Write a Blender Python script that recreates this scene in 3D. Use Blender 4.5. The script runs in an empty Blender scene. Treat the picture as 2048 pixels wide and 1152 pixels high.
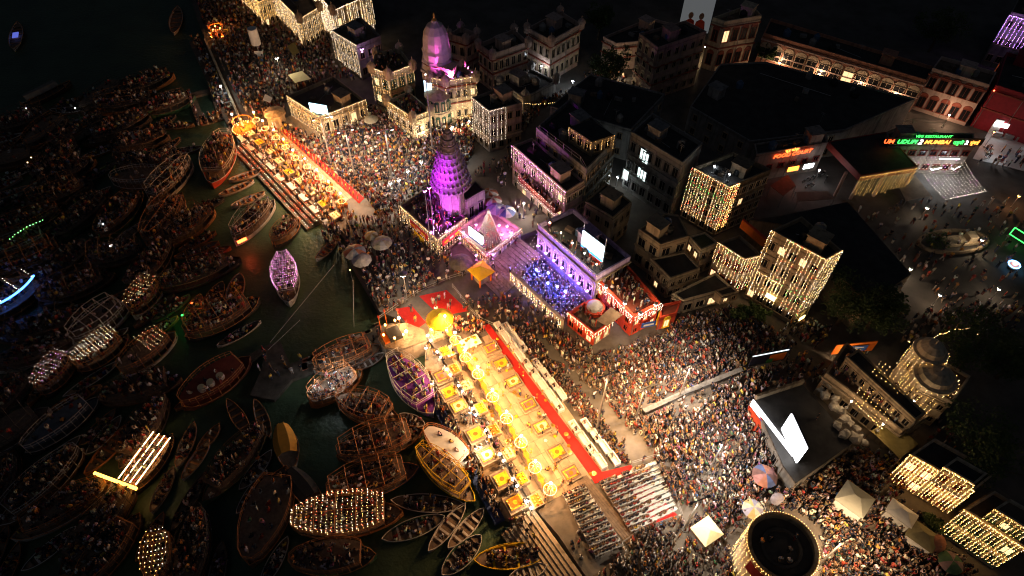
import bpy, bmesh, math, random
import numpy as np
from mathutils import Vector, Matrix
random.seed(7)
SC = bpy.context.scene
COL = SC.collection
PI = math.pi

# ------------------------------------------------------------------ camera
FPX, CAMH = 1384.0, 88.0                      # focal length in photo pixels, drone height in metres
_dn = Vector((1000 - 1024, 1735 - 576, FPX)).normalized()      # where straight down falls in the photo
_up = -_dn
_fw = Vector((0, 0, 1)); _Y = (_fw - _up * _fw.dot(_up)).normalized(); _X = _Y.cross(_up)
RM = Matrix((_X, _Y, _up))                    # camera axes (x right, y down, z forward) -> world
cam = bpy.data.cameras.new('camera'); camo = bpy.data.objects.new('camera', cam); COL.objects.link(camo)
cam.sensor_width = 36.0; cam.lens = 36.0 * FPX / 2048.0; cam.clip_start = 1.0; cam.clip_end = 6000.0
_r, _u, _b = RM @ Vector((1, 0, 0)), RM @ Vector((0, -1, 0)), RM @ Vector((0, 0, -1))
camo.matrix_world = Matrix(((_r.x, _u.x, _b.x, 0), (_r.y, _u.y, _b.y, 0), (_r.z, _u.z, _b.z, CAMH), (0, 0, 0, 1)))
SC.camera = camo
# ------------------------------------------------------------------ sky, moon, exposure
wd = bpy.data.worlds.new('World'); SC.world = wd; wd.use_nodes = True
_n = wd.node_tree.nodes; _bg = _n['Background']
_sky = _n.new('ShaderNodeTexSky'); _sky.sky_type = 'NISHITA'; _sky.sun_disc = False
_sky.sun_elevation = math.radians(50); _sky.sun_rotation = math.radians(200)
wd.node_tree.links.new(_sky.outputs[0], _bg.inputs[0]); _bg.inputs[1].default_value = 0.0034
_sl = bpy.data.lights.new('moon', 'SUN'); _sl.energy = 0.012; _sl.angle = math.radians(2); _sl.color = (0.8, 0.88, 1.0)
_so = bpy.data.objects.new('moon', _sl); COL.objects.link(_so)
_so.rotation_euler = (math.radians(40), 0, math.radians(-20))
SC.view_settings.view_transform = 'Standard'; SC.view_settings.look = 'None'
SC.view_settings.exposure = 0.45; SC.view_settings.gamma = 1.0
SC.render.engine = 'CYCLES'
cy = SC.cycles
cy.use_denoising = True; cy.denoiser = 'OPENIMAGEDENOISE'; cy.denoising_input_passes = 'RGB_ALBEDO_NORMAL'
cy.max_bounces = 3; cy.diffuse_bounces = 2; cy.glossy_bounces = 2; cy.transmission_bounces = 2; cy.transparent_max_bounces = 4
cy.sample_clamp_indirect = 1.5; cy.sample_clamp_direct = 0.0; cy.use_light_tree = True
cy.filter_width = 1.1; cy.caustics_reflective = False; cy.caustics_refractive = False; cy.use_adaptive_sampling = True; cy.adaptive_threshold = 0.02

# ------------------------------------------------------------------ photo pixel -> world
def G(u, v, z=2.0):
    r = RM @ Vector((u - 1024, v - 576, FPX)); t = (z - CAMH) / r.z
    return Vector((r.x * t, r.y * t, z))
RT = RM.transposed()
def proj(p):
    c = RT @ (Vector(p) - Vector((0, 0, CAMH)))
    return c.x / c.z * FPX + 1024, c.y / c.z * FPX + 576
def ppm(u, v, z=2.0):                          # photo pixels per metre across at that place
    return FPX / (RT @ (G(u, v, z) - Vector((0, 0, CAMH)))).z
def ang(a, b): return math.atan2(b[1] - a[1], b[0] - a[0])
def inpoly(x, y, P):
    c = False; j = len(P) - 1
    for i in range(len(P)):
        if (P[i][1] > y) != (P[j][1] > y) and x < (P[j][0] - P[i][0]) * (y - P[i][1]) / (P[j][1] - P[i][1]) + P[i][0]: c = not c
        j = i
    return c

# ------------------------------------------------------------------ materials
MATS = {}; COLS = {}
STAIN = ('plaster', 'concrete', 'rose', 'brick', 'tan', 'sandstone')
def mat(name, col, rough=0.7, var=0.25, scale=1.2, metal=0.0, spec=0.3, bump=0.0):
    if name in MATS: return MATS[name]
    m = bpy.data.materials.new(name); m.use_nodes = True; nt = m.node_tree; b = nt.nodes['Principled BSDF']
    b.inputs['Roughness'].default_value = rough; b.inputs['Metallic'].default_value = metal
    b.inputs['Specular IOR Level'].default_value = spec
    if var:
        tc = nt.nodes.new('ShaderNodeTexCoord'); no = nt.nodes.new('ShaderNodeTexNoise'); no.inputs['Scale'].default_value = scale
        no.inputs['Detail'].default_value = 6; no.inputs['Roughness'].default_value = 0.65
        nt.links.new(tc.outputs['Object'], no.inputs['Vector'])
        mx = nt.nodes.new('ShaderNodeMix'); mx.data_type = 'RGBA'
        mx.inputs['A'].default_value = (*[c * (1 - var) for c in col], 1); mx.inputs['B'].default_value = (*[min(1, c * (1 + var)) for c in col], 1)
        mr = nt.nodes.new('ShaderNodeMapRange'); mr.inputs[1].default_value = 0.3; mr.inputs[2].default_value = 0.7
        nt.links.new(no.outputs[0], mr.inputs[0]); nt.links.new(mr.outputs[0], mx.inputs['Factor'])
        out = mx.outputs['Result']
        if any(k in name for k in STAIN):           # rain streaks and damp patches running down the walls
            mp = nt.nodes.new('ShaderNodeMapping'); mp.inputs['Scale'].default_value = (1.6, 1.6, .16); nt.links.new(tc.outputs['Object'], mp.inputs['Vector'])
            n2 = nt.nodes.new('ShaderNodeTexNoise'); n2.inputs['Scale'].default_value = 1.0; n2.inputs['Detail'].default_value = 7; nt.links.new(mp.outputs[0], n2.inputs['Vector'])
            m2 = nt.nodes.new('ShaderNodeMapRange'); m2.inputs[1].default_value = .5; m2.inputs[2].default_value = .68; m2.inputs[4].default_value = .62; nt.links.new(n2.outputs[0], m2.inputs[0])
            mm = nt.nodes.new('ShaderNodeMix'); mm.data_type = 'RGBA'; nt.links.new(m2.outputs[0], mm.inputs['Factor']); nt.links.new(out, mm.inputs['A']); mm.inputs['B'].default_value = (*[c * .3 for c in col], 1); out = mm.outputs['Result']
        nt.links.new(out, b.inputs['Base Color'])
        if bump:
            bp = nt.nodes.new('ShaderNodeBump'); bp.inputs['Strength'].default_value = bump; nt.links.new(no.outputs[0], bp.inputs['Height'])
            nt.links.new(bp.outputs[0], b.inputs['Normal'])
    else:
        b.inputs['Base Color'].default_value = (*col, 1)
    MATS[name] = m; COLS[name] = col; return m
def faded(m):                                  # sun bleached, dusty version of a cloth
    c = COLS[m.name]; g = sum(c) / 3
    return mat('faded_' + m.name, tuple(.55 * (x * .62 + g * .3) + .03 for x in c), .9, .3, 1.5)
def emit(name, col, strength, sample=True):
    if name in MATS: return MATS[name]
    m = bpy.data.materials.new(name); m.use_nodes = True; nt = m.node_tree; b = nt.nodes['Principled BSDF']
    b.inputs['Base Color'].default_value = (0.02, 0.02, 0.02, 1)
    b.inputs['Emission Color'].default_value = (*col, 1); b.inputs['Emission Strength'].default_value = strength
    m.cycles.emission_sampling = 'FRONT' if sample else 'NONE'
    MATS[name] = m; return m
def tinted(name, rough=0.8, k=1.0):            # cloth whose colour comes from each person's own tint
    m = bpy.data.materials.new(name); m.use_nodes = True; nt = m.node_tree; b = nt.nodes['Principled BSDF']
    a = nt.nodes.new('ShaderNodeAttribute'); a.attribute_type = 'INSTANCER'; a.attribute_name = 'tint' if k else 'tint_low'
    nt.links.new(a.outputs['Color'], b.inputs['Base Color']); b.inputs['Roughness'].default_value = rough
    b.inputs['Specular IOR Level'].default_value = 0.2
    MATS[name] = m; return m

# ------------------------------------------------------------------ mesh builder
class MB:
    def __init__(s): s.v = []; s.f = []; s.m = []
    def add(s, vs, fs, mi=0):
        o = len(s.v); s.v += [tuple(p) for p in vs]; s.f += [tuple(i + o for i in f) for f in fs]; s.m += [mi] * len(fs); return s
    def box(s, c, d, rz=0.0, mi=0):
        cx, sx = math.cos(rz), math.sin(rz); vs = []
        for k in (-.5, .5):
            for (i, j) in ((-.5, -.5), (.5, -.5), (.5, .5), (-.5, .5)):
                x, y = i * d[0], j * d[1]; vs.append((c[0] + x * cx - y * sx, c[1] + x * sx + y * cx, c[2] + k * d[2]))
        return s.add(vs, [(3, 2, 1, 0), (4, 5, 6, 7), (0, 1, 5, 4), (1, 2, 6, 5), (2, 3, 7, 6), (3, 0, 4, 7)], mi)
    def prism(s, P, z0, z1, mi=0, top=True, mt=None):
        P = ccw(P); n = len(P)
        vs = [(p[0], p[1], z0) for p in P] + [(p[0], p[1], z1) for p in P]
        s.add(vs, [(i, (i + 1) % n, n + (i + 1) % n, n + i) for i in range(n)], mi)
        if top: s.add(vs[n:], [tuple(range(n))], mi if mt is None else mt)
        return s
    def sheet(s, P, z, mi=0):
        P = ccw(P); return s.add([(p[0], p[1], z) for p in P], [tuple(range(len(P)))], mi)
    def quad(s, a, b, c, d, mi=0): return s.add([a, b, c, d], [(0, 1, 2, 3)], mi)
    def slab(s, a, b, c, d, t, mi=0):          # a quad with thickness t
        n = (Vector(b) - Vector(a)).cross(Vector(d) - Vector(a)).normalized() * t
        vs = [Vector(p) for p in (a, b, c, d)]; vs = [p - n for p in vs] + vs
        return s.add(vs, [(3, 2, 1, 0), (4, 5, 6, 7), (0, 1, 5, 4), (1, 2, 6, 5), (2, 3, 7, 6), (3, 0, 4, 7)], mi)
    def tube(s, p, q, r, r2=None, n=5, mi=0):
        p, q = Vector(p), Vector(q); d = q - p
        if d.length < 1e-5: return s
        d.normalize(); a = d.cross(Vector((0, 0, 1)) if abs(d.z) < .9 else Vector((1, 0, 0))).normalized(); b = d.cross(a); r2 = r if r2 is None else r2
        vs = [p + (a * math.cos(2 * PI * i / n) + b * math.sin(2 * PI * i / n)) * r for i in range(n)] + \
             [q + (a * math.cos(2 * PI * i / n) + b * math.sin(2 * PI * i / n)) * r2 for i in range(n)]
        return s.add(vs, [(i, n + i, n + (i + 1) % n, (i + 1) % n) for i in range(n)] + [tuple(range(n)), tuple(range(2 * n - 1, n - 1, -1))], mi)
    def path(s, pts, r, n=5, mi=0, closed=False):
        L = len(pts)
        for i in range(L if closed else L - 1): s.tube(pts[i], pts[(i + 1) % L], r, n=n, mi=mi)
        return s
    def lathe(s, prof, n=16, c=(0, 0, 0), mi=0, a0=0.0, sq=None):
        vs = []
        for (r, z) in prof:
            for i in range(n):
                t = a0 + 2 * PI * i / n; vs.append((c[0] + r * math.cos(t), c[1] + r * math.sin(t), c[2] + z))
        fs = [(k * n + i, k * n + (i + 1) % n, (k + 1) * n + (i + 1) % n, (k + 1) * n + i) for k in range(len(prof) - 1) for i in range(n)]
        if prof[-1][0] > 1e-3: fs.append(tuple((len(prof) - 1) * n + i for i in range(n)))
        if prof[0][0] > 1e-3: fs.append(tuple(n - 1 - i for i in range(n)))
        return s.add(vs, fs, mi)
    def octa(s, c, r, mi=0):
        x, y, z = c
        return s.add([(x + r, y, z), (x, y + r, z), (x - r, y, z), (x, y - r, z), (x, y, z + r), (x, y, z - r)],
                     [(0, 1, 4), (1, 2, 4), (2, 3, 4), (3, 0, 4), (1, 0, 5), (2, 1, 5), (3, 2, 5), (0, 3, 5)], mi)
    def mesh(s, name, mats, loc=(0, 0, 0), smooth=False):
        me = bpy.data.meshes.new(name); l = loc
        me.from_pydata([(p[0] - l[0], p[1] - l[1], p[2] - l[2]) for p in s.v], [], s.f)
        for m in (mats if isinstance(mats, (list, tuple)) else [mats]): me.materials.append(m)
        if max(s.m, default=0): me.polygons.foreach_set('material_index', s.m)
        if smooth: me.polygons.foreach_set('use_smooth', [True] * len(s.f))
        me.update(); return me
    def build(s, name, mats, parent=None, loc=(0, 0, 0), smooth=False):
        return link(name, s.mesh(name, mats, loc, smooth), parent)
def ccw(P):
    P = [(p[0], p[1]) for p in P]
    a = sum(P[i][0] * P[(i + 1) % len(P)][1] - P[(i + 1) % len(P)][0] * P[i][1] for i in range(len(P)))
    return P if a > 0 else P[::-1]
def link(name, me, parent=None, loc=None, rz=0.0):
    o = bpy.data.objects.new(name, me); COL.objects.link(o)
    if parent is not None: o.parent = parent
    if loc is not None: o.location = loc
    if rz: o.rotation_euler = (0, 0, rz)
    return o
def tag(o, label, cat, group=None, kind=None):
    o['label'] = label; o['category'] = cat
    if group: o['group'] = group
    if kind: o['kind'] = kind
    return o
def thing(name, label, cat, loc=(0, 0, 0), rz=0.0, group=None):
    return tag(link(name, None, None, loc, rz), label, cat, group)
def struct(o): o['kind'] = 'structure'; return o
def copy_tree(o, parent=None):
    c = o.copy(); COL.objects.link(c); c.parent = parent
    for ch in list(o.children): copy_tree(ch, c)
    return c
def lamp(parent, loc, power, col, radius=0.15, kind='POINT', aim=None, spot=120, blend=0.6):
    l = bpy.data.lights.new('light', kind); l.energy = power; l.color = col; l.shadow_soft_size = radius
    if kind == 'SPOT': l.spot_size = math.radians(spot); l.spot_blend = blend
    o = bpy.data.objects.new('light', l); COL.objects.link(o); o.parent = parent; o.location = loc
    if aim is not None: o.rotation_euler = (Vector(aim) - Vector(loc)).to_track_quat('-Z', 'Y').to_euler()
    return o

# ------------------------------------------------------------------ the palette
STONE = mat('sandstone', (0.36, 0.27, 0.18), .8, .3, .8, bump=.2)
PAVE = mat('plaza_paving', (0.135, 0.11, 0.088), .75, .35, .35, bump=.1)
LAND = mat('old_street', (0.10, 0.09, 0.08), .85, .4, .2)
CREAM = mat('cream_plaster', (0.54, 0.43, 0.29), .8, .25, .5)
BEIGE = mat('beige_plaster', (0.34, 0.25, 0.155), .8, .22, .5)
PINKW = mat('pale_pink_plaster', (0.48, 0.34, 0.28), .8, .18, .5)
GREYW = mat('grey_concrete', (0.24, 0.22, 0.20), .85, .3, .6)
REDW = mat('red_paint', (0.62, 0.07, 0.03), .6, .15, .8)
MAROON = mat('maroon_trim', (0.25, 0.06, 0.035), .7, .2, .8)
DROOF = mat('dark_roof', (0.05, 0.045, 0.042), .9, .4, .5)
BROOF = mat('brown_roof', (0.14, 0.10, 0.07), .85, .35, .4)
DARK = mat('dark_glass', (0.012, 0.012, 0.014), .2, 0)
WOOD = mat('boat_wood', (0.16, 0.085, 0.045), .65, .35, 1.5)
WOODO = mat('orange_boat_paint', (0.42, 0.16, 0.05), .55, .25, 1.5)
WOODW = mat('white_boat_paint', (0.55, 0.48, 0.42), .55, .2, 1.5)
WOODG = mat('green_boat_paint', (0.06, 0.14, 0.07), .6, .3, 1.5)
WOODB = mat('blue_boat_paint', (0.07, 0.12, 0.20), .6, .3, 1.5)
WOODK = mat('tarred_hull', (0.05, 0.04, 0.035), .6, .35, 1.5)
PLANK = mat('worn_planks', (0.20, 0.13, 0.085), .7, .35, 2.2)
STEEL = mat('grey_steel', (0.35, 0.34, 0.33), .45, .1, 2, metal=.4)
WIRE = mat('black_wire', (0.02, 0.02, 0.02), .6, 0)
CARPET = mat('red_carpet', (0.55, 0.025, 0.02), .95, .15, 2)
WHITE = mat('white_cloth', (0.78, 0.74, 0.68), .8, .06, 2)
PLASTIC = mat('white_plastic', (0.75, 0.72, 0.68), .4, .05, 2)
YELLOWC = mat('yellow_cloth', (0.80, 0.48, 0.02), .9, .1, 2)
CREAMC = mat('cream_cloth', (0.80, 0.70, 0.40), .9, .08, 2)
PINKC = mat('rose_cloth', (0.62, 0.16, 0.13), .9, .15, 3)
ORANGEC = mat('saffron_cloth', (0.78, 0.17, 0.015), .9, .12, 2)
SHUTTER = mat('green_shutter', (0.045, 0.10, 0.07), .6, .2, 2)
GREENC = mat('green_cloth', (0.06, 0.25, 0.06), .9, .2, 2)
PURPLEC = mat('purple_cloth', (0.22, 0.05, 0.32), .9, .2, 2)
TEALC = mat('teal_cloth', (0.04, 0.30, 0.26), .9, .2, 2)
BLUEC = mat('blue_cloth', (0.05, 0.12, 0.42), .9, .2, 2)
OLIVE = mat('olive_tarpaulin', (0.20, 0.15, 0.045), .8, .2, 1)
BRASS = mat('brass', (0.70, 0.42, 0.10), .35, .1, 2, metal=.7)
SKIN = mat('skin', (0.30, 0.165, 0.10), .6, 0)
HAIR = mat('hair', (0.012, 0.010, 0.009), .6, 0)
SHIRT = tinted('shirt'); LOWER = tinted('lower_garment', k=0)
LEAF = mat('leaf', (0.055, 0.085, 0.025), .7, .4, 1.5); BARK = mat('bark', (0.10, 0.07, 0.05), .9, .3, 2)
B_WARM = emit('warm_bulb', (1.0, 0.66, 0.30), 5.5); B_WHITE = emit('white_bulb', (1.0, 0.80, 0.60), 5)
B_GOLD = emit('golden_bulb', (1.0, 0.54, 0.14), 5.5); B_RED = emit('red_bulb', (1.0, 0.12, 0.05), 7)
B_DIM = emit('dim_bulb', (1.0, 0.60, 0.26), 2.2)
B_GREEN = emit('green_bulb', (0.25, 1.0, 0.25), 5); B_PINK = emit('pink_bulb', (1.0, 0.30, 0.75), 6)
B_VIO = emit('violet_bulb', (0.65, 0.30, 1.0), 6); B_BLUE = emit('blue_tube', (0.03, 0.16, 1.0), 12)
E_WHITE = emit('lamp_face', (1.0, 0.86, 0.68), 40); E_COOL = emit('cool_lamp_face', (0.85, 0.93, 1.0), 30)
E_FLAME = emit('flame', (1.0, 0.42, 0.08), 14); E_SCREEN = emit('lit_screen', (0.93, 0.97, 1.0), 5)
E_PURPLE = emit('purple_lamp_face', (0.75, 0.25, 1.0), 30); E_PINKF = emit('pink_lamp_face', (1.0, 0.35, 0.9), 30)
E_BLUEF = emit('blue_lamp_face', (0.25, 0.3, 1.0), 25); E_TUBE = emit('warm_tube', (1.0, 0.62, 0.26), 12)
N_RED = emit('red_neon', (1.0, 0.10, 0.02), 3); N_GREEN = emit('green_neon', (0.05, 1.0, 0.12), 2.2); N_ORANGE = emit('orange_neon', (1.0, 0.28, 0.04), 3)
FOOT = []                                     # building footprints (world), kept free of crowd
# lamp powers in watts
NEAR_W, FAR_W, PURP_W, PINK_W, VIO_W, BLUE_W, WARM_W, SPIRE_W, PLAZA_W, SCR_E = 700, 1050, 8500, 140, 200, 750, 340, 9000, 6000, 6
# ================================================================== the setting
def px(L, z=2.0): return [G(u, v, z) for (u, v) in L]
wm = mat('river_water', (0.060, 0.088, 0.046), .38, .3, .15, spec=.35)
_nt = wm.node_tree; _nn = _nt.nodes.new('ShaderNodeTexNoise'); _nn.inputs['Scale'].default_value = 1.6; _nn.inputs['Detail'].default_value = 4
_tc = _nt.nodes.new('ShaderNodeTexCoord'); _nt.links.new(_tc.outputs['Object'], _nn.inputs['Vector'])
_bp = _nt.nodes.new('ShaderNodeBump'); _bp.inputs['Strength'].default_value = .35; _bp.inputs['Distance'].default_value = .3
_nt.links.new(_nn.outputs[0], _bp.inputs['Height']); _nt.links.new(_bp.outputs[0], _nt.nodes['Principled BSDF'].inputs['Normal'])
struct(MB().quad((-2500, -1500, 0), (2500, -1500, 0), (2500, 4000, 0), (-2500, 4000, 0)).build('river_water', wm))
bank = px([(500, 268), (655, 424), (690, 470), (700, 520), (735, 580), (758, 622), (800, 640), (862, 686), (905, 745), (1066, 1012), (1118, 1072), (1180, 1165), (1235, 1300)])
far = px([(365, -60), (395, 40), (432, 130), (468, 215)])
land = [Vector((-340, 1500, 0)), Vector((-130, 300, 0))] + far + bank + [Vector((60, -60, 0)), Vector((1500, -600, 0)), Vector((1500, 1500, 0))]
struct(MB().prism(land, -1.5, 2.0).build('ground', PAVE))
# the market street and lanes behind the ghat: darker, 4 mm above the ground
struct(MB().sheet(px([(660, -60), (700, 60), (960, 180), (1190, 330), (1330, 420), (1560, 640), (1700, 700), (1840, 860), (2300, 1200), (2600, 300), (2400, -200)]), 2.004).build('street', LAND))
# lower deck along the river under the first row of platforms
struct(MB().prism(px([(800, 642), (760, 652), (764, 690), (850, 700), (850, 742), (1010, 1035), (1060, 1050), (1066, 1012), (905, 745), (862, 686)], 1.1), -1.0, 1.1).build('lower_deck', STONE))
# upper square behind the temple
UPZ = 3.2
UPPER = px([(1036, 474), (1085, 455), (1200, 410), (1190, 330), (1035, 268), (990, 315), (942, 350), (930, 398), (962, 420), (1000, 440)], UPZ)
struct(MB().prism(UPPER, 2.0, UPZ).build('upper_square', PAVE))
# stairs from the ghat to the upper square: each step a piece
st = struct(link('stairs', None)); A, B = G(950, 548), G(1000, 596); C, D = G(1036, 474, UPZ), G(1085, 512, UPZ)
NST = 14
for i in range(NST):
    t0, t1 = i / NST, (i + 1) / NST; z = 2.0 + (UPZ - 2.0) * (i + 1) / NST
    a0, b0, a1, b1 = A.lerp(C, t0), B.lerp(D, t0), A.lerp(C, t1), B.lerp(D, t1)
    MB().prism([a0, b0, b1, a1], 1.9, z - .001 * i).build('step', STONE, st)
MB().slab(A + Vector((-.5, .3, -.2)), C + Vector((-.5, .3, 0)), C + Vector((-.5, .3, 1.3)), A + Vector((-.5, .3, .9)), .35).build('side_wall', PINKW, st)
# river steps at the far stage: lit rows of small oil lamps stand on them
rs = struct(link('river_steps', None)); P0, P1 = G(500, 268), G(652, 424)
e1 = (P1 - P0).normalized(); e2 = Vector((-e1.y, e1.x, 0))
if e2.x > 0: e2 = -e2
LAMPROWS = []
for i in range(5):
    z = 1.75 - .33 * i; o0 = e2 * (.85 * i); o1 = e2 * (.85 * (i + 1))
    MB().prism([P0 + o0, P1 + o0, P1 + o1, P0 + o1], -1.0, z).build('step', STONE, rs)
    LAMPROWS.append((P0 + (o0 + o1) / 2 + Vector((0, 0, z - 2)), P1 + (o0 + o1) / 2 + Vector((0, 0, z - 2))))
# broad river stairs below the near stage: long stone treads
gs = struct(link('ghat_stairs', None)); P0, P1 = G(1066, 1014), G(1190, 1185); q1 = (P1 - P0).normalized(); q2 = Vector((-q1.y, q1.x, 0))
if q2.x > 0: q2 = -q2
for i in range(9):
    z = 1.8 - .2 * i
    MB().prism([P0 + q2 * (.55 * i) , P1 + q2 * (.55 * i), P1 + q2 * (.55 * i + .56), P0 + q2 * (.55 * i + .56)], -1, z).build('step', STONE, gs)
# jetty between the inlet and the boats
JET = mat('jetty_blocks', (0.09, 0.075, 0.06), .85, .45, .9)
jt = tag(link('jetty', None), 'low stone jetty with a cross arm between inlet and boats', 'jetty')
MB().prism(px([(764, 648), (772, 690), (548, 772), (536, 748)], .7), -1, .7).build('walkway', JET, jt)
MB().prism(px([(536, 690), (560, 682), (590, 752), (548, 800), (500, 790), (520, 745)], .69), -1, .69).build('jetty_head', JET, jt)
MB().prism(px([(560, 682), (536, 690), (475, 720), (485, 735)], .66), -1, .66).build('arm', JET, jt)
for k in range(46):                            # coloured paving blocks of the jetty
    u = 600 + 158 * random.random(); f = (u - 548) / 216; v = 760 - 105 * f + 26 * (random.random() - .5)
    c = G(u, v, .7)
    MB().box((c.x, c.y, .72), (.9, .55, .05), ang(G(548, 760), G(764, 668))).build('paver', mat('paver%d' % (k % 4), [(0.30, 0.28, 0.25), (0.28, 0.10, 0.06), (0.35, 0.30, 0.18), (0.16, 0.14, 0.13)][k % 4], .8, .1), jt)
# blue walkway on floats at the outer edge of the near stage
wk = tag(link('floating_walkway', None), 'long blue floating walkway full of spectators along the platforms', 'walkway')
for i in range(14):
    a, b = G(846, 748, .6).lerp(G(1004, 1042, .6), i / 14), G(846, 748, .6).lerp(G(1004, 1042, .6), (i + .96) / 14); n = Vector((b.y - a.y, a.x - b.x, 0)).normalized() * -1.0
    MB().prism([a - n, b - n, b + n, a + n], -.2, .6).build('float_module', mat('blue_float', (0.05, 0.08, 0.22), .5, .2), wk)
# far pontoon with white tables beside the upper ghat and floating frame round a green pool
pn = tag(link('pontoon', None), 'pontoon with rails round a square green pool beside the upper ghat', 'pontoon')
for a, b in [((382, 190), (402, 245)), ((402, 245), (446, 232)), ((425, 180), (446, 232)), ((382, 190), (425, 180))]:
    A_, B_ = G(*a, .5), G(*b, .5); n = Vector((B_.y - A_.y, A_.x - B_.x, 0)).normalized() * .8
    MB().prism([A_ - n, B_ - n, B_ + n, A_ + n], -.2, .5 + .004 * (a[0] % 3)).build('float_module', PLANK, pn)
g2 = tag(link('gangway', None), 'long floating gangway crowded with people running along the upper bank', 'walkway')
for i in range(10):
    a, b = G(392, 80, .5).lerp(G(478, 262, .5), i / 10), G(392, 80, .5).lerp(G(478, 262, .5), (i + .95) / 10); n = Vector((b.y - a.y, a.x - b.x, 0)).normalized() * 1.6
    MB().prism([a - n, b - n, b + n, a + n], -.2, .5).build('float_module', PLANK, g2)
sk = tag(link('stone_parapet', None), 'pale lit parapet wall along the edge of the upper ghat', 'wall')
for i in range(12):
    a, b = G(412, 84).lerp(G(490, 262), i / 12), G(412, 84).lerp(G(490, 262), (i + .97) / 12); n = Vector((b.y - a.y, a.x - b.x, 0)).normalized() * .22
    MB().prism([a - n, b - n, b + n, a + n], 1.9, 2.9).build('block', CREAM, sk)
# ================================================================== builders
WINM = {}
def window_mesh(w, h, kind):
    k = (round(w, 2), round(h, 2), kind)
    if k not in WINM:
        fr = MB(); t = .12                      # frame in the xz plane, facing -y
        fr.box((-w / 2 + t / 2, -.06, h / 2), (t, .16, h)); fr.box((w / 2 - t / 2, -.06, h / 2), (t, .16, h))
        fr.box((0, -.10, -.06), (w + .2, .26, .12)); fr.box((0, -.08, h + .05), (w + .1, .2, .12))
        if kind == 'arch':
            N = 8; pts = [(math.cos(PI * i / N) * w / 2, math.sin(PI * i / N) * w / 2 + h) for i in range(N + 1)]
            fr.add([(x, -.1, z + .11) for x, z in pts] + [(0, -.1, h + .11)], [(i, i + 1, N + 1) for i in range(N)])
            fr.add([(x * 1.12, -.02, z + .16) for x, z in pts] + [(x, -.1, z + .11) for x, z in pts], [(i, N + 1 + i, N + 2 + i, i + 1) for i in range(N)])
        pa = MB().quad((-w / 2 + t, -.03, 0), (w / 2 - t, -.03, 0), (w / 2 - t, -.03, h), (-w / 2 + t, -.03, h))
        pa.box((0, -.045, h / 2), (.05, .03, h), mi=1)
        WINM[k] = (fr, pa, {})
    return WINM[k]
def window(root, p, rz, w, h, kind='plain', fm=None, lit=None):
    fr, pa, cache = window_mesh(w, h, kind); fm = fm or CREAM; key = (fm.name, lit.name if lit else '')
    if key not in cache: cache[key] = (fr.mesh('window', fm), pa.mesh('pane', [lit or DARK, fm]))
    f = link('window', cache[key][0], root, p, rz); link('pane', cache[key][1], f); return f
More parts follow.
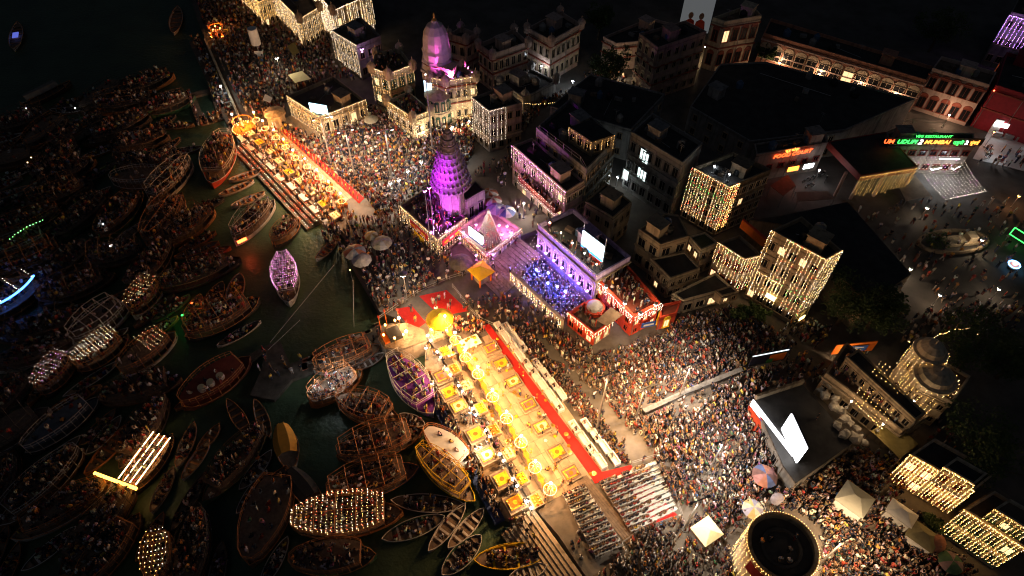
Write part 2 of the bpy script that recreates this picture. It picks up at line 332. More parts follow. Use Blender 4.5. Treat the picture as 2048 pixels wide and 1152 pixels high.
def building(name, label, cat, roof, zr, wallm, roofm=None, z0=2.0, parapet=.7, bands=(), bandm=None, wins=(), group=None, foot=True, crowd=None):
    """roof: outline of the roof in the photo (at height zr).  wins: (edge, rows, count, w, h, kind, frame, lit share)"""
    R = ccw(px(roof, zr)); n = len(R); c = Vector((sum(p[0] for p in R) / n, sum(p[1] for p in R) / n, z0))
    root = thing(name, label, cat, c, 0, group)
    if foot: FOOT.append(R)
    w = MB()
    for i in range(n):
        a, b = R[i], R[(i + 1) % n]; w.quad((*a, z0 - .3), (*b, z0 - .3), (*b, zr), (*a, zr))
    w.build('wall', wallm, root, c)
    MB().prism(R, zr - .25, zr + .01).build('roof', roofm or DROOF, root, c)
    off = lambda d: inset(R, d)
    if parapet:
        I = off(.25); m = MB()
        for i in range(n):
            j = (i + 1) % n; O = R
            m.quad((*O[i], zr), (*O[j], zr), (*O[j], zr + parapet), (*O[i], zr + parapet)); m.quad((*I[j], zr), (*I[i], zr), (*I[i], zr + parapet), (*I[j], zr + parapet))
            m.quad((*O[i], zr + parapet), (*O[j], zr + parapet), (*I[j], zr + parapet), (*I[i], zr + parapet))
        m.build('parapet', wallm, root, c)
    for zb in bands:
        Q = off(-.18); MB().prism(Q, zb, zb + .28).build('cornice', bandm or MAROON, root, c)
    fe = front(R)
    for (e, rows, cnt, ww, hh, kind, fm, share) in wins:
        if e >= len(fe): continue
        ei = longest(R) if e < 0 else fe[e]
        a, b = Vector(R[ei]), Vector(R[(ei + 1) % n]); d = (b - a); L = d.length; d.normalize(); rz = math.atan2(d.y, d.x)
        H = zr - z0; fh = H / rows
        cnt = max(1, min(cnt, int(L / (ww + .35))))
        for r in range(rows):
            for k in range(cnt):
                q = a + d * (L * (k + .5) / cnt); zz = z0 + r * fh + (fh - hh) * .5
                window(root, (q.x - c.x, q.y - c.y, zz - c.z), rz, ww, hh, kind, fm, WARMPANE if random.random() < share else None)
    fr_ = front(R); area = abs(sum(R[i][0] * R[(i + 1) % n][1] - R[(i + 1) % n][0] * R[i][1] for i in range(n))) / 2
    for e in fr_:                                # drain pipes down the fronts
        a, b = Vector(R[e]), Vector(R[(e + 1) % n]); d = (b - a); nn = Vector((d.y, -d.x)).normalized() * .08
        for t in ((.04, .52) if d.length > 7 else (.06,)):
            q = a + d * t + nn; MB().tube((q.x, q.y, z0), (q.x, q.y, zr - .3), .06, n=5).build('drain_pipe', GREYW, root, c)
    if area > 30 and not crowd and not name.startswith('lit_') and cat not in ('shed', 'stage', 'shrine', 'bastion', 'court', 'terrace', 'porch'):      # what stands on a roof
        I = inset(R, 1.6); rn = random.Random(int(area * 10)); xs, ys = [p[0] for p in I], [p[1] for p in I]; rz = ang(R[0], R[1])
        def spot():
            for _ in range(40):
                x, y = rn.uniform(min(xs), max(xs)), rn.uniform(min(ys), max(ys))
                if inpoly(x, y, I): return x, y
            return I[0]
        x, y = spot(); MB().box((x, y, zr + 1.1), (2.6, 2.2, 2.2), rz).box((x, y, zr + 2.28), (3.0, 2.6, .16), rz).build('stair_head', wallm, root, c)
        for _ in range(2 if area < 120 else 4):
            x, y = spot(); rr = rn.uniform(.55, .8); MB().lathe([(rr, 0), (rr * 1.04, .5), (rr, 1.1), (rr * .4, 1.45), (rr * .4, 1.55)], 10, (x, y, zr)).build('water_tank', rn.choice([WIRE, GREYW, WOODB]), root, c)
        for _ in range(3): x, y = spot(); MB().box((x, y, zr + .3), (rn.uniform(.6, 1.6), rn.uniform(.5, 1.0), .6), rz + rn.uniform(0, .5)).build('roof_box', rn.choice([GREYW, PLANK, BROOF]), root, c)
        x, y = spot(); x2, y2 = spot(); MB().tube((x, y, zr + .2), (x2, y2, zr + .2), .05, n=4).build('roof_pipe', STEEL, root, c)
        x, y = spot(); MB().tube((x, y, zr), (x, y, zr + 2.4), .03, n=4).box((x, y, zr + 2.3), (1.0, .04, .04), rz).box((x, y, zr + 2.0), (.7, .04, .04), rz).build('antenna', STEEL, root, c)
    if cat in ('palace', 'spire') or 'palace' in label or 'mansion' in label:          # domed corner turrets
        for p in R: MB().lathe([(.75, 0), (.75, 1.1), (.95, 1.2), (.9, 1.3), (.75, 1.75), (.35, 2.1), (.08, 2.25), (.1, 2.5), (.01, 2.9)], 8, (p[0] * .999 + c.x * .001, p[1] * .999 + c.y * .001, zr)).build('corner_turret', wallm, root, c)
    root['zr'] = zr
    if crowd: CROWD_ROOFS.append((inset(R, .8), zr + .01, crowd))
    return root
def front(R):
    out = []
    for i in range(len(R)):
        a, b = Vector(R[i]), Vector(R[(i + 1) % len(R)]); d = b - a; m = (a + b) / 2
        if Vector((d.y, -d.x)).dot(-m) > .05 * d.length * m.length: out.append((m.x / m.y, i))
    return [i for _, i in sorted(out)]
def longest(R): return max(front(R), key=lambda i: (Vector(R[i]) - Vector(R[(i + 1) % len(R)])).length)
CROWD_ROOFS = []
WARMPANE = emit('lit_pane', (1.0, 0.62, 0.30), 1.2)
COOLPANE = emit('lit_cool_pane', (0.75, 0.95, 0.92), 1.6)
def inset(R, d):
    n = len(R); out = []
    for i in range(n):
        p0, p1, p2 = Vector(R[i - 1]), Vector(R[i]), Vector(R[(i + 1) % n])
        a = (p1 - p0).normalized(); b = (p2 - p1).normalized(); na, nb = Vector((-a.y, a.x)), Vector((-b.y, b.x))
        s = (na + nb); k = d / max(.25, (1 + na.dot(nb)))
        q = p1 + s * k; out.append((q.x, q.y))
    return out

# ---- strings of bulbs
KG = .9
STRM = {}
def strand_mesh(vec, sag, step, mix, r, seed):
    key = (tuple(round(x, 1) for x in vec), round(sag, 2), step, mix, r, seed)
    if key not in STRM:
        rn = random.Random(seed * 131 + len(STRM)); m = MB(); L = Vector(vec).length; n = max(2, int(L / step)); mats = [WIRE] + [MATS[x] for x, _ in mix]
        pts = [Vector(vec) * (i / n) - Vector((0, 0, sag * 4 * (i / n) * (1 - i / n))) for i in range(n + 1)]
        ns = max(1, int(n / 6)) if sag else 1
        for i in range(ns): m.tube(pts[int(i * n / ns)], pts[int((i + 1) * n / ns)], .012, n=3)
        tot = sum(w for _, w in mix)
        for p in pts:
            if rn.random() < .07: continue          # dead bulbs
            x = rn.random() * tot; k = 0
            while x > mix[k][1] and k < len(mix) - 1: x -= mix[k][1]; k += 1
            m.octa(p + Vector((0, 0, -.05)) + Vector((rn.uniform(-.07, .07), rn.uniform(-.05, .05), rn.uniform(-.06, .06))), r * rn.uniform(.7, 1.15), k + 1)
        STRM[key] = m.mesh('strand', mats)
    return STRM[key]
WARM = (('warm_bulb', 6), ('golden_bulb', 3), ('white_bulb', 3), ('dim_bulb', 4)); WHITEMIX = (('white_bulb', 1),); GOLD = (('golden_bulb', 5), ('warm_bulb', 2), ('dim_bulb', 2))
MULTI = (('warm_bulb', 8), ('white_bulb', 3), ('red_bulb', 1.3), ('green_bulb', 1.1), ('golden_bulb', 1), ('dim_bulb', 3)); PINKMIX = (('white_bulb', 5), ('pink_bulb', 3)); MAGENTA = (('pink_bulb', 1),)
DIM = (('white_bulb', 1),)
def curtain(label, a, b, drop, gap=.55, step=.42, mix=WARM, r=.06, out=.14, jitter=.0, group=None, edge=True, name='light_curtain', every=None):
    """strings of bulbs hanging from the line a-b (world points)"""
    gap *= KG * 1.3; step *= KG * .68; r *= .9; a, b = Vector(a), Vector(b); d = b - a; L = d.length; n = max(1, int(L / gap)); nrm = Vector((d.y, -d.x, 0)).normalized() * out
    if (a + nrm).length > (a - nrm).length: nrm = -nrm      # the side facing the river and the square
    root = thing(name, label, 'string lights', a + nrm, 0, group)
    for i in range(n + 1):
        if every and not every(i / n): continue
        dr = drop(i / n) if callable(drop) else drop; dr *= 1 - jitter * random.random()
        o = link('strand', strand_mesh((0, 0, -round(dr * 2) / 2), 0, step, mix, r, i % 3), root, d * (i / n) + nrm * random.uniform(0, 1.2) + d.normalized() * random.uniform(-.12, .12) * gap)
    if edge:
        link('strand', strand_mesh(d, .0, step * .7, mix, r * 1.2, 1), root, (0, 0, 0))
    return root
def net(label, A, B, gap=.5, step=.4, mix=WHITEMIX, r=.05, sag=.3, group=None, name='light_canopy', edges=True):
    """strings stretched from line A=(a0,a1) to line B=(b0,b1)"""
    gap *= 1.25; step *= 1.3; a0, a1, b0, b1 = [Vector(p) for p in (*A, *B)]; n = max(1, int(max((a1 - a0).length, (b1 - b0).length) / gap))
    root = thing(name, label, 'string lights', a0, 0, group)
    for i in range(n + 1):
        p, q = a0.lerp(a1, i / n), b0.lerp(b1, i / n)
        link('strand', strand_mesh(q - p, sag, step, mix, r, i % 3), root, p - a0)
    if edges:
        link('strand', strand_mesh(b1 - b0, 0, step * .7, mix, r * 1.2, 1), root, b0 - a0)
    return root
def FE(roof, zr, e, dz=0.0):
    """the e-th wall top (left to right) that faces the square"""
    R = ccw(px(roof, zr)); f_ = front(R)
    if e >= len(f_): print('FE', roof, f_)
    i = longest(R) if e < 0 else f_[min(e, len(f_) - 1)]; return Vector((*R[i], zr + dz)), Vector((*R[(i + 1) % len(R)], zr + dz))

# ---- people
def make_person(name, sk):
    """sk: list of (xyz, radius, parent, region); grown into one surface"""
    me = bpy.data.meshes.new(name); me.from_pydata([s[0] for s in sk], [(i, s[2]) for i, s in enumerate(sk) if s[2] is not None], [])
    o = bpy.data.objects.new(name, me); COL.objects.link(o); md = o.modifiers.new('s', 'SKIN'); md.use_smooth_shade = True; md.branch_smoothing = .5
    bpy.context.view_layer.update()
    for i, s in enumerate(sk):
        sv = me.skin_vertices[0].data[i]; r = s[1]; sv.radius = r if isinstance(r, tuple) else (r, r); sv.use_root = i == 0
    dg = bpy.context.evaluated_depsgraph_get(); dg.update()
    nm = bpy.data.meshes.new_from_object(o.evaluated_get(dg)); nm.name = name
    bpy.data.objects.remove(o); bpy.data.meshes.remove(me)
    nm.materials.clear()
    for m in (SHIRT, LOWER, SKIN, HAIR): nm.materials.append(m)
    idx = {'s': 0, 'l': 1, 'k': 2, 'h': 3}; P = [Vector(s[0]) for s in sk]
    for f in nm.polygons:
        c = f.center; j = min(range(len(P)), key=lambda i: (P[i] - c).length); f.material_index = idx[sk[j][3]]
    return nm
def skel(pose):
    hz = {'stand': .92, 'phone': .92, 'walk': .92, 'sit': .14, 'chair': .50, 'priest': .92}[pose]; s = []
    def J(p, r, par, reg): s.append((p, r, par, reg)); return len(s) - 1
    lean = {'sit': .06, 'chair': .0}.get(pose, .02)
    pel = J((0, 0, hz), (.15, .11), None, 'l'); sp = J((0, lean * .4, hz + .22), (.15, .10), pel, 's'); ch = J((0, lean * .8, hz + .42), (.19, .12), sp, 's')
    nk = J((0, lean, hz + .56), .06, ch, 'k'); h1 = J((0, lean + .03, hz + .66), (.085, .095), nk, 'k'); J((0, lean + .0, hz + .78), (.095, .10), h1, 'h')
    J((0, lean - .03, hz + .74), (.05, .05), h1, 'h')
    for q in (-1, 1):
        sh = J((q * .19, lean, hz + .47), .065, ch, 's')
        if pose == 'phone': el = J((q * .27, .2, hz + .42), .05, sh, 's'); wr = J((q * .12, .34, hz + .66), .038, el, 'k'); J((q * .05, .36, hz + .74), .04, wr, 'k')
        elif pose == 'priest': el = J((q * .33, .12, hz + .62), .05, sh, 'k'); wr = J((q * .22, .2, hz + .92), .036, el, 'k'); J((q * .15, .22, hz + 1.0), .04, wr, 'k')
        elif pose in ('sit', 'chair'): el = J((q * .25, .06, hz + .24), .05, sh, 's'); wr = J((q * .15, .28, hz + .14), .036, el, 'k'); J((q * .08, .34, hz + .12), .035, wr, 'k')
        else: el = J((q * .26, -.02, hz + .2), .05, sh, 's'); wr = J((q * .25, .06, hz - .04), .036, el, 'k'); J((q * .23, .08, hz - .13), .04, wr, 'k')
        hip = J((q * .10, 0, hz - .05), .10, pel, 'l')
        if pose == 'sit': kn = J((q * .36, .26, .12), .075, hip, 'l'); an = J((q * .02 - q * .1, .36, .07), .05, kn, 'l'); J((-q * .16, .36, .06), .045, an, 'k')
        elif pose == 'chair': kn = J((q * .13, .44, .50), .075, hip, 'l'); an = J((q * .12, .46, .09), .05, kn, 'l'); J((q * .13, .6, .05), .045, an, 'k')
        else:
            w = .22 * q if pose == 'walk' else 0
            kn = J((q * .11, .03 + w * .6, .49), .07, hip, 'l'); an = J((q * .11, w, .08), .045, kn, 'l'); J((q * .12, .15 + w, .04), .04, an, 'k')
    return s
POSES = ['stand', 'phone', 'walk', 'sit', 'chair', 'priest']
PMESH = [make_person('person_%s' % p, skel(p)) for p in POSES]
PCOL = bpy.data.collections.new('crowd_sources')         # not linked to the scene: sources for the crowd
for i, m in enumerate(PMESH): PCOL.objects.link(bpy.data.objects.new('source_%d' % i, m))
TINTS = [((0.02, 0.02, 0.03), 30, 'black'), ((0.04, 0.048, 0.075), 14, 'navy'), ((0.66, 0.62, 0.56), 21, 'white'), ((0.22, 0.035, 0.03), 9, 'maroon'), ((0.42, 0.06, 0.04), 4, 'red'),
         ((0.60, 0.22, 0.04), 4.5, 'saffron'), ((0.62, 0.42, 0.08), 4, 'yellow'), ((0.20, 0.12, 0.07), 14, 'brown'), ((0.07, 0.11, 0.24), 2, 'blue'), ((0.30, 0.10, 0.18), 2, 'pink'), ((0.05, 0.14, 0.08), 1, 'green'), ((0.26, 0.23, 0.20), 10, 'grey')]
_tw = [t[1] for t in TINTS]
def tint(): return random.choices(TINTS, _tw)[0]
PEOPLE = []          # (x, y, z, rz, pose index, tint entry, where)
def put(x, y, z, rz, pose, t=None, where='plaza'): PEOPLE.append((x, y, z, rz, pose, t or tint(), where))
def fill(poly, z, gap, poses, face=None, where='plaza', excl=(), prob=1.0, jit=.4, foot=True, tints=None):
    """people on a jittered grid inside a world polygon"""
    xs = [p[0] for p in poly]; ys = [p[1] for p in poly]; y = min(ys); row = 0
    while y < max(ys):
        x = min(xs) + (row % 2) * gap * .5
        while x < max(xs):
            a, b = x + random.uniform(-jit, jit) * gap, y + random.uniform(-jit, jit) * gap
            if random.random() < prob * (1.0 if gap > .9 else .74 + .3 * math.sin(a * .55 + 1.3 * math.sin(b * .31)) * math.sin(b * .6 + 1.1 * math.sin(a * .4)) + .1) and inpoly(a, b, poly) and not any(inpoly(a, b, E) for E in excl) and not (foot and any(inpoly(a, b, F) for F in FOOT)):
                rz = random.uniform(0, 2 * PI) if face is None else face + random.uniform(-.7, .7)
                t = random.choice(tints) if tints else None
                put(a, b, z, rz, random.choices(*zip(*poses))[0], t, where)
            x += gap
        y += gap * .88; row += 1
STANDING = [(0, 5), (1, 2), (2, 2)]; SEATED = [(3, 6), (0, 1)]; MIXED = [(3, 3), (0, 3), (1, 1)]
def face_dir(a, b): return ang(a, b) - PI / 2

# ---- small furniture
def sofa_proto():
    r = thing('sofa', 'x', 'sofa'); m = MB().box((0, 0, .25), (1.75, .75, .35)); m.box((-.42, .04, .5), (.82, .7, .2)); m.box((.42, .04, .5), (.82, .7, .2)); m.build('seat', WHITE, r)
    MB().box((0, -.42, .42), (1.75, .2, .8)).build('backrest', WHITE, r)
    for s in (-1, 1): MB().box((s * .95, -.05, .33), (.18, .9, .62)).build('armrest', WHITE, r)
    return r
def chair_mesh():
    m = MB().box((0, 0, .43), (.46, .44, .05)); m.slab((-.22, -.20, .46), (.22, -.20, .46), (.22, -.30, .92), (-.22, -.30, .92), .04)
    for x in (-.2, .2):
        m.tube((x, -.2, .43), (x * 1.15, -.26, 0), .025, n=4); m.tube((x, .18, .43), (x * 1.15, .22, 0), .025, n=4)
        m.box((x * 1.2, 0, .66), (.05, .42, .04)); m.tube((x * 1.2, .18, .66), (x * 1.1, .2, .43), .02, n=4)
    return m.mesh('plastic_chair', PLASTIC)
def parasol(label, u, v, z, r, cols, tilt=(0, 0), h=2.3, z0=2.0, group=None, lobes=8):
    cols = [faded(m_) for m_ in cols]; c = G(u, v, z); root = thing('parasol', label, 'parasol', (c.x, c.y, z0), 0, group); h = z - z0
    MB().tube((0, 0, 0), (0, 0, h), .04, n=6).build('pole', STEEL, root)
    n = lobes * 2; m = MB(); apex = Vector((0, 0, h + .12)); ring = []
    T = Matrix.Rotation(tilt[0], 3, 'X') @ Matrix.Rotation(tilt[1], 3, 'Y')
    rings = []
    for k in range(1, 4):
        f = k / 3; rr = r * f * 1.0; zz = -.45 * r * f * f
        rings.append([apex + T @ Vector((rr * math.cos(2 * PI * i / n) * (1 - (.04 if i % 2 else 0) * f), rr * math.sin(2 * PI * i / n) * (1 - (.04 if i % 2 else 0) * f), zz)) for i in range(n)])
    for i in range(n):
        mi = (i // 2) % len(cols); j = (i + 1) % n
        m.add([apex, rings[0][i], rings[0][j]], [(0, 1, 2)], mi)
        for k in range(2): m.add([rings[k][i], rings[k + 1][i], rings[k + 1][j], rings[k][j]], [(0, 1, 2, 3)], mi)
    m.build('canopy', cols, root); MB().octa((0, 0, h + .16), .07).build('finial', STEEL, root)
    return root
def tree(label, u, v, z0, h, r, seed=1, dens=1.0, group=None):
    rn = random.Random(seed); c = G(u, v, z0 + h * .6); root = thing('tree', label, 'tree', (c.x, c.y, z0), 0, group)
    m = MB().tube((0, 0, -.2), (0.1, 0, h * .35), .32, .22, 8); tips = []
    for k in range(7):
        a = 2 * PI * k / 7 + rn.random(); L = r * rn.uniform(.55, .95); p = Vector((.1, 0, h * rn.uniform(.28, .4))); q = p + Vector((math.cos(a) * L * .5, math.sin(a) * L * .5, h * .22)); e = q + Vector((math.cos(a + .3) * L * .5, math.sin(a + .3) * L * .5, h * rn.uniform(.1, .28)))
        m.tube(p, q, .15, .09); m.tube(q, e, .09, .03); tips += [q, e]
    m.build('trunk', BARK, root)
    lf = MB()
    cl = [t + Vector((rn.uniform(-1, 1), rn.uniform(-1, 1), rn.uniform(-.5, 1))) * r * .25 for t in tips for _ in range(3)] + [Vector((rn.uniform(-.5, .5) * r, rn.uniform(-.5, .5) * r, h * rn.uniform(.6, 1))) for _ in range(10)]
    for q in cl:
        R = r * rn.uniform(.18, .34)
        for _ in range(int(90 * dens)):
            d = Vector((rn.gauss(0, 1), rn.gauss(0, 1), rn.gauss(0, .8))).normalized() * R * rn.random() ** .4; p = q + d
            s = rn.uniform(.12, .26); x = Vector((rn.uniform(-1, 1), rn.uniform(-1, 1), rn.uniform(-.6, .6))).normalized() * s; y = Vector((rn.uniform(-1, 1), rn.uniform(-1, 1), rn.uniform(-.6, .6))).normalized() * s * .7
            lf.add([p - x, p + y, p + x, p - y], [(0, 1, 2, 3)])
    lf.build('crown', LEAF, root)
    return root
def text(parent, s, p, rx, size, m, name='lettering', extrude=.03, align='CENTER', shear=0.0, rz=0.0):
    cu = bpy.data.curves.new(name, 'FONT'); cu.body = s; cu.size = size; cu.extrude = extrude; cu.align_x = align; cu.offset = .004 * size; cu.shear = shear; cu.resolution_u = 3
    t_ = bpy.data.objects.new('tmp', cu); COL.objects.link(t_); dg = bpy.context.evaluated_depsgraph_get(); me = bpy.data.meshes.new_from_object(t_.evaluated_get(dg)); me.name = name
    bpy.data.objects.remove(t_); bpy.data.curves.remove(cu); me.materials.clear(); me.materials.append(m)
    o = link(name, me, parent, p); o.rotation_euler = (rx, 0, rz); return o
def board(parent, name, a, b, z0, z1, m, t=.12, loc=(0, 0, 0)):
    """upright board between ground points a, b (world xy)"""
    return MB().slab((a[0], a[1], z0), (b[0], b[1], z0), (b[0], b[1], z1), (a[0], a[1], z1), t).build(name, m, parent, loc)
def flood(label, u, v, z, power, col, face, z0=2.0, aim=None, spot=None, r=.22, group=None, name='flood_lamp', pole=True, rad=.2):
    """a lamp head seen at photo pixel (u,v), z metres up, on its pole"""
    c = G(u, v, z); root = thing(name, label, 'lamp', (c.x, c.y, z0), 0, group); h = z - z0
    if pole:
        MB().tube((0, 0, 0), (0, 0, h - .15), .07, .05, 6).build('pole', STEEL, root); MB().box((0, 0, .1), (.4, .4, .2)).build('base', GREYW, root)
    hd = MB().lathe([(.05, .0), (r * 1.1, .1), (r * 1.15, .25), (.06, .4)], 8, (0, 0, h - .2)).build('lamp_head', STEEL, root)
    MB().lathe([(.02, -.16), (r * .8, -.08), (r, .06), (r * .5, .1)], 8, (0, 0, h - .25)).build('bulb', face, root)
    lamp(root, (0, 0, h - .6), power, col, rad, 'SPOT' if spot else 'POINT', None if aim is None else (Vector((0, 0, -50)) if aim == 'down' else Vector(aim) - Vector((c.x, c.y, z0))), spot or 90)
    return root
# ================================================================== the near stage: three rows of platforms
S0, S1 = G(982, 696), G(1142, 946); SA = ang(S0, S1); U1 = (S1 - S0).normalized(); U2 = Vector((-U1.y, U1.x, 0))      # along the river / inland
if U2.x < 0: U2 = -U2
TERR = px([(868, 690), (960, 640), (1215, 962), (1125, 1012), (1066, 1012), (905, 745)], 2.0)
tr = struct(link('stone_terrace', None)); TL = (G(1066, 1012) - G(900, 690)).length
def loc(o, a, b): return o + U1 * a + U2 * b
T0 = G(893, 706)
# floor slabs of the terrace: rows of long flags with open joints
SLABS = [mat('flag%d' % i, c, .8, .2, .7, bump=.1) for i, c in enumerate([(0.40, 0.29, 0.19), (0.36, 0.26, 0.165), (0.43, 0.32, 0.21)])]
slab_me = [MB().box((0, 0, 0), (2.06, 1.31, .08)).mesh('flagstone', m) for m in SLABS]
for i in range(13):
    for j in range(8):
        p = loc(T0, 1.0 + 2.1 * i, .9 + 1.35 * j)
        link('flagstone', random.choice(slab_me), tr, (p.x, p.y, 2.0 + random.uniform(0, .012)), SA)
def aarti(u, v, cloth, h, w, l, label, group, z0, ori=0.0, border=YELLOWC, bowls=True):
    c = G(u, v, z0 + h); root = thing('ritual_platform', label, 'platform', (c.x, c.y, z0), SA, group)
    MB().box((0, 0, h / 2), (w + 1.0, l + .6, h)).build('plinth', STONE, root)
    MB().box((0, 0, h + .03), (w + .5, l + .25, .06)).build('plank_top', PLANK, root)
    MB().box((0, .0, h + .075), (w, l, .03)).build('carpet', cloth, root)
    b = MB()
    for s in (-1, 1): b.box((s * (w / 2 - .09), 0, h + .10), (.14, l, .03)); b.box((0, s * (l / 2 - .07), h + .10), (w - .32, .1, .03))
    b.build('border', border, root)
    MB().lathe([(.32, 0), (.28, .02), (.02, .025)], 12, (0, 0, h + .09)).build('medallion', ORANGEC if cloth is not ORANGEC else YELLOWC, root)
    if bowls:
        for k in range(5):
            x = -w / 2 + .3 + k * (w - .6) / 4
            MB().lathe([(.05, 0), (.13, .08), (.15, .16), (.11, .15), (.02, .1)], 8, (x, -l / 2 + .16, h + .1)).build('brass_bowl', BRASS, root)
        MB().lathe([(.16, 0), (.2, .15), (.09, .32), (.13, .38), (.02, .40)], 10, (w / 2 - .2, l / 2 - .25, h + .1)).build('water_pot', BRASS, root)
        MB().lathe([(.10, 0), (.02, .08), (.02, .5), (.09, .55), (.01, .7)], 8, (-w / 2 + .2, l / 2 - .25, h + .1)).build('lamp_stand', BRASS, root)
    FOOT.append([tuple((Matrix.Rotation(SA, 2) @ Vector((x, y)) + Vector((c.x, c.y)))) for x, y in ((-(w + 1) / 2, -l / 2 - .3), ((w + 1) / 2, -l / 2 - .3), ((w + 1) / 2, l / 2 + .3), (-(w + 1) / 2, l / 2 + .3))])
    return root
CL = {'red': (PINKC, 'rose red'), 'yellow': (YELLOWC, 'bright yellow'), 'cream': (CREAMC, 'cream'), 'pink': (PINKC, 'rose pink'), 'orange': (ORANGEC, 'saffron')}
for (u, v, k) in [(982, 696, 'pink'), (1003, 727, 'yellow'), (1026, 763, 'cream'), (1057, 809, 'pink'), (1083, 853, 'cream'), (1114, 904, 'yellow'), (1142, 946, 'pink')]:
    aarti(u, v, CL[k][0], .28, 1.35, 1.9, 'low platform with %s carpet beside the long red carpet' % CL[k][1], 'platforms beside the red carpet with %s cloth' % k, 2.05)
for (u, v, k) in [(884, 752, 'pink'), (898, 784, 'yellow'), (917, 812, 'cream'), (951, 868, 'yellow'), (974, 910, 'cream'), (1004, 958, 'yellow'), (1030, 1005, 'orange')]:
    r = aarti(u, v, CL[k][0], 1.15, 1.6, 1.9, 'tall stone platform with %s carpet at the water side' % CL[k][1], 'water side platforms with %s cloth' % k, 1.1)
RINGS = [(891, 646), (911, 679), (931, 714), (956, 747), (985, 793), (1013, 836), (1042, 884), (1070, 934), (1100, 978)]
um = None
def umbrella_proto():
    r = thing('ceremonial_umbrella', 'x', 'umbrella'); H = 3.0
    MB().tube((0, 0, 0), (0, 0, H + .35), .05, n=6).build('pole', BRASS, r)
    n = 16; R = .82
    ring = [(R * math.cos(2 * PI * i / n), R * math.sin(2 * PI * i / n), H - .25) for i in range(n)]
    MB().path(ring, .035, 5, closed=True).build('ring', CREAMC, r)
    for i in range(8):
        a = 2 * PI * i / 8; MB().path([(0, 0, H + .2), (R * .5 * math.cos(a), R * .5 * math.sin(a), H + .12), (R * math.cos(a), R * math.sin(a), H - .25)], .018, 4).build('rib', CREAMC, r)
    m = MB()
    for i in range(40):
        a = 2 * PI * i / 40; m.octa((R * 1.03 * math.cos(a), R * 1.03 * math.sin(a), H - .2), .032)
    m.build('bulb_ring', B_WARM, r)
    MB().lathe([(.02, 0), (.16, .06), (.08, .16), (.1, .24), (.01, .42)], 8, (0, 0, H + .25)).build('finial', BRASS, r)
    MB().tube((0, 0, H + .6), (0, 0, H + 1.5), .03, n=5).build('added_lamp_stem', BRASS, r); MB().lathe([(.02, -.1), (.16, -.02), (.16, .1), (.02, .18)], 8, (0, 0, H + 1.55)).build('bulb', E_WHITE, r)  # stem and bulb added above the finial to spread light wider over the stage
    return r
um = umbrella_proto()
for i, (u, v) in enumerate(RINGS):
    c = G(u, v, 4.9); o = um if i == 0 else copy_tree(um); o.location = (c.x, c.y, 2.05); o.rotation_euler = (0, 0, i * .2)
    tag(o, 'white ring umbrella edged with bulbs on the middle row of the near stage', 'umbrella', 'ring umbrellas of the near stage')
    lamp(o, (.0, 0, 4.2), NEAR_W * (1.7 - .13 * i), (1.0, 0.50, 0.19), .12)
    # its small platform and the saffron flag pole
    b = aarti(0, 0, [CREAMC, YELLOWC, PINKC][i % 3], .45, 1.5, 1.0, 'small draped altar table under a ring umbrella', 'altars under the ring umbrellas', 2.05, bowls=True) if False else None
    q = Vector((c.x, c.y, 2.05)) - U2 * 1.7 - U1 * .35
    al = thing('altar_table', 'small brass laden altar table below a ring umbrella', 'altar', q, SA, 'altars under the ring umbrellas')
    MB().box((0, 0, .3), (1.9, 1.5, .6)).build('plinth', STONE, al); MB().box((0, 0, .63), (1.5, 1.15, .05)).build('cloth', [CREAMC, YELLOWC, ORANGEC][i % 3], al)
    for k in range(6): MB().lathe([(.05, 0), (.14, .1), (.1, .2), (.02, .22)], 8, (-.55 + .22 * k, .3 * (-1) ** k, .66)).build('brass_bowl', BRASS, al)
    for s in (-1, 1):
        gl = thing('globe_lamp', 'round white globe lamp at the foot of a ring umbrella altar', 'lamp', q + U1 * (s * .55) - U2 * 1.05 + Vector((0, 0, -.05)), 0, 'globe lamps of the near stage')
        MB().lathe([(.09, 0), (.05, .08), (.04, .3)], 6).build('stem', BRASS, gl); MB().lathe([(.02, .28), (.13, .34), (.16, .45), (.11, .57), (.02, .6)], 8).build('globe', E_WHITE, gl)
    if i < 8:
        f = thing('saffron_banner', 'saffron cloth swag with flag running down from a ring umbrella', 'banner', (c.x, c.y, 2.05), 0, 'saffron swags between the ring umbrellas')
        nx = G(*RINGS[i + 1], 4.9) - c; a0 = Vector((.0, 0, 3.0)); a1 = Vector((nx.x * .8, nx.y * .8, 1.6)); sd = Vector((-nx.y, nx.x, 0)).normalized() * .42; m = MB(); N = 6
        for k in range(N):
            p, p2 = a0.lerp(a1, k / N) - Vector((0, 0, .35 * math.sin(PI * k / N))), a0.lerp(a1, (k + 1) / N) - Vector((0, 0, .35 * math.sin(PI * (k + 1) / N)))
            s1, s2 = sd * (.5 + .5 * (k % 2)), sd * (.5 + .5 * ((k + 1) % 2)); m.quad(p - s1, p + s1, p2 + s2, p2 - s2); m.quad(p - s1 + Vector((0, 0, -.02)), p2 - s2 + Vector((0, 0, -.02)), p2 + s2 + Vector((0, 0, -.02)), p + s1 + Vector((0, 0, -.02)))
        m.build('swag', ORANGEC, f); MB().tube(a1 - Vector((0, 0, 1.0)), a1 + Vector((0, 0, .9)), .03, n=5).build('pole', BRASS, f)
        MB().add([a1 + Vector((0, 0, .9)), a1 + Vector((.55, .1, .7)), a1 + Vector((0, 0, .45)), a1 + Vector((.02, .03, .9)), a1 + Vector((.56, .13, .7)), a1 + Vector((.02, .03, .45))], [(0, 1, 2), (5, 4, 3), (0, 3, 4, 1), (1, 4, 5, 2)]).build('pennant', REDW, f)
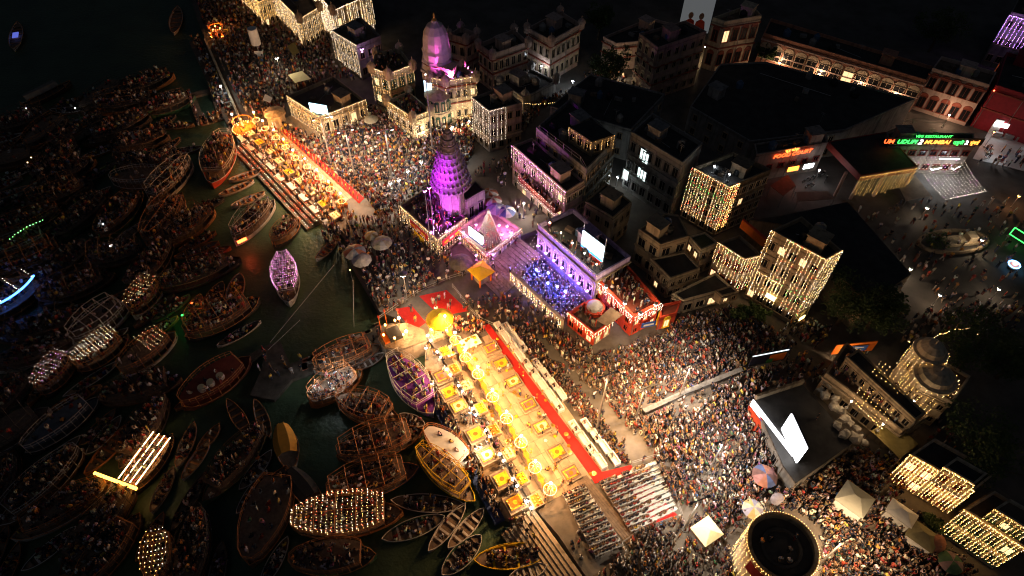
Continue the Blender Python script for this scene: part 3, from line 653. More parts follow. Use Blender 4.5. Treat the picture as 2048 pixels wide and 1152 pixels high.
# head of the stage: golden canopy shrine and white table of offerings
c = G(880, 640, 4.5); r = thing('golden_canopy', 'round golden flower canopy crowded with lamps at the head of the stage', 'canopy', (c.x, c.y, 2.0))
MB().lathe([(1.9, 0), (1.9, .8), (1.7, .85)], 10).build('base', CREAM, r)
for i in range(6): a = 2 * PI * i / 6; MB().tube((1.6 * math.cos(a), 1.6 * math.sin(a), .8), (1.6 * math.cos(a), 1.6 * math.sin(a), 2.6), .09, n=6).build('post', BRASS, r)
MB().lathe([(2.1, 2.5), (2.05, 2.8), (1.5, 3.2), (.6, 3.6), (.1, 4.0)], 14).build('dome', YELLOWC, r)
m = MB()
for i in range(60): a = 2 * PI * i / 60; m.octa((2.12 * math.cos(a), 2.12 * math.sin(a), 2.62 + .05 * (i % 2)), .10)
m.build('garland', ORANGEC, r)
for i, a in enumerate((.4, 1.6, 2.9, 4.1, 5.3)):
    MB().lathe([(.02, -.14), (.15, -.05), (.15, .08), (.02, .15)], 8, (1.95 * math.cos(a), 1.95 * math.sin(a), 2.3)).build('bulb', E_WHITE, r); lamp(r, (2.3 * math.cos(a), 2.3 * math.sin(a), 2.2), NEAR_W * .45, (1.0, 0.50, 0.15), .1)
c = G(925, 690, 2.7); r = thing('offering_table', 'long white table heaped with offerings beside the first ring umbrellas', 'table', (c.x, c.y, 2.05), SA + PI / 2)
MB().box((0, 0, .55), (5.6, 1.9, .08)).build('tabletop', WHITE, r)
for x in (-2.5, 2.5):
    for y in (-.8, .8): MB().box((x, y, .26), (.12, .12, .52)).build('leg', PLANK, r)
for k in range(16): MB().lathe([(.2, 0), (.26, .07), (.05, .1)], 8, (random.uniform(-2.5, 2.5), random.uniform(-.75, .75), .6)).build('plate', [BRASS, WHITE, ORANGEC, YELLOWC][k % 4], r)
# bright working lamps standing between the water side platforms
for k, (u, v) in enumerate([(864, 764), (940, 822), (951, 893), (961, 890), (1057, 997), (851, 693)]):
    flood('dazzling white working lamp among the water side platforms', u, v, 4.4, WARM_W * .9, (1.0, 0.74, 0.46), E_WHITE, z0=1.1, r=.24, group='working lamps of the near stage')
# river bastion with lamps, tridents and flames
BAST = [(758, 676), (770, 694), (800, 700), (852, 680), (846, 660), (812, 646), (772, 652)]
building('river_bastion', 'polygonal stone bastion with lamps standing at the inlet mouth', 'bastion', BAST, 3.6, STONE, STONE, z0=0.0, parapet=0, bands=(3.2,), bandm=STONE)
c = G(788, 668, 3.9); r = thing('fire_altar', 'dark square altar with saffron cloth and flames on the bastion', 'altar', (c.x, c.y, 3.61), SA)
MB().box((0, 0, .35), (2.2, 2.0, .7)).build('plinth', mat('black_stone', (0.03, 0.025, 0.02), .5, .2), r); MB().box((.0, -1.4, .2), (2.0, .8, .4)).build('cloth_step', ORANGEC, r)
for x, y in ((-1.5, .9), (-1.4, -.7), (1.5, 1.0), (1.5, -.4), (.2, -1.6)):
    MB().tube((x, y, 0), (x, y, 1.2), .04).build('lamp_stand', BRASS, r); MB().lathe([(.02, 1.15), (.14, 1.2), (.18, 1.4), (.02, 1.7)], 7, (x, y, 0)).build('flame', E_FLAME, r)
for x in (-1.3, 1.5): MB().lathe([(.02, -.2), (.2, -.05), (.2, .1), (.02, .2)], 8, (x, 1.5, 1.8)).build('bulb', E_WHITE, r); lamp(r, (x, 1.5, 1.45), NEAR_W * .5, (1.0, 0.56, 0.22), .12); MB().tube((x, 1.5, 0), (x, 1.5, 1.65), .03).build('stem', STEEL, r)
for k, (u, v) in enumerate([(756, 632), (768, 620), (794, 618), (812, 640)]):
    p = G(u, v, 7.4); t = thing('trident', 'tall saffron painted trident staff standing on the bastion', 'trident', (p.x, p.y, 3.6), 0, 'tridents on the bastion')
    MB().tube((0, 0, 0), (0, 0, 3.4), .05, .04).build('staff', ORANGEC, t); MB().add([(0, 0, 4.1), (.22, 0, 3.5), (0, 0, 3.3), (-.22, 0, 3.5), (0, .05, 3.5), (0, -.05, 3.5)], [(0, 1, 4), (1, 2, 4), (2, 3, 4), (3, 0, 4), (1, 0, 5), (2, 1, 5), (3, 2, 5), (0, 3, 5)]).build('spearhead', REDW, t)
# heaps of marigolds, trays and brass stands left about the terrace
for k in range(90):
    p = loc(T0, random.uniform(1, 27), random.uniform(.6, 10.6)); zb = 2.055
    if any(inpoly(p.x, p.y, F) for F in FOOT): continue
    if k % 3 == 0: o_ = MB().lathe([(.22, 0), (.26, .07), (.12, .2), (.02, .24)], 8).build('flower_heap', random.choice([ORANGEC, YELLOWC, PINKC, WHITE])); lab, cat, gr = 'small heap of flowers left on the near stage floor', 'flowers', 'flower heaps of the near stage'
    elif k % 3 == 1: o_ = MB().lathe([(.3, 0), (.34, .05), (.1, .07), (.02, .2)], 10).build('brass_tray', BRASS); lab, cat, gr = 'brass offering tray on the near stage floor', 'tray', 'trays of the near stage'
    else: o_ = MB().lathe([(.16, 0), (.03, .1), (.03, .8), (.14, .86), (.16, .95), (.02, .96)], 8).build('lamp_stand', BRASS); lab, cat, gr = 'tall brass lamp stand on the near stage floor', 'lamp stand', 'lamp stands of the near stage'
    o_.location = (p.x, p.y, zb); tag(o_, lab, cat, gr)
# carpets
def carpet(label, P, z=2.012, group=None): return tag(MB().prism(px(P, z), z - .09, z).build('carpet', CARPET), label, 'carpet', group)
carpet('long red carpet running between the platforms and the white sofas', [(966, 652), (977, 646), (1204, 944), (1262, 930), (1270, 943), (1190, 967), (1185, 958)], 2.085)
carpet('wide red carpet behind the golden canopy', [(838, 592), (893, 580), (937, 622), (880, 632)])
carpet('small red carpet beside the tridents of the bastion', [(790, 618), (824, 612), (852, 645), (828, 662), (812, 645)])
carpet('dark red carpet under the rows of plastic chairs', [(1195, 962), (1268, 942), (1355, 1030), (1270, 1062)])
FOOT += [px(TERR_EX) for TERR_EX in ([(962, 652), (976, 646), (1204, 945), (1262, 931), (1272, 944), (1190, 966), (1180, 956)],)]
# white sofas in two files
sf = sofa_proto(); first = True
A0, A1 = G(998, 658), G(1200, 926); B0, B1 = G(1014, 660), G(1226, 920)
for (P, Q, skip) in ((A0, A1, (9, )), (B0, B1, (3, 8, 9))):
    L = (Q - P).length; n = int(L / 1.95)
    for i in range(n + 1):
        if i in skip: continue
        c = P.lerp(Q, i / n); o = sf if first else copy_tree(sf); first = False
        o.location = (c.x, c.y, 2.0); o.rotation_euler = (0, 0, SA + (0 if True else PI)); 
        tag(o, 'white covered sofa in the two files facing the near stage', 'sofa', 'white sofas beside the red carpet')
        FOOT.append([tuple(c.xy + Matrix.Rotation(SA, 2) @ Vector(k)) for k in ((-1, -.6), (1, -.6), (1, .55), (-1, .55))])
        for s in (-.42, .42):
            if random.random() < .38: q = c + U1 * s; put(q.x, q.y, 1.98, SA + (PI if (Matrix.Rotation(SA, 3, 'Z') @ Vector((0, 1, 0))).dot(U2) > 0 else 0), 4)
_fl = (Matrix.Rotation(SA, 3, 'Z') @ Vector((0, 1, 0))).dot(U2) > 0
SOFARZ = SA + PI if _fl else SA
for o in list(COL.objects):
    if o.name.startswith('sofa'): o.rotation_euler = (0, 0, SOFARZ)
# plastic chairs
chm = chair_mesh(); NCH = 0
def chairs(P, rows, cols, full, label, group, skip=None):
    """P: four photo corners (first row left, first row right, last row right, last row left)"""
    global NCH
    a, b, c, d = px(P); rz = ang(d, a) - PI / 2
    for i in range(rows):
        for j in range(cols):
            if skip and skip(i, j): continue
            p = a.lerp(b, j / (cols - 1)).lerp(d.lerp(c, j / (cols - 1)), i / (rows - 1)); p += Vector((random.uniform(-.05, .05), random.uniform(-.05, .05), 0))
            if NCH < 300:
                o = link('plastic_chair', chm, None, (p.x, p.y, 2.012), rz + random.uniform(-.12, .12)); tag(o, label, 'chair', group); NCH += 1
            if random.random() < full(i, j): put(p.x, p.y, 1.96, rz, 4, None, 'chairs')
chairs([(1130, 994), (1166, 978), (1240, 1092), (1192, 1112)], 13, 8, lambda i, j: .45 + .04 * i, 'white plastic chair in the block on bare paving beside the plank walk', 'chairs on the bare paving')
chairs([(1204, 970), (1238, 956), (1300, 1046), (1262, 1062)], 11, 6, lambda i, j: .85, 'white plastic chair on the dark red carpet next to the plank walk', 'occupied chairs on the dark red carpet')
chairs([(1248, 952), (1306, 930), (1348, 1020), (1304, 1042)], 11, 10, lambda i, j: .9 if i < 4 and j < 7 else .18, 'white plastic chair on the dark red carpet beside the pipe fence', 'mostly empty chairs by the pipe fence')
FOOT += [px(P) for P in ([(1122, 990), (1168, 972), (1250, 1100), (1190, 1120)], [(1198, 968), (1310, 926), (1358, 1028), (1266, 1068)])]
# plank walk between the chair blocks: separate boards
pk = tag(link('plank_walk', None), 'weathered plank walk of long boards between two blocks of chairs', 'walkway')
P0, P1 = G(1152, 962), G(1262, 1100)
for k in range(5):
    o = U2 * (.34 * k)
    MB().slab(*[p for p in (P0 + o + Vector((0, 0, .05)), P1 + o + Vector((0, 0, .05)), P1 + o + U2 * .3 + Vector((0, 0, .05)), P0 + o + U2 * .3 + Vector((0, 0, .05)))][::1], -.05).build('board', PLANK, pk)
# fences and kerb walls through the crowd
def fence(label, pts, h=1.0, z0=2.0, m=STEEL, gap=2.0, name='pipe_fence', group=None):
    P = px(pts, z0); c = P[0]; r = thing(name, label, 'fence', c, 0, group)
    for i in range(len(P) - 1):
        a, b = P[i] - c, P[i + 1] - c; n = max(1, int((b - a).length / gap))
        for z in (h, h * .5): MB().tube(a + Vector((0, 0, z)), b + Vector((0, 0, z)), .035, n=4).build('rail', m, r)
        for k in range(n + (i == len(P) - 2)): p = a.lerp(b, k / n); MB().tube(p, p + Vector((0, 0, h)), .04, n=4).build('post', m, r)
    return r
fence('pipe fence round the rows of plastic chairs', [(1262, 930), (1310, 915), (1345, 980), (1362, 1034)])
fence('pale pipe fence crossing the dark crowd below the chairs', [(1200, 1120), (1275, 1066), (1340, 1040)])
fence('pipe fence from the sofas to the temple shrine stairs', [(905, 575), (955, 640), (1000, 660)])
fence('pipe fence along the far side of the wide red carpet', [(760, 640), (836, 588), (900, 560), (950, 545)])
def wall(label, pts, h, t, m, z0=2.0, name='low_wall'):
    P = px(pts, z0); c = P[0]; r = thing(name, label, 'wall', c)
    for i in range(len(P) - 1):
        a, b = P[i] - c, P[i + 1] - c; n = max(1, int((b - a).length / 2.2)); nn = Vector((b.y - a.y, a.x - b.x, 0)).normalized() * t / 2
        for k in range(n): p, q = a.lerp(b, k / n), a.lerp(b, (k + .985) / n); MB().prism([p - nn, q - nn, q + nn, p + nn], -.1, h).build('block', m, r)
        FOOT.append([(a + c - nn * 2).xy, (b + c - nn * 2).xy, (b + c + nn * 2).xy, (a + c + nn * 2).xy])
wall('low concrete divider wall cutting through the standing crowd', [(1286, 828), (1368, 790), (1482, 744)], .9, .7, GREYW)
wall('low divider wall at the side path of the crowd', [(1265, 956), (1300, 940)], .8, .5, STONE)
# lamp masts in the crowd
def mast(label, u, v, z, power, col, z0=2.0, aim=None, face=E_WHITE, arm=1.2, spot=None):
    c = G(u, v, z); r = thing('lamp_mast', label, 'lamp mast', (c.x, c.y, z0)); h = z - z0
    MB().tube((0, 0, 0), (0, 0, h), .16, .09, 8).build('pole', STEEL, r); MB().lathe([(.5, 0), (.5, .3), (.2, .5)], 8).build('base', GREYW, r)
    MB().box((0, 0, h), (2 * arm, .12, .12), .4).build('crossarm', STEEL, r)
    for s in (-1, 1):
        x, y = s * arm * math.cos(.4), s * arm * math.sin(.4)
        MB().box((x, y, h - .1), (.5, .35, .22), .4).build('lamp_head', STEEL, r); MB().box((x, y, h - .24), (.42, .28, .05), .4).build('lamp_lens', face, r)
        lamp(r, (x, y, h - .45), power, col, .15, 'SPOT', (x, y, -50), spot or 135, .5)
    return r
# ================================================================== far stage
F0, F1 = G(505, 270), G(722, 468); fa = ang(F0, F1); V1 = (F1 - F0).normalized(); V2 = Vector((-V1.y, V1.x, 0))
if V2.x < 0: V2 = -V2
carpet('bright red carpet strip on the far stage behind the umbrellas', [(562, 262), (570, 257), (728, 396), (718, 406)], 2.10)
ORUM = [(512, 240), (530, 257), (552, 275), (571, 294), (590, 316), (614, 333), (638, 355), (660, 378), (684, 402)]
pt = struct(link('far_terrace', None))
for k in range(12):                            # the long shallow treads of the far stage
    o = V2 * (1.15 * k); a, b = G(503, 268) + o, G(655, 422) + o
    MB().slab(a + Vector((0, 0, .03 + .012 * (k % 2))), b + Vector((0, 0, .03 + .012 * (k % 2))), b + V2 * 1.08 + Vector((0, 0, .03 + .012 * (k % 2))), a + V2 * 1.08 + Vector((0, 0, .03 + .012 * (k % 2))), -.1 if False else .1).build('tread', SLABS[k % 3], pt)
for i, (u, v) in enumerate(ORUM):
    c = G(u, v, 4.8); o = copy_tree(um)
    for ch in list(o.children):
        if ch.type == 'LIGHT': bpy.data.objects.remove(ch)
    o.location = (c.x, c.y, 2.05); o.rotation_euler = (0, 0, i * .3); o.scale = (.85, .85, 1)
    tag(o, 'ring umbrella edged with bulbs in the row of the far stage', 'umbrella', 'ring umbrellas of the far stage')
    lamp(o, (0, 0, 4.2), FAR_W, (1.0, 0.40, 0.10), .12)
    q = Vector((c.x, c.y, 2.05)) - V2 * 1.9
    al = thing('altar_table', 'brass laden altar table on the treads of the far stage', 'altar', q, fa, 'altars of the far stage')
    MB().box((0, 0, .3), (1.9, 1.6, .6)).build('plinth', STONE, al); MB().box((0, 0, .63), (1.6, 1.3, .05)).build('cloth', [CREAMC, YELLOWC, CREAMC][i % 3], al)
    for k in range(5): MB().lathe([(.05, 0), (.14, .1), (.1, .2), (.02, .22)], 8, (-.5 + .25 * k, .3 * (-1) ** k, .66)).build('brass_bowl', BRASS, al)
    q = Vector((c.x, c.y, 2.0)) - V2 * 3.9
    al = thing('white_bench', 'long pale cloth covered bench near the lamp lit river steps', 'bench', q, fa, 'benches near the river steps')
    MB().box((0, 0, .42), (2.2, .9, .1)).build('seat', WHITE, al)
    for x in (-.9, .9): MB().box((x, 0, .19), (.12, .8, .37)).build('leg', PLANK, al)
for k, (a, b) in enumerate(LAMPROWS):
    L = (b - a).length; r = tag(link('oil_lamp_row', strand_mesh(b - a, 0, .55, (('red_bulb', 1), ('white_bulb', 1)), .07, k), None, a + Vector((0, 0, .14))), 'row of small red and white oil lamps along the river steps', 'oil lamps', 'oil lamp rows on the river steps')
for k in range(4):                             # the same small lamps on the upper treads
    a, b = G(520, 262) + V2 * (.4 + 1.15 * k), G(640, 385) + V2 * (.4 + 1.15 * k)
    tag(link('oil_lamp_row', strand_mesh(b - a, 0, 1.0, (('golden_bulb', 1), ('white_bulb', 1)), .05, k), None, a + Vector((0, 0, .2))), 'sparse row of golden oil lamps on the far stage treads', 'oil lamps', 'oil lamp rows on the far stage')
# round lit pavilions near the upper ghat
for (u, v, rr, lab, w) in [(484, 244, 2.2, 'round orange lit pavilion with white tables at the end of the far stage', 1.0), (432, 56, 1.8, 'small round orange lit pavilion in the crowd of the upper ghat', .35)]:
    c = G(u, v, 4.0); r = thing('round_pavilion', lab, 'pavilion', (c.x, c.y, 1.9)); MB().lathe([(rr, 0), (rr, .7), (rr * .9, .75)], 12).build('base', ORANGEC, r)
    for i in range(6): a = 2 * PI * i / 6; MB().tube((rr * .8 * math.cos(a), rr * .8 * math.sin(a), .7), (rr * .8 * math.cos(a), rr * .8 * math.sin(a), 2.4), .06).build('post', BRASS, r)
    MB().path([(rr * .85 * math.cos(2 * PI * i / 14), rr * .85 * math.sin(2 * PI * i / 14), 2.4) for i in range(14)], .08, closed=True).build('ring', ORANGEC, r)
    m = MB()
    for i in range(30): a = 2 * PI * i / 30; m.octa((rr * 1.02 * math.cos(a), rr * 1.02 * math.sin(a), .72), .08)
    m.build('bulb_ring', E_FLAME, r)
    for i in range(3): a = 2 * PI * i / 3; MB().lathe([(.02, -.14), (.14, 0), (.02, .15)], 7, (rr * .5 * math.cos(a), rr * .5 * math.sin(a), 2.1)).build('bulb', E_FLAME, r)
    lamp(r, (0, 0, 2.6), FAR_W * .8 * w, (1.0, 0.4, 0.12), .12)

# ================================================================== temple of the square
TT = [(801, 418), (876, 486), (932, 442), (862, 376)]; TZ = 5.4
tb = building('temple_terrace', 'terrace block with light curtains under the purple temple spire', 'terrace', TT, TZ, BEIGE, BROOF, parapet=.9, bands=(4.9,), bandm=BEIGE, wins=((0, 1, 5, 1.3, 2.0, 'arch', BEIGE, 0), (1, 1, 4, 1.3, 2.0, 'arch', BEIGE, 0)), crowd=('roof', .95))
for e in (0, 1):
    a, b = FE(TT, TZ, e, .9); curtain('golden bulb curtain on the %s wall of the purple temple terrace' % ('river', 'stair side')[e], a, b, 3.6, .5, .34, WARM, .05)
for (e, t0, t1, lab) in ((0, .3, .78, 'long dark red banner on the river wall of the temple terrace'), (1, .1, .75, 'short red banner on the stair side wall of the temple terrace')):
    a, b = FE(TT, TZ, e); d = b - a; n = Vector((d.y, -d.x, 0)).normalized() * .35; n = -n if (a + n).length > (a - n).length else n; p, q = a + d * t0 + n, a + d * t1 + n
    r = thing('banner', lab, 'banner', p); m = board(r, 'cloth', p, q, 4.2, 5.6, mat('banner_red', (0.60, 0.04, 0.06), .6, .1), .05, p)
    n2 = n * .2
    for k in range(3): s0 = .1 + .28 * k; board(r, 'print', p + (q - p) * s0 + n2, p + (q - p) * (s0 + .2) + n2, 4.65, 5.1, YELLOWC if k != 1 else CREAMC, .03, p)
a, b = FE(TT, TZ, 0); d = b - a; n = Vector((d.y, -d.x, 0)).normalized() * .6; n = -n if (a + n).length > (a - n).length else n
r = thing('poster_panel', 'yellow printed hoarding leaning on the foot of the temple terrace', 'hoarding', a + d * .45 + n); p, q = a + d * .42 + n, a + d * .68 + n
board(r, 'panel', p, q, 2.0, 4.1, YELLOWC, .08, a + d * .45 + n + Vector((0, 0, 0)));
c = G(906, 424, TZ); SP = thing('temple_spire', 'tall tiered stone temple spire lit purple on its terrace', 'temple', (c.x, c.y, TZ), .35)
TEMP = mat('temple_stone', (0.19, 0.155, 0.15), .85, .4, 1.6, bump=.4)
MB().lathe([(2.3, 0), (2.3, .5), (1.95, .55), (1.85, 6.0), (2.2, 6.2)], 8, a0=PI / 8).build('shaft', TEMP, SP)
for i in range(8): a = 2 * PI * i / 8 + PI / 8; MB().box((1.86 * math.cos(a), 1.86 * math.sin(a), 3.1), (.38, .38, 5.4), a).build('pilaster', TEMP, SP)
prof = [(2.2, 6.1)]; zz = 6.5; TIERS = 9
for k in range(TIERS):                         # stepped tiers, each a little smaller
    f = k / TIERS; rr = 3.05 * (1 - f) ** .85 + .25; hh = 1.25 - .25 * f; prof += [(rr, zz), (rr, zz + .3), (rr * .9, zz + .45), (rr * .86, zz + hh)]; zz += hh
prof += [(.4, zz + .1), (.45, zz + .4), (.1, zz + .8)]
MB().lathe(prof, 20).build('tower', TEMP, SP)
zz = 6.5; tm = MB().add([(.04, -.30, 0), (.26, -.16, .5), (-.06, 0, 1.05), (.26, .16, .5), (.04, .30, 0), (-.3, 0, .35)], [(0, 1, 5), (1, 2, 5), (2, 3, 5), (3, 4, 5), (0, 4, 3, 1), (1, 3, 2), (0, 5, 4)]).mesh('turret', TEMP)
for k in range(TIERS):
    f = k / TIERS; rr = 3.05 * (1 - f) ** .85 + .25; hh = 1.25 - .25 * f; cnt = max(6, int(2 * PI * rr / .72)); sc_ = .95 - .3 * f
    for i in range(cnt):
        a = 2 * PI * (i + .5 * (k % 2)) / cnt; o_ = link('turret', tm, SP); o_.matrix_local = Matrix.Translation((rr * .97 * math.cos(a), rr * .97 * math.sin(a), zz + .12)) @ Matrix.Rotation(a, 4, 'Z') @ Matrix.Scale(sc_, 4)
    zz += hh
MB().lathe([(.05, 0), (.28, .15), (.12, .4), (.17, .6), (.02, 1.3)], 8, (0, 0, zz + .6)).build('finial', BRASS, SP)
FOOT.append([(c.x + 2.9 * math.cos(t), c.y + 2.9 * math.sin(t)) for t in [k * PI / 4 for k in range(8)]])
for k, (u, v) in enumerate([(849, 379), (858, 373)]):
    flood('purple flood lamp on a mast at the river corner of the temple terrace', u, v, 17.0, PURP_W, (0.54, 0.02, 1.0), E_PURPLE, z0=2.0, r=.3, group='purple flood lamps', aim=c + Vector((0, 0, 6.0 + 4.5 * k)), spot=62)
flood('added purple flood lamp low on the front parapet of the temple terrace', 862, 462, 7.4, PURP_W * .6, (0.62, 0.12, 1.0), E_PURPLE, z0=TZ, r=.16, aim=c + Vector((0, 0, 5)), spot=120)  # added lamp, turns the front of the shaft bright purple
flood('added magenta flood lamp at the stair side of the temple shaft', 893, 460, 7.0, PURP_W * .6, (0.8, 0.08, .95), E_PINKF, z0=TZ, r=.14, aim=c + Vector((0, 0, 6)), spot=130)  # added as well, for the magenta on the shaft
building('temple_porch', 'dark flat roofed porch beside the purple temple shaft', 'porch', [(920, 392), (932, 402), (970, 380), (950, 362)], 8.2, GREYW, DROOF, parapet=.15, wins=((0, 1, 2, 1.2, 2.4, 'plain', GREYW, 0), (1, 1, 3, 1.2, 2.4, 'plain', GREYW, 0)))
fence('thin rail on the crowded terrace below the purple spire', [(842, 440), (852, 452), (880, 436)], 1.0, TZ)
for k, (a, b) in enumerate([((908, 452), (880, 470)), ((880, 470), (868, 456))]):
    net('drooping white bulb garlands inside the temple terrace parapet' , (G(*a, TZ + 1.6), G(*b, TZ + 1.6)), (G(a[0], a[1], TZ + .8), G(b[0], b[1], TZ + .8)), .4, .2, WHITEMIX, .04, 0, group='garlands of the temple terrace', edges=False)
# pink shrine terrace with the light pyramid
SH = [(916, 462), (972, 514), (1042, 462), (978, 420)]; SZ = 4.4
building('shrine_terrace', 'low pink lit shrine terrace beside the stairs', 'shrine', SH, SZ, PINKW, PINKW, parapet=.7, bands=(4.0,), bandm=MAROON, wins=((0, 1, 4, 1.0, 1.4, 'arch', CREAM, 0), (1, 1, 4, 1.0, 1.4, 'arch', CREAM, 0)))
for e in (0, 1): a, b = FE(SH, SZ, e, .7); curtain('short warm bulb fringe on the %s wall of the pink shrine' % ('river', 'stairs')[e], a, b, 2.2 if e == 0 else 1.0, .5, .34, WARM, .05)
c = G(978, 482, SZ); r = thing('light_pyramid', 'tall pyramid of bulb strings and red cloth on the pink shrine', 'pyramid', (c.x, c.y, SZ), .6)
AP = Vector((0, 0, 7.2)); BR = 2.5
cor = [Vector((BR * math.cos(PI / 4 + k * PI / 2), BR * math.sin(PI / 4 + k * PI / 2), 0)) for k in range(4)]
MB().add([AP - Vector((0, 0, .3))] + [p * .93 for p in cor], [(0, 1, 2), (0, 2, 3), (0, 3, 4), (0, 4, 1)]).build('cloth', mat('pyramid_cloth', (0.10, 0.03, 0.05), .9, .3), r)
for k in range(4):
    for t in range(7):
        p = cor[k].lerp(cor[(k + 1) % 4], t / 7); link('strand', strand_mesh(p - AP, 0, .36, PINKMIX if k % 2 else (('white_bulb', 3), ('red_bulb', 2)), .05, t % 3), r, AP)
MB().octa(AP, .2).build('finial', BRASS, r)
r = thing('video_screen', 'tilted white video screen on the pink shrine', 'screen', G(939, 469, SZ)); o = r.location.copy(); p, q = G(938, 470, SZ + .3), G(966, 491, SZ + .3)
board(r, 'panel', p, q, SZ + .3, SZ + 2.3, E_SCREEN, .1, o); board(r, 'case', p + Vector((.1, .1, 0)), q + Vector((.1, .1, 0)), SZ + .2, SZ + 2.4, DARK, .12, o); board(r, 'skirt', p + Vector((0, -.05, 0)), q + Vector((0, -.05, 0)), SZ, SZ + .28, BLUEC, .06, o)
for k, (u, v) in enumerate([(919, 474), (926, 462), (952, 508), (986, 506), (998, 448), (1004, 466), (1014, 450), (1022, 462), (952, 447)]):
    flood('small pink flood lamp on the parapet of the pink shrine', u, v, 6.0, PINK_W, (1.0, 0.22, 0.85), E_PINKF, z0=SZ, r=.2, group='pink flood lamps of the shrine')
# saffron kiosk at the foot of the stairs
c = G(962, 540, 4.6); r = thing('saffron_kiosk', 'small saffron kiosk with pyramid roof on four posts by the stairs', 'kiosk', (c.x, c.y, 2.0), ang(A, B)); 
for x in (-1.1, 1.1):
    for y in (-1.1, 1.1): MB().box((x, y, 1.25), (.22, .22, 2.5)).build('post', ORANGEC, r)
MB().add([(-1.6, -1.6, 2.5), (1.6, -1.6, 2.5), (1.6, 1.6, 2.5), (-1.6, 1.6, 2.5), (0, 0, 3.5), (-1.6, -1.6, 2.4), (1.6, -1.6, 2.4), (1.6, 1.6, 2.4), (-1.6, 1.6, 2.4)], [(0, 1, 4), (1, 2, 4), (2, 3, 4), (3, 0, 4), (8, 7, 6, 5), (5, 6, 1, 0), (6, 7, 2, 1), (7, 8, 3, 2), (8, 5, 0, 3)]).build('roof', YELLOWC, r)
MB().box((0, 0, .5), (1.6, 1.6, 1.0)).build('altar', STONE, r)
parasol('brown tarpaulin parasol beside the saffron kiosk', 921, 518, 4.4, 2.0, [OLIVE, BROOF])

# ================================================================== hall with blue light canopy, screen terrace
HB = [(1076, 456), (1192, 560), (1260, 520), (1146, 424)]; HZ = 8.0
building('screen_hall', 'flat roofed hall with lit terrace strip and big video screen', 'hall', HB, HZ, mat('lilac_plaster', (0.42, 0.30, 0.48), .8, .15), DROOF, parapet=.9, bands=(7.4,), bandm=BEIGE, wins=((0, 1, 7, 1.5, 2.4, 'arch', PINKW, 0), (1, 2, 4, 1.2, 1.6, 'plain', BEIGE, 0)))
a, b = FE(HB, HZ, 0, .0)
fr0, fr1 = G(1024, 545, 4.2), G(1124, 640, 4.2)
net('slanting roof of dense white bulb strings over the blue lit court', (a + Vector((0, 0, -.6)), b + Vector((0, 0, -.6))), (fr0, fr1), .6, .45, (('white_bulb', 3), ('violet_bulb', 2)), .045, .35)
curtain('thick warm bulb fringe along the front of the blue lit court', fr0, fr1, lambda t: 2.2 - .3 * math.sin(20 * t), .4, .28, WARM, .06)
r = thing('court_colonnade', 'low cream colonnade carrying the front edge of the bulb roof', 'colonnade', (fr0.x, fr0.y, 2.0))
for k in range(9): p = fr0.lerp(fr1, k / 8) - Vector((fr0.x, fr0.y, 0)); MB().box((p.x, p.y, 1.1), (.45, .45, 2.2), SA).build('column', CREAM, r)
d = fr1 - fr0; MB().box((d.x / 2, d.y / 2, 2.35), (d.length, .5, .3), ang(fr0, fr1)).build('beam', CREAM, r)
COURT = [a.xy, b.xy, fr1.xy, fr0.xy]
d = b - a; nn = Vector((d.y, -d.x, 0)).normalized(); nn = -nn if (a + nn).length > (a - nn).length else nn
for k in range(7):
    p = a + d * (.06 + .145 * k) + nn * .5
    r = thing('wall_uplighter', 'violet white uplighter on the back wall of the blue lit court', 'lamp', (p.x, p.y, 4.6), 0, 'uplighters of the blue court')
    MB().lathe([(.02, 0), (.2, .05), (.25, .2)], 8).build('cup', STEEL, r); MB().lathe([(.22, .2), (.02, .32)], 8).build('bulb', E_PURPLE, r); lamp(r, tuple(nn * .35 + Vector((0, 0, .6))), VIO_W, (0.50, 0.22, 1.0), .12)
for k, (s, t) in enumerate([(.25, .55), (.4, .4), (.5, .6), (.62, .5), (.75, .45)]):
    p = a.lerp(b, s).lerp(fr0.lerp(fr1, s), t); r = thing('hanging_blue_lamp', 'blue globe lamp hanging under the bulb roof of the court', 'lamp', (p.x, p.y, 4.6), 0, 'blue lamps of the court')
    MB().tube((0, 0, .2), (0, 0, .9), .015, n=3).build('cord', WIRE, r); MB().lathe([(.02, -.2), (.18, -.1), (.18, .1), (.02, .2)], 8).build('globe', E_BLUEF, r); lamp(r, (0, 0, -.35), BLUE_W, (0.08, 0.10, 1.0), .15)
tag(link('light_garland', strand_mesh(d, .0, .3, GOLD, .06, 2), None, a + Vector((0, 0, .95)) + nn * .05), 'golden bulb line along the parapet of the screen terrace', 'string lights')
s0, s1 = G(1161, 496, HZ + .5), G(1203, 529, HZ + .5); o = s0.copy()
r = thing('video_screen', 'large bright blue white video screen standing on the hall terrace', 'screen', o)
board(r, 'panel', s0, s1, HZ + 1.0, HZ + 4.4, emit('blue_white_screen', (0.72, 0.86, 1.0), 4.5), .12, o); board(r, 'case', s0 + Vector((.12, .16, 0)), s1 + Vector((.12, .16, 0)), HZ + .9, HZ + 4.5, DARK, .15, o); board(r, 'skirt', s0, s1, HZ, HZ + .85, REDW, .1, o); board(r, 'caption_strip', s0 - Vector((.03, .05, 0)), s1 - Vector((.03, .05, 0)), HZ + 1.0, HZ + 1.5, emit('caption_blue', (0.05, 0.3, 0.8), 2.0), .04, o)
for p in (s0, s1): MB().tube(p + Vector((.2, .3, -.5)), p + Vector((.2, .3, 5.5)), .06).build('truss_post', STEEL, r, o)
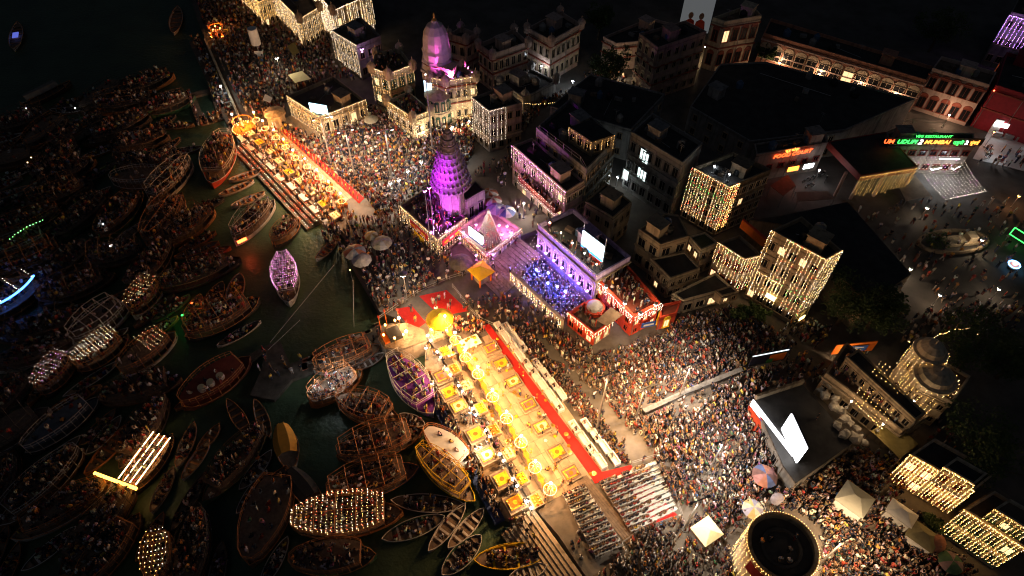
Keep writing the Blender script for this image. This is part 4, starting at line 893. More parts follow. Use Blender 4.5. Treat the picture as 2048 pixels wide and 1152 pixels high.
# terrace lights strip is real lamps on the parapet
for k in range(5):
    p = a + d * (.1 + .2 * k) - nn * 1.2; r = thing('bulkhead_lamp', 'small warm lamp on the lit terrace strip of the hall', 'lamp', (p.x, p.y, HZ + .02), 0, 'terrace strip lamps')
    MB().tube((0, 0, 0), (0, 0, 1.5), .03).build('post', STEEL, r); MB().lathe([(.02, 1.45), (.12, 1.55), (.02, 1.7)], 7).build('bulb', E_WHITE, r); lamp(r, (0, 0, 1.35), WARM_W * .25, (1.0, 0.75, 0.45), .1)

# ================================================================== red painted compound
RC = [(1136, 632), (1188, 674), (1222, 650), (1168, 610)]
building('red_court', 'small red walled court with brown tin roof and well', 'court', RC, 4.2, REDW, BROOF, parapet=.9, wins=((0, 1, 3, 1.2, 1.3, 'plain', REDW, .4), (1, 1, 3, 1.0, 1.3, 'plain', CREAM, .6)))
c = G(1190, 611, 5.2); r = thing('round_well', 'round pale domed well cover in the red court', 'well', (c.x, c.y, 4.2)); MB().lathe([(1.6, 0), (1.6, .7), (1.3, .75)], 16).build('kerb', REDW, r); MB().lathe([(1.3, .72), (1.1, 1.1), (.5, 1.35), (.02, 1.4)], 16).build('dome', mat('dusty_white', (0.45, 0.43, 0.40), .8, .25), r)
P = [G(1193, 640, 5.8), G(1214, 652, 5.8), G(1246, 630, 6.1), G(1222, 614, 6.1)]; r = thing('tin_awning', 'flat brown tin awning over the red court', 'awning', P[0]); MB().slab(*P, .08).build('sheet', mat('rusty_tin', (0.30, 0.19, 0.11), .6, .3), r, P[0])
for p in P: MB().tube(p, (p.x, p.y, 4.2), .06).build('post', REDW, r, P[0])
RT2 = [(1194, 566), (1266, 640), (1318, 612), (1252, 536)]
building('red_terrace', 'red painted terrace house crowded with people under lamps', 'terrace', RT2, 6.0, REDW, MAROON, parapet=1.0, bands=(5.6,), bandm=REDW, wins=((0, 2, 4, 1.0, 1.2, 'plain', REDW, .2), (1, 2, 3, 1.0, 1.2, 'arch', REDW, .2)), crowd=('roof', .85))
for e in (0, 1): a, b = FE(RT2, 6.0, e, 1.0); curtain('scalloped white bulb garland on the %s parapet of the red terrace' % ('river', 'plaza')[e], a, b, lambda t: .6 + .7 * abs(math.sin(14 * t)), .3, .2, WHITEMIX, .045, .3)
for e in (0, 1): a, b = FE(RC, 4.2, e, .9); curtain('white bulb fringe framing the %s wall of the red court' % ('river', 'plaza')[e], a, b, 1.0, .45, .2, WARM, .05)
building('red_annex', 'low red annex with yellow lit gateway beside the terrace', 'gatehouse', [(1318, 640), (1352, 630), (1362, 604), (1322, 612)], 4.6, REDW, MAROON, parapet=.5, wins=((0, 1, 2, 1.1, 1.8, 'arch', YELLOWC, 1.0), (1, 1, 1, 1.1, 1.8, 'arch', YELLOWC, 1.0)))
p, q = G(1283, 652, 4.2), G(1312, 646, 4.2); r = thing('banner', 'blue printed banner on the plaza side of the red terrace', 'banner', p); board(r, 'cloth', p, q, 3.6, 4.8, BLUEC, .06, p); board(r, 'print', p + (q - p) * .15 + Vector((0, -.06, 0)), p + (q - p) * .85 + Vector((0, -.06, 0)), 4.0, 4.4, WHITE, .03, p)
for (u, v, w, lab) in [(1212, 572, 1.0, 'river corner'), (1250, 604, .6, 'middle'), (1281, 625, .6, 'front corner'), (1312, 607, 1.0, 'plaza corner')]:
    flood('warm white globe lamp at the %s of the red terrace' % lab, u, v, 8.6, WARM_W * w, (1.0, 0.72, 0.42), E_WHITE, z0=7.0, r=.28)

# ================================================================== palace, pavilion and curtained blocks behind the far stage
PV = [(576, 198), (641, 240), (731, 206), (668, 158)]; PZ = 6.0
building('screen_pavilion', 'flat roofed pavilion draped with bulb curtains and a screen on its roof', 'pavilion', PV, PZ, BEIGE, BROOF, parapet=.8, bands=(5.5,), bandm=BEIGE, wins=((0, 1, 5, 1.3, 2.0, 'arch', CREAM, .2), (1, 1, 6, 1.3, 2.0, 'arch', CREAM, .2)))
for e in (0, 1): a, b = FE(PV, PZ, e, .8); curtain('dense warm bulb curtain on the %s of the screen pavilion' % ('stage side', 'crowd side')[e], a, b, 4.3, .42 if e == 0 else .6, .34, WARM, .055, every=None if e == 0 else (lambda t: (t * 9) % 1 < .7))
s0, s1 = G(622, 226, PZ + .3), G(657, 232, PZ + .3); r = thing('video_screen', 'bright screen showing green picture on the pavilion roof', 'screen', s0); board(r, 'panel', s0, s1, PZ + .5, PZ + 2.6, emit('cyan_screen', (0.55, 0.9, 1.0), 4), .1, s0); board(r, 'case', s0 + Vector((0, .15, 0)), s1 + Vector((0, .15, 0)), PZ + .4, PZ + 2.7, DARK, .12, s0)
for t in (.2, .8): p = s0.lerp(s1, t); MB().tube(p + Vector((0, .3, -.3)), p + Vector((0, .3, 2.4)), .05).build('stand', STEEL, r, s0)
flood('warm lamp on the roof corner of the screen pavilion', 662, 231, 7.4, WARM_W * .5, (1.0, 0.7, 0.4), E_WHITE, z0=PZ, r=.25)
c = G(549, 226, 4.6); r = thing('octagonal_hut', 'small pale octagonal hut with flat cap near the far stage', 'hut', (c.x, c.y, 2.0)); MB().lathe([(1.9, 0), (1.9, 2.4), (2.2, 2.5), (2.2, 2.8), (.1, 3.2)], 8).build('wall', CREAM, r); window(r, (0, -1.76, .3), 0, .9, 1.6, 'arch', CREAM, COOLPANE)
W1 = [(744, 143), (777, 156), (826, 138), (800, 104), (752, 114)]
building('palace_wing', 'cream palace wing covered in bulb curtains and green shutters', 'palace', W1, 9.6, CREAM, BROOF, parapet=1.0, bands=(9.0, 5.6), bandm=PINKW, wins=((0, 2, 3, 1.2, 1.7, 'arch', SHUTTER, .1), (1, 2, 5, 1.2, 1.7, 'arch', SHUTTER, .1)), crowd=('roof', 1.3))
for e in (0, 1): a, b = FE(W1, 9.6, e, 1.0); curtain('fine bulb curtain on the %s face of the cream palace wing' % ('river', 'court')[e], a, b, 7.6 if e == 0 else 3.4, .5, .4, WARM, .05)
W2 = [(775, 208), (826, 242), (862, 228), (818, 190)]
building('palace_terrace', 'low palace terrace full of guests with glowing front wall', 'terrace', W2, 6.4, CREAM, BROOF, parapet=.9, bands=(5.9,), bandm=CREAM, wins=((0, 1, 4, 1.3, 1.8, 'arch', CREAM, .3), (1, 1, 3, 1.3, 1.8, 'arch', CREAM, .3)), crowd=('roof', .75))
for e in (0, 1): a, b = FE(W2, 6.4, e, .9); curtain('warm bulb curtain on the %s wall of the palace terrace' % ('river', 'plaza')[e], a, b, 4.6 if e == 0 else 4.0, .5, .36, WARM, .05)
W3 = [(858, 162), (892, 171), (952, 161), (925, 140), (880, 142)]
building('palace_tower', 'cream palace tower block with battlements beside the pink spire', 'palace', W3, 11.0, CREAM, BROOF, parapet=1.1, bands=(10.3, 6.6), bandm=MAROON, wins=((0, 2, 2, 1.0, 1.5, 'arch', CREAM, 0), (1, 2, 4, 1.0, 1.5, 'arch', CREAM, .1)))
R3 = ccw(px(W3, 11.0)); r = thing('palace_battlement', 'row of pointed merlons on the cream palace tower roof', 'battlement', (0, 0, 12.1)); 
for i in range(len(R3)):
    a_, b_ = Vector(R3[i]), Vector(R3[(i + 1) % len(R3)]); n_ = int((b_ - a_).length / 1.1)
    for k in range(n_): q_ = a_.lerp(b_, (k + .5) / n_); MB().box((q_.x, q_.y, .25), (.5, .3, .5), ang(a_, b_)).build('merlon', CREAM, r)
for e in (0, 1): a, b = FE(W3, 11.0, e, 1.0); curtain('thin bulb strings on the %s face of the palace tower' % ('court', 'plaza')[e], a, b, 8.6, .75, .42, WARM, .05, every=lambda t: (t * 5) % 1 < .7)
c = G(875, 186, 9.0); r = thing('palace_bay', 'rounded glass bay with bulb net on the palace tower', 'bay', (c.x, c.y, 2.0)); MB().lathe([(2.4, 0), (2.4, 3.6), (2.6, 3.7), (2.4, 3.8), (2.4, 6.6), (2.7, 6.8), (1.2, 7.6), (.1, 7.8)], 12).build('wall', CREAM, r)
for zz in (.8, 4.3):
    for k in range(7): t = -PI / 2 + (k - 3) * .52; window(r, (2.33 * math.cos(t), 2.33 * math.sin(t), zz), t + PI / 2, .8, 1.7, 'arch', SHUTTER, None)
c = G(877, 150, 9.6); r = thing('palace_spire', 'tall octagonal spire lit pink rising behind the palace tower', 'spire', (c.x, c.y, 9.4)); SPW = mat('pale_spire_stone', (0.55, 0.48, 0.44), .8, .2, .8)
MB().lathe([(3.3, 0), (3.3, 1.8), (3.6, 1.9), (3.5, 2.4)], 8, a0=PI / 8).build('base', SPW, r); MB().lathe([(3.2, 2.4), (3.0, 3.8), (3.2, 3.9), (2.9, 4.4)], 8, a0=PI / 8).build('tier', SPW, r)
MB().lathe([(2.75, 4.4), (2.75, 5.8), (2.9, 5.9), (2.6, 6.4), (2.5, 8.0), (2.2, 9.6), (1.5, 10.9), (.6, 11.5), (.5, 11.8)], 12).build('tower', SPW, r); MB().lathe([(.2, 0), (.5, .3), (.2, .6), (.25, .9), (.02, 1.6)], 8, (0, 0, 11.7)).build('finial', BRASS, r)
for zb in (1.7, 3.7, 5.8): MB().lathe([(3.68 - .16 * zb, zb), (3.72 - .16 * zb, zb + .12), (3.5 - .16 * zb, zb + .2)], 12).build('cornice', MAROON, r)
for k, (dx, dy, w) in enumerate([(6.8, -3.4, 1.0), (3.6, -5.6, 1.0)]): u, v = proj(c + Vector((dx, dy, 3.2))); flood('pink flood lamp at the foot of the palace spire', u, v, 12.2, SPIRE_W * w, (1.0, 0.10, 0.70), E_PINKF, z0=11.0, r=.16, group='pink spire lamps', aim=c + Vector((0, 0, 5.5)), spot=75)
for k, (u, v) in enumerate([(905, 252), (938, 240), (846, 262)]): flood('warm lamp washing the front of the cream palace', u, v, 4.5, WARM_W * 2.0, (1.0, 0.78, 0.48), E_WHITE, r=.16, group='palace wash lamps')
p, q = G(848, 170, 10), G(863, 176, 10); r = thing('video_screen', 'small pale blue screen hung between palace wing and tower', 'screen', p); board(r, 'panel', p, q, 8.4, 11.0, emit('pale_screen', (0.6, 0.85, 1.0), 2.5), .1, p); board(r, 'case', p + Vector((0, .15, 0)), q + Vector((0, .15, 0)), 8.3, 11.1, DARK, .12, p)
LB = [(665, 68), (714, 97), (762, 78), (722, 40)]
building('draped_block', 'dark block with one long bulb curtain behind the screen pavilion', 'building', LB, 9.5, GREYW, BROOF, parapet=.8, wins=((0, 2, 4, 1.2, 1.6, 'plain', BEIGE, 0), (1, 2, 4, 1.2, 1.6, 'plain', BEIGE, 0)))
a, b = FE(LB, 9.5, 0, .8); curtain('long pale bulb curtain on the dark block behind the pavilion', a, b, lambda t: 6.5 + .8 * t, .45, .4, (('white_bulb', 4), ('warm_bulb', 3)), .05)
flood('violet white lamp cluster on the corner of the dark draped block', 723, 96, 10.6, PINK_W * .8, (0.7, 0.5, 1.0), E_PURPLE, z0=9.5, r=.35)
for (nm, rf, zr, lab, k) in [('curtained_house', [(470, -40), (520, 10), (560, -10), (520, -60)], 8, 'house with golden bulb curtains nearest the river in the upper ghat', 0), ('curtained_mansion', [(536, -20), (600, 44), (640, 20), (580, -50)], 9, 'tall mansion with gathered golden bulb drapes over the upper ghat', 1), ('curtained_palace', [(618, -30), (666, 28), (742, -5), (690, -60)], 11, 'tall pink striped palace hung with long bulb curtains', 2)]:
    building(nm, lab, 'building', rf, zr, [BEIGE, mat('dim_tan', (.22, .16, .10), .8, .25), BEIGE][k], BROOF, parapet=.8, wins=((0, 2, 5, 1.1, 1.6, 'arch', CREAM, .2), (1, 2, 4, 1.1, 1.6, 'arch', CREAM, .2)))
    for e in (0, 1):
        a, b = FE(rf, zr, e, .8); curtain('%s bulb curtain on the %s face of the %s' % (('golden', 'gathered golden', 'pale striped')[k], ('river', 'plaza')[e], nm.replace('_', ' ')), a, b, zr - 2.8, .42, .36, (GOLD, WARM, (('white_bulb', 5), ('warm_bulb', 3)))[k], .055, jitter=.25, every=None if e == 0 else (lambda t: (t * 6) % 1 < .75))
for k, (u, v) in enumerate([(695, 20), (716, 10), (728, 22)]):
    a = G(u, v - 14, 12); curtain('long hanging bulb string beside the pink striped palace', a, a + Vector((.5, -.2, 0)), 8.5, .5, .3, WARM, .06, group='single strings beside the striped palace', edge=False)
c = G(508, 72, 7.5); r = thing('lantern_hoarding', 'white cylindrical lantern hoarding on a mast above the upper crowd', 'hoarding', (c.x, c.y, 2)); MB().tube((0, 0, 0), (0, 0, 4), .1).build('mast', STEEL, r); MB().lathe([(1.0, 3.6), (1.05, 3.7), (1.05, 7.2), (1.0, 7.3)], 14).build('drum', WHITE, r); board(r, 'sign_board', (-.9, -.3), (.9, -.1), .4, 2.0, WHITE, .08)
for (u, v, w, lab) in [(553, 114, 1.6, 'white flood lamp on a pole in the upper ghat crowd')]: flood(lab, u, v, 8, WARM_W * w, (1.0, 0.85, 0.6), E_WHITE, r=.35)
for k, (pp, mt_) in enumerate([([(575, 92), (590, 84), (598, 105), (586, 112)], OLIVE), ([(576, 150), (604, 142), (622, 158), (590, 166)], CREAMC), ([(530, 188), (545, 196), (540, 206), (526, 200)], WHITE)]):
    P = px(pp, 4.2); r = thing('awning', ['olive', 'cream', 'small white'][k] + ' cloth awning over the upper ghat crowd', 'awning', P[0]); MB().slab(*P, .05).build('cloth', mt_, r, P[0])
    for p in P: MB().tube(p, (p.x, p.y, 2), .04).build('post', STEEL, r, P[0])
# red trimmed palace in shade behind the spire
for (nm, rf, zr, lab) in [('red_trimmed_house', [(898, 76), (932, 86), (954, 74), (922, 62)], 11, 'narrow red trimmed house just behind the pink spire'), ('red_trimmed_palace', [(957, 96), (985, 117), (1056, 92), (1028, 66)], 10, 'red trimmed cream palace with crenellated roof in shade'), ('red_trimmed_annex', [(1054, 64), (1102, 90), (1162, 56), (1120, 30)], 11, 'taller red trimmed palace annex with corner turret in shade')]:
    building(nm, lab, 'palace', rf, zr, PINKW, DROOF, parapet=1.0, bands=(zr - .7, 6.2), bandm=MAROON, wins=((0, 2, 4, 1.1, 1.9, 'arch', CREAM, .0), (1, 2, 6, 1.1, 1.9, 'arch', CREAM, .0)))
flood('small cold lamp on the facade of the red trimmed palace', 1083, 130, 6.5, WARM_W * .5, (0.85, 0.92, 1.0), E_COOL, r=.2)
building('palace_forecourt', 'dark low forecourt roof before the red trimmed palace', 'building', [(1000, 170), (1050, 198), (1112, 165), (1062, 140)], 5, GREYW, DROOF, parapet=.4, wins=((0, 1, 3, 1, 1.4, 'plain', BEIGE, 0),))
building('small_gatehouse', 'little pale gatehouse with lit cornice by the lane garland', 'gatehouse', [(1034, 190), (1046, 198), (1062, 190), (1050, 183)], 6, CREAM, CREAM, parapet=.3, wins=((0, 1, 1, 1, 1.6, 'arch', CREAM, 1),))
tag(link('lane_garland', strand_mesh(G(1160, 190, 7) - G(1046, 206, 6.5), .9, .4, GOLD, .07, 2), None, G(1046, 206, 6.5)), 'sagging golden bulb garland across the lane', 'string lights')
# dark curtained corner block and pink balcony house
B3 = [(945, 200), (978, 227), (1044, 211), (1004, 178)]
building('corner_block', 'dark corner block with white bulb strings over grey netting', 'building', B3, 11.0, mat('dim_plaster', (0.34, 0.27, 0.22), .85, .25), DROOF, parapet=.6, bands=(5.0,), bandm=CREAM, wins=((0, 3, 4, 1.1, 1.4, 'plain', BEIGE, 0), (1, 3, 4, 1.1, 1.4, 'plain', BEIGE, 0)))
a, b = FE(B3, 11.0, 0, .6); curtain('white bulb curtain on the river face of the dark corner block', a, b, 7.4, .5, .42, WHITEMIX, .045); a, b = FE(B3, 11.0, 1, .6); curtain('short white bulb curtain on the plaza face of the dark corner block', a, a.lerp(b, .5), 7.0, .6, .42, WHITEMIX, .045)
B4 = [(1026, 295), (1132, 388), (1168, 366), (1064, 280)]
building('balcony_house', 'pale pink house with crowded balcony and bulb strings on its front', 'house', B4, 11.4, PINKW, DROOF, z0=2.0, parapet=.5, bands=(10.6, 7.0), bandm=PINKW, wins=((0, 3, 6, 1.2, 1.5, 'plain', CREAM, .12), (1, 3, 3, 1.0, 1.3, 'plain', CREAM, 0)))
a, b = FE(B4, 11.4, 0, .5); curtain('pinkish white bulb curtain along the roof edge of the balcony house', a, b, lambda t: 2.6 + .5 * math.sin(9 * t), .55, .38, PINKMIX, .05, .25)
d = b - a; nn = Vector((d.y, -d.x, 0)).normalized(); nn = -nn if (a + nn).length > (a - nn).length else nn
p0, p1 = a + d * .25, a + d * .95; r = thing('balcony', 'long crowded balcony on the front of the pale pink house', 'balcony', (p0.x, p0.y, 7.3)); o = r.location.copy()
MB().slab(*[Vector((p.x, p.y, 7.3)) for p in (p0, p1, p1 + nn * 1.5, p0 + nn * 1.5)], -.18).build('floor_slab', MAROON, r, o); board(r, 'rail_panel', p0 + nn * 1.5, p1 + nn * 1.5, 7.5, 8.4, MAROON, .08, o)
net('criss cross white bulb strings on the crowded balcony', (Vector((*(p0 + nn * 1.55).xy, 8.4)), Vector((*(p1 + nn * 1.55).xy, 8.4))), (Vector((*(p0 + nn * 1.6).xy, 6.9)), Vector((*(p1 + nn * 1.6).xy, 6.9))), .55, .34, WHITEMIX, .045, 0)
BALC = [(p0 + nn * .3).xy, (p1 + nn * .3).xy, (p1 + nn * 1.3).xy, (p0 + nn * 1.3).xy]
flood('warm lamp at the stair corner of the pale pink balcony house', 1128, 418, 5.6, WARM_W * 1.8, (1.0, 0.76, 0.5), E_WHITE, z0=UPZ, r=.16); flood('pinkish lamp on the square before the pale pink balcony house', 1048, 404, 7.0, WARM_W * 2.6, (1.0, 0.84, 0.74), E_WHITE, z0=UPZ, r=.2)
building('terraced_house', 'dark stepped house with railed roof behind the pink balcony house', 'house', [(1072, 262), (1172, 346), (1232, 284), (1140, 204)], 13.5, GREYW, DROOF, parapet=.8, wins=((0, 4, 6, 1.1, 1.3, 'plain', BEIGE, 0), (1, 4, 6, 1.1, 1.3, 'plain', BEIGE, .05)))
TR = [(1139, 254), (1184, 283), (1228, 270), (1182, 240)]
building('roof_room', 'roof room with golden tinsel lights under a dark flat roof', 'roof room', TR, 16.6, BEIGE, DROOF, z0=13.5, parapet=.0, foot=False, wins=((0, 1, 4, 1.2, 1.6, 'plain', BEIGE, 0), (1, 1, 4, 1.2, 1.6, 'plain', BEIGE, 0)))
for e in (0, 1): a, b = FE(TR, 16.4, e); curtain('golden tinsel bulb tangle on the %s side of the roof room' % ('river', 'lane')[e], a, b, 2.4, .5, .3, GOLD, .04, jitter=.5)
fence('pale roof railing on the dark stepped house', [(1078, 262), (1160, 325), (1172, 346)], 1.2, 14.3, STEEL)
AP2 = [(1262, 270), (1364, 332), (1404, 292), (1304, 232)]
building('apartment_block', 'dark concrete apartment block with cold lit stair windows', 'apartment block', AP2, 14, GREYW, DROOF, parapet=.7, bands=(10, 6), bandm=GREYW, wins=((0, 3, 7, 1.3, 1.9, 'plain', GREYW, 0),))
a, b = FE(AP2, 14, 0); d = b - a
for k, (t, zz) in enumerate([(.3, 10.8), (.36, 10.4), (.32, 6.8), (.38, 6.6), (.05, 4.5)]): nn = Vector((d.y, -d.x, 0)).normalized() * .16; nn = -nn if (a + nn).length > (a - nn).length else nn; p = a + d * t + nn; r_ = [o_ for o_ in COL.objects if o_.name == 'apartment_block'][0]; window(r_, (p.x - r_.location.x, p.y - r_.location.y, zz - 2), ang(a, b), 1.4, 2.2, 'plain', GREYW, COOLPANE)
flood('cold lamp in the passage between pink house and apartment block', 1236, 352, 5.5, WARM_W * .5, (0.8, 0.95, 1.0), E_COOL, r=.2)
building('dark_roof_house', 'low house with wide black flat roof above the hall', 'house', [(1170, 405), (1226, 438), (1264, 406), (1212, 368)], 9, BEIGE, DROOF, parapet=.3, wins=((0, 2, 3, 1.1, 1.4, 'plain', BEIGE, 0), (1, 2, 3, 1.1, 1.4, 'plain', BEIGE, 0)))
BH = [(1277, 460), (1321, 491), (1378, 474), (1357, 432), (1330, 428)]
building('verandah_house', 'beige house with pillared verandah above the red terrace', 'house', BH, 9.6, BEIGE, BROOF, parapet=.25, bands=(6.2,), bandm=BEIGE, wins=((0, 2, 3, 1.6, 1.8, 'plain', BEIGE, 0), (1, 2, 4, 1.6, 1.8, 'plain', BEIGE, 0)))
building('green_roof_house', 'small house with olive flat roof beside the verandah house', 'house', [(1378, 475), (1402, 502), (1436, 487), (1410, 466)], 8.2, CREAM, mat('green_felt', (0.09, 0.10, 0.05), .9, .3), parapet=.25, wins=((0, 2, 2, 1, 1.2, 'plain', BEIGE, .3), (1, 2, 2, 1, 1.2, 'plain', BEIGE, 0)))
building('shop_row', 'low row of shops with dark roof facing the plaza crowd', 'shop', [(1344, 590), (1366, 604), (1464, 578), (1430, 548)], 5.0, CREAM, DROOF, parapet=.4, wins=((0, 1, 3, 1.6, 1.6, 'plain', CREAM, .2), (1, 1, 7, 1.6, 1.6, 'plain', CREAM, .3)))
building('shop_loft', 'small dark roofed loft on top of the shop row', 'loft', [(1430, 582), (1444, 594), (1478, 585), (1462, 572)], 6.6, BEIGE, DROOF, z0=5.0, parapet=.2, foot=False, wins=((1, 1, 2, .9, .9, 'plain', BEIGE, .5),))
building('rear_lodge', 'dim beige lodge with roof clutter behind the verandah house', 'house', [(1300, 520), (1340, 560), (1400, 540), (1370, 505)], 6.5, BEIGE, DROOF, parapet=.4, wins=((0, 2, 3, 1, 1.2, 'plain', BEIGE, .1), (1, 2, 4, 1, 1.2, 'plain', BEIGE, 0)))
C1 = [(1384, 342), (1457, 381), (1540, 346), (1466, 310)]
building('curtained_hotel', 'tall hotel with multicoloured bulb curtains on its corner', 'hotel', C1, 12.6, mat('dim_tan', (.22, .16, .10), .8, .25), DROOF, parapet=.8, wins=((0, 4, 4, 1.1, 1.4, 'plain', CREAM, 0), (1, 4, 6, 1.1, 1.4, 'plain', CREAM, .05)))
a, b = FE(C1, 12.6, 0, .8); curtain('multicoloured bulb curtain covering the river face of the tall hotel', a, b, 9.5, .42, .36, MULTI, .055, every=lambda t: not .6 < t < .66); a, b = FE(C1, 12.6, 1, .8); curtain('golden and red bulb drape on the near corner of the tall hotel', a, a.lerp(b, .22), 9.5, .4, .3, (('golden_bulb', 4), ('warm_bulb', 2), ('red_bulb', 1)), .06)
for u, v in ((1430, 330), (1460, 346)): flood('tiny cold lamp on the dark roof of the tall hotel', u, v, 14.4, 25, (0.75, 0.88, 1.0), E_COOL, z0=12.6, r=.16, group='roof lamps of the hotel')
C2 = [(1436, 489), (1488, 522), (1524, 514), (1478, 474)]
building('curtained_lodge', 'shorter lodge with red trimmed bulb curtains by the plaza', 'lodge', C2, 10.0, BEIGE, BROOF, parapet=.5, wins=((0, 2, 3, 1.1, 1.4, 'plain', MAROON, .1), (1, 2, 2, 1.1, 1.4, 'plain', MAROON, .1)))
a, b = FE(C2, 10, 0, .5); curtain('ragged warm bulb curtain on the river face of the short lodge', a, b, lambda t: 4.8 + 2.5 * t, .45, .36, MULTI, .055, jitter=.35); a, b = FE(C2, 10, 1, .5); curtain('long warm bulb curtain on the plaza face of the short lodge', a, b, 7.4, .42, .36, MULTI, .055)
C3 = [(1540, 468), (1648, 526), (1680, 508), (1600, 440)]; C3Z = 16.5
building('curtained_tower', 'tallest building on the plaza wrapped in glittering bulb curtains', 'tower', C3, C3Z, BEIGE, DROOF, parapet=.8, bands=(12.6, 9.0, 5.4), bandm=BEIGE, wins=((0, 4, 5, 1.2, 1.5, 'plain', BEIGE, .08), (1, 4, 3, 1.2, 1.7, 'plain', CREAM, 0)))
a, b = FE(C3, C3Z, 0, .8); d = b - a
curtain('narrow bulb strip on the outer corner of the tallest tower', a, a + d * .06, 12.5, .4, .33, WARM, .055)
curtain('wide bulb curtain hanging from the stepped front of the tallest tower', a + d * .3, b, 13.0, .42, .36, MULTI, .055, every=lambda t: not .44 < t < .5)
curtain('lower bulb curtain spread over the entrance of the tallest tower', a + d * .06 - Vector((0, 0, 8.5)), a + d * .55 - Vector((0, 0, 8.5)), 4.5, .42, .36, WARM, .055)
a2, b2 = FE(C3, C3Z, 1, .8); curtain('bulb curtain on the tree side of the tallest tower', a2, b2, lambda t: 12.5 - 2 * t, .5, .36, WARM, .055)
for (t, zz, L, lab) in ((.42, 6.2, 3.0, 'front'), ):
    nn = Vector((d.y, -d.x, 0)).normalized() * .5; nn = -nn if (a + nn).length > (a - nn).length else nn; p, q = a + d * .38 + nn, a + d * .56 + nn; r = thing('lit_signboard', 'bright yellow lit signboard on the front of the tallest tower', 'sign', Vector((p.x, p.y, 5.2))); board(r, 'panel', p, q, 5.2, 6.1, emit('yellow_sign', (1.0, 0.75, 0.25), 4), .12, r.location.copy())
p, q = b2.lerp(a2, .95), b2.lerp(a2, .6); nn = Vector((.5, -.5, 0)); r = thing('lit_signboard', 'short yellow lit sign low on the tree side of the tallest tower', 'sign', Vector((p.x, p.y, 3.4))); board(r, 'panel', p + nn, q + nn, 3.6, 4.3, emit('yellow_sign', (1, .75, .25), 4), .12, r.location.copy())
r = thing('orange_parapet', 'bright orange roof parapet wall beside the short lodge', 'wall', G(1482, 446, 10)); p, q = G(1482, 446, 10), G(1534, 490, 10); board(r, 'panel', p, q, 9, 10.6, ORANGEC, .3, p); board(r, 'coping', p, q, 10.6, 10.75, REDW, .4, p)
FOOT.append([(p + Vector((-.3, -.3, 0))).xy, (q + Vector((.3, -.3, 0))).xy, (q + Vector((.3, .3, 0))).xy])
# ================================================================== food court street
BR_ = [(1500, 440), (1560, 432), (1695, 404), (1822, 548), (1738, 604), (1690, 560), (1600, 452)]
building('black_shed', 'huge black sheet roof behind the curtained tower', 'shed', BR_, 9.0, BEIGE, DROOF, parapet=0, wins=((0, 1, 1, 1, 1, 'plain', BEIGE, 0),))
building('arched_loggia', 'pale loggia with three arched windows at the end of the black shed', 'loggia', [(1742, 570), (1748, 590), (1806, 572), (1796, 556)], 8.2, CREAM, BROOF, parapet=.2, foot=False, wins=((0, 1, 1, 1.2, 2.0, 'arch', CREAM, 0), (1, 1, 3, 1.4, 2.2, 'arch', CREAM, 0)))
for k, (u, v) in enumerate([(1607, 440), (1625, 448), (1640, 456)]):
    c = G(u, v, 18.4 if k < 2 else 10); r = thing('water_tank', 'round roof water tank on the tallest tower', 'tank', (c.x, c.y, 9.0), 0, 'roof tanks'); MB().lathe([(.9, 0), (.95, .3), (.9, 1.5), (.3, 1.9), (.3, 2.0)], 10).build('drum', mat('tank_grey', (0.25, 0.24, 0.22), .6, .2), r); MB().lathe([(.32, 2.0), (.3, 2.1)], 8).build('lid', STEEL, r)
RED2 = mat('dark_red_fascia', (0.22, 0.035, 0.025), .6, .2)
FCW = [(1512, 312), (1655, 287), (1650, 268), (1508, 290)]; FZ = 8.4
fcb = building('food_court', 'food court front with red neon sign over an open lit ground floor', 'food court', FCW, FZ, mat('grey_brown_plaster', (0.30, 0.24, 0.20), .8, .2), DROOF, parapet=.3, wins=((-1, 1, 6, 1.2, 1.0, 'plain', RED2, 0),))
a, b = FE(FCW, FZ, -1); d = b - a; rz = ang(a, b); nn = Vector((d.y, -d.x, 0)).normalized(); nn = -nn if (a + nn).length > (a - nn).length else nn
p = a.lerp(b, .52) + nn * .25; r = thing('neon_sign', 'red neon FOOD COURT lettering with Hindi above it', 'sign', (p.x, p.y, 7.2), rz); r.scale = (.68, .68, .68)
text(r, 'FOOD COURT', (0, 0, 0), PI / 2, 1.75, N_RED, 'lettering', .06, shear=.15); text(r, 'फूड कोर्ट', (-.6, 0, 1.55), PI / 2, 1.15, N_ORANGE, 'hindi_lettering', .06)
MB().box((0, .14, .55), (11.0, .06, .12)).build('mounting_bar', STEEL, r); MB().box((0, .14, 1.6), (6.5, .06, .1)).build('mounting_bar', STEEL, r)
lamp(r, (0, -1.5, .6), 60, (1.0, 0.15, 0.05), .3)
for k, (t, w, m_, lab) in enumerate([(.56, 2.2, N_ORANGE, 'small orange lit shop sign under the food court neon'), (.78, 2.0, E_SCREEN, 'white lit menu screen under the food court neon')]):
    p = a.lerp(b, t) + nn * 1.2; r = thing('shop_sign', lab, 'sign', (p.x, p.y, 4.1), rz); MB().box((0, 0, .6), (w, .15, 1.0)).build('panel', m_, r); MB().box((0, .12, .6), (w + .2, .1, 1.2)).build('case', DARK, r)
CAN = [(1656, 284), (1722, 352), (1835, 334), (1772, 264)]; CZ = 8.0
cn = thing('market_canopy', 'black flat market canopy with red fascia on round columns', 'canopy', G(1722, 352, 2)); R = px(CAN, CZ); o = cn.location.copy()
MB().prism(R, CZ - .2, CZ).build('roof', DROOF, cn, o)
for k in range(4): p, q = R[k], R[(k + 1) % 4]; board(cn, 'fascia', p, q, CZ - 1.2, CZ + .1, RED2, .2, o)
for (u, v) in [(1690, 350), (1722, 356), (1770, 350), (1830, 338)]: p = G(u, v, CZ - 1); MB().tube((p.x, p.y, 2), (p.x, p.y, CZ - .3), .3, n=10).build('column', PINKW, cn, o)
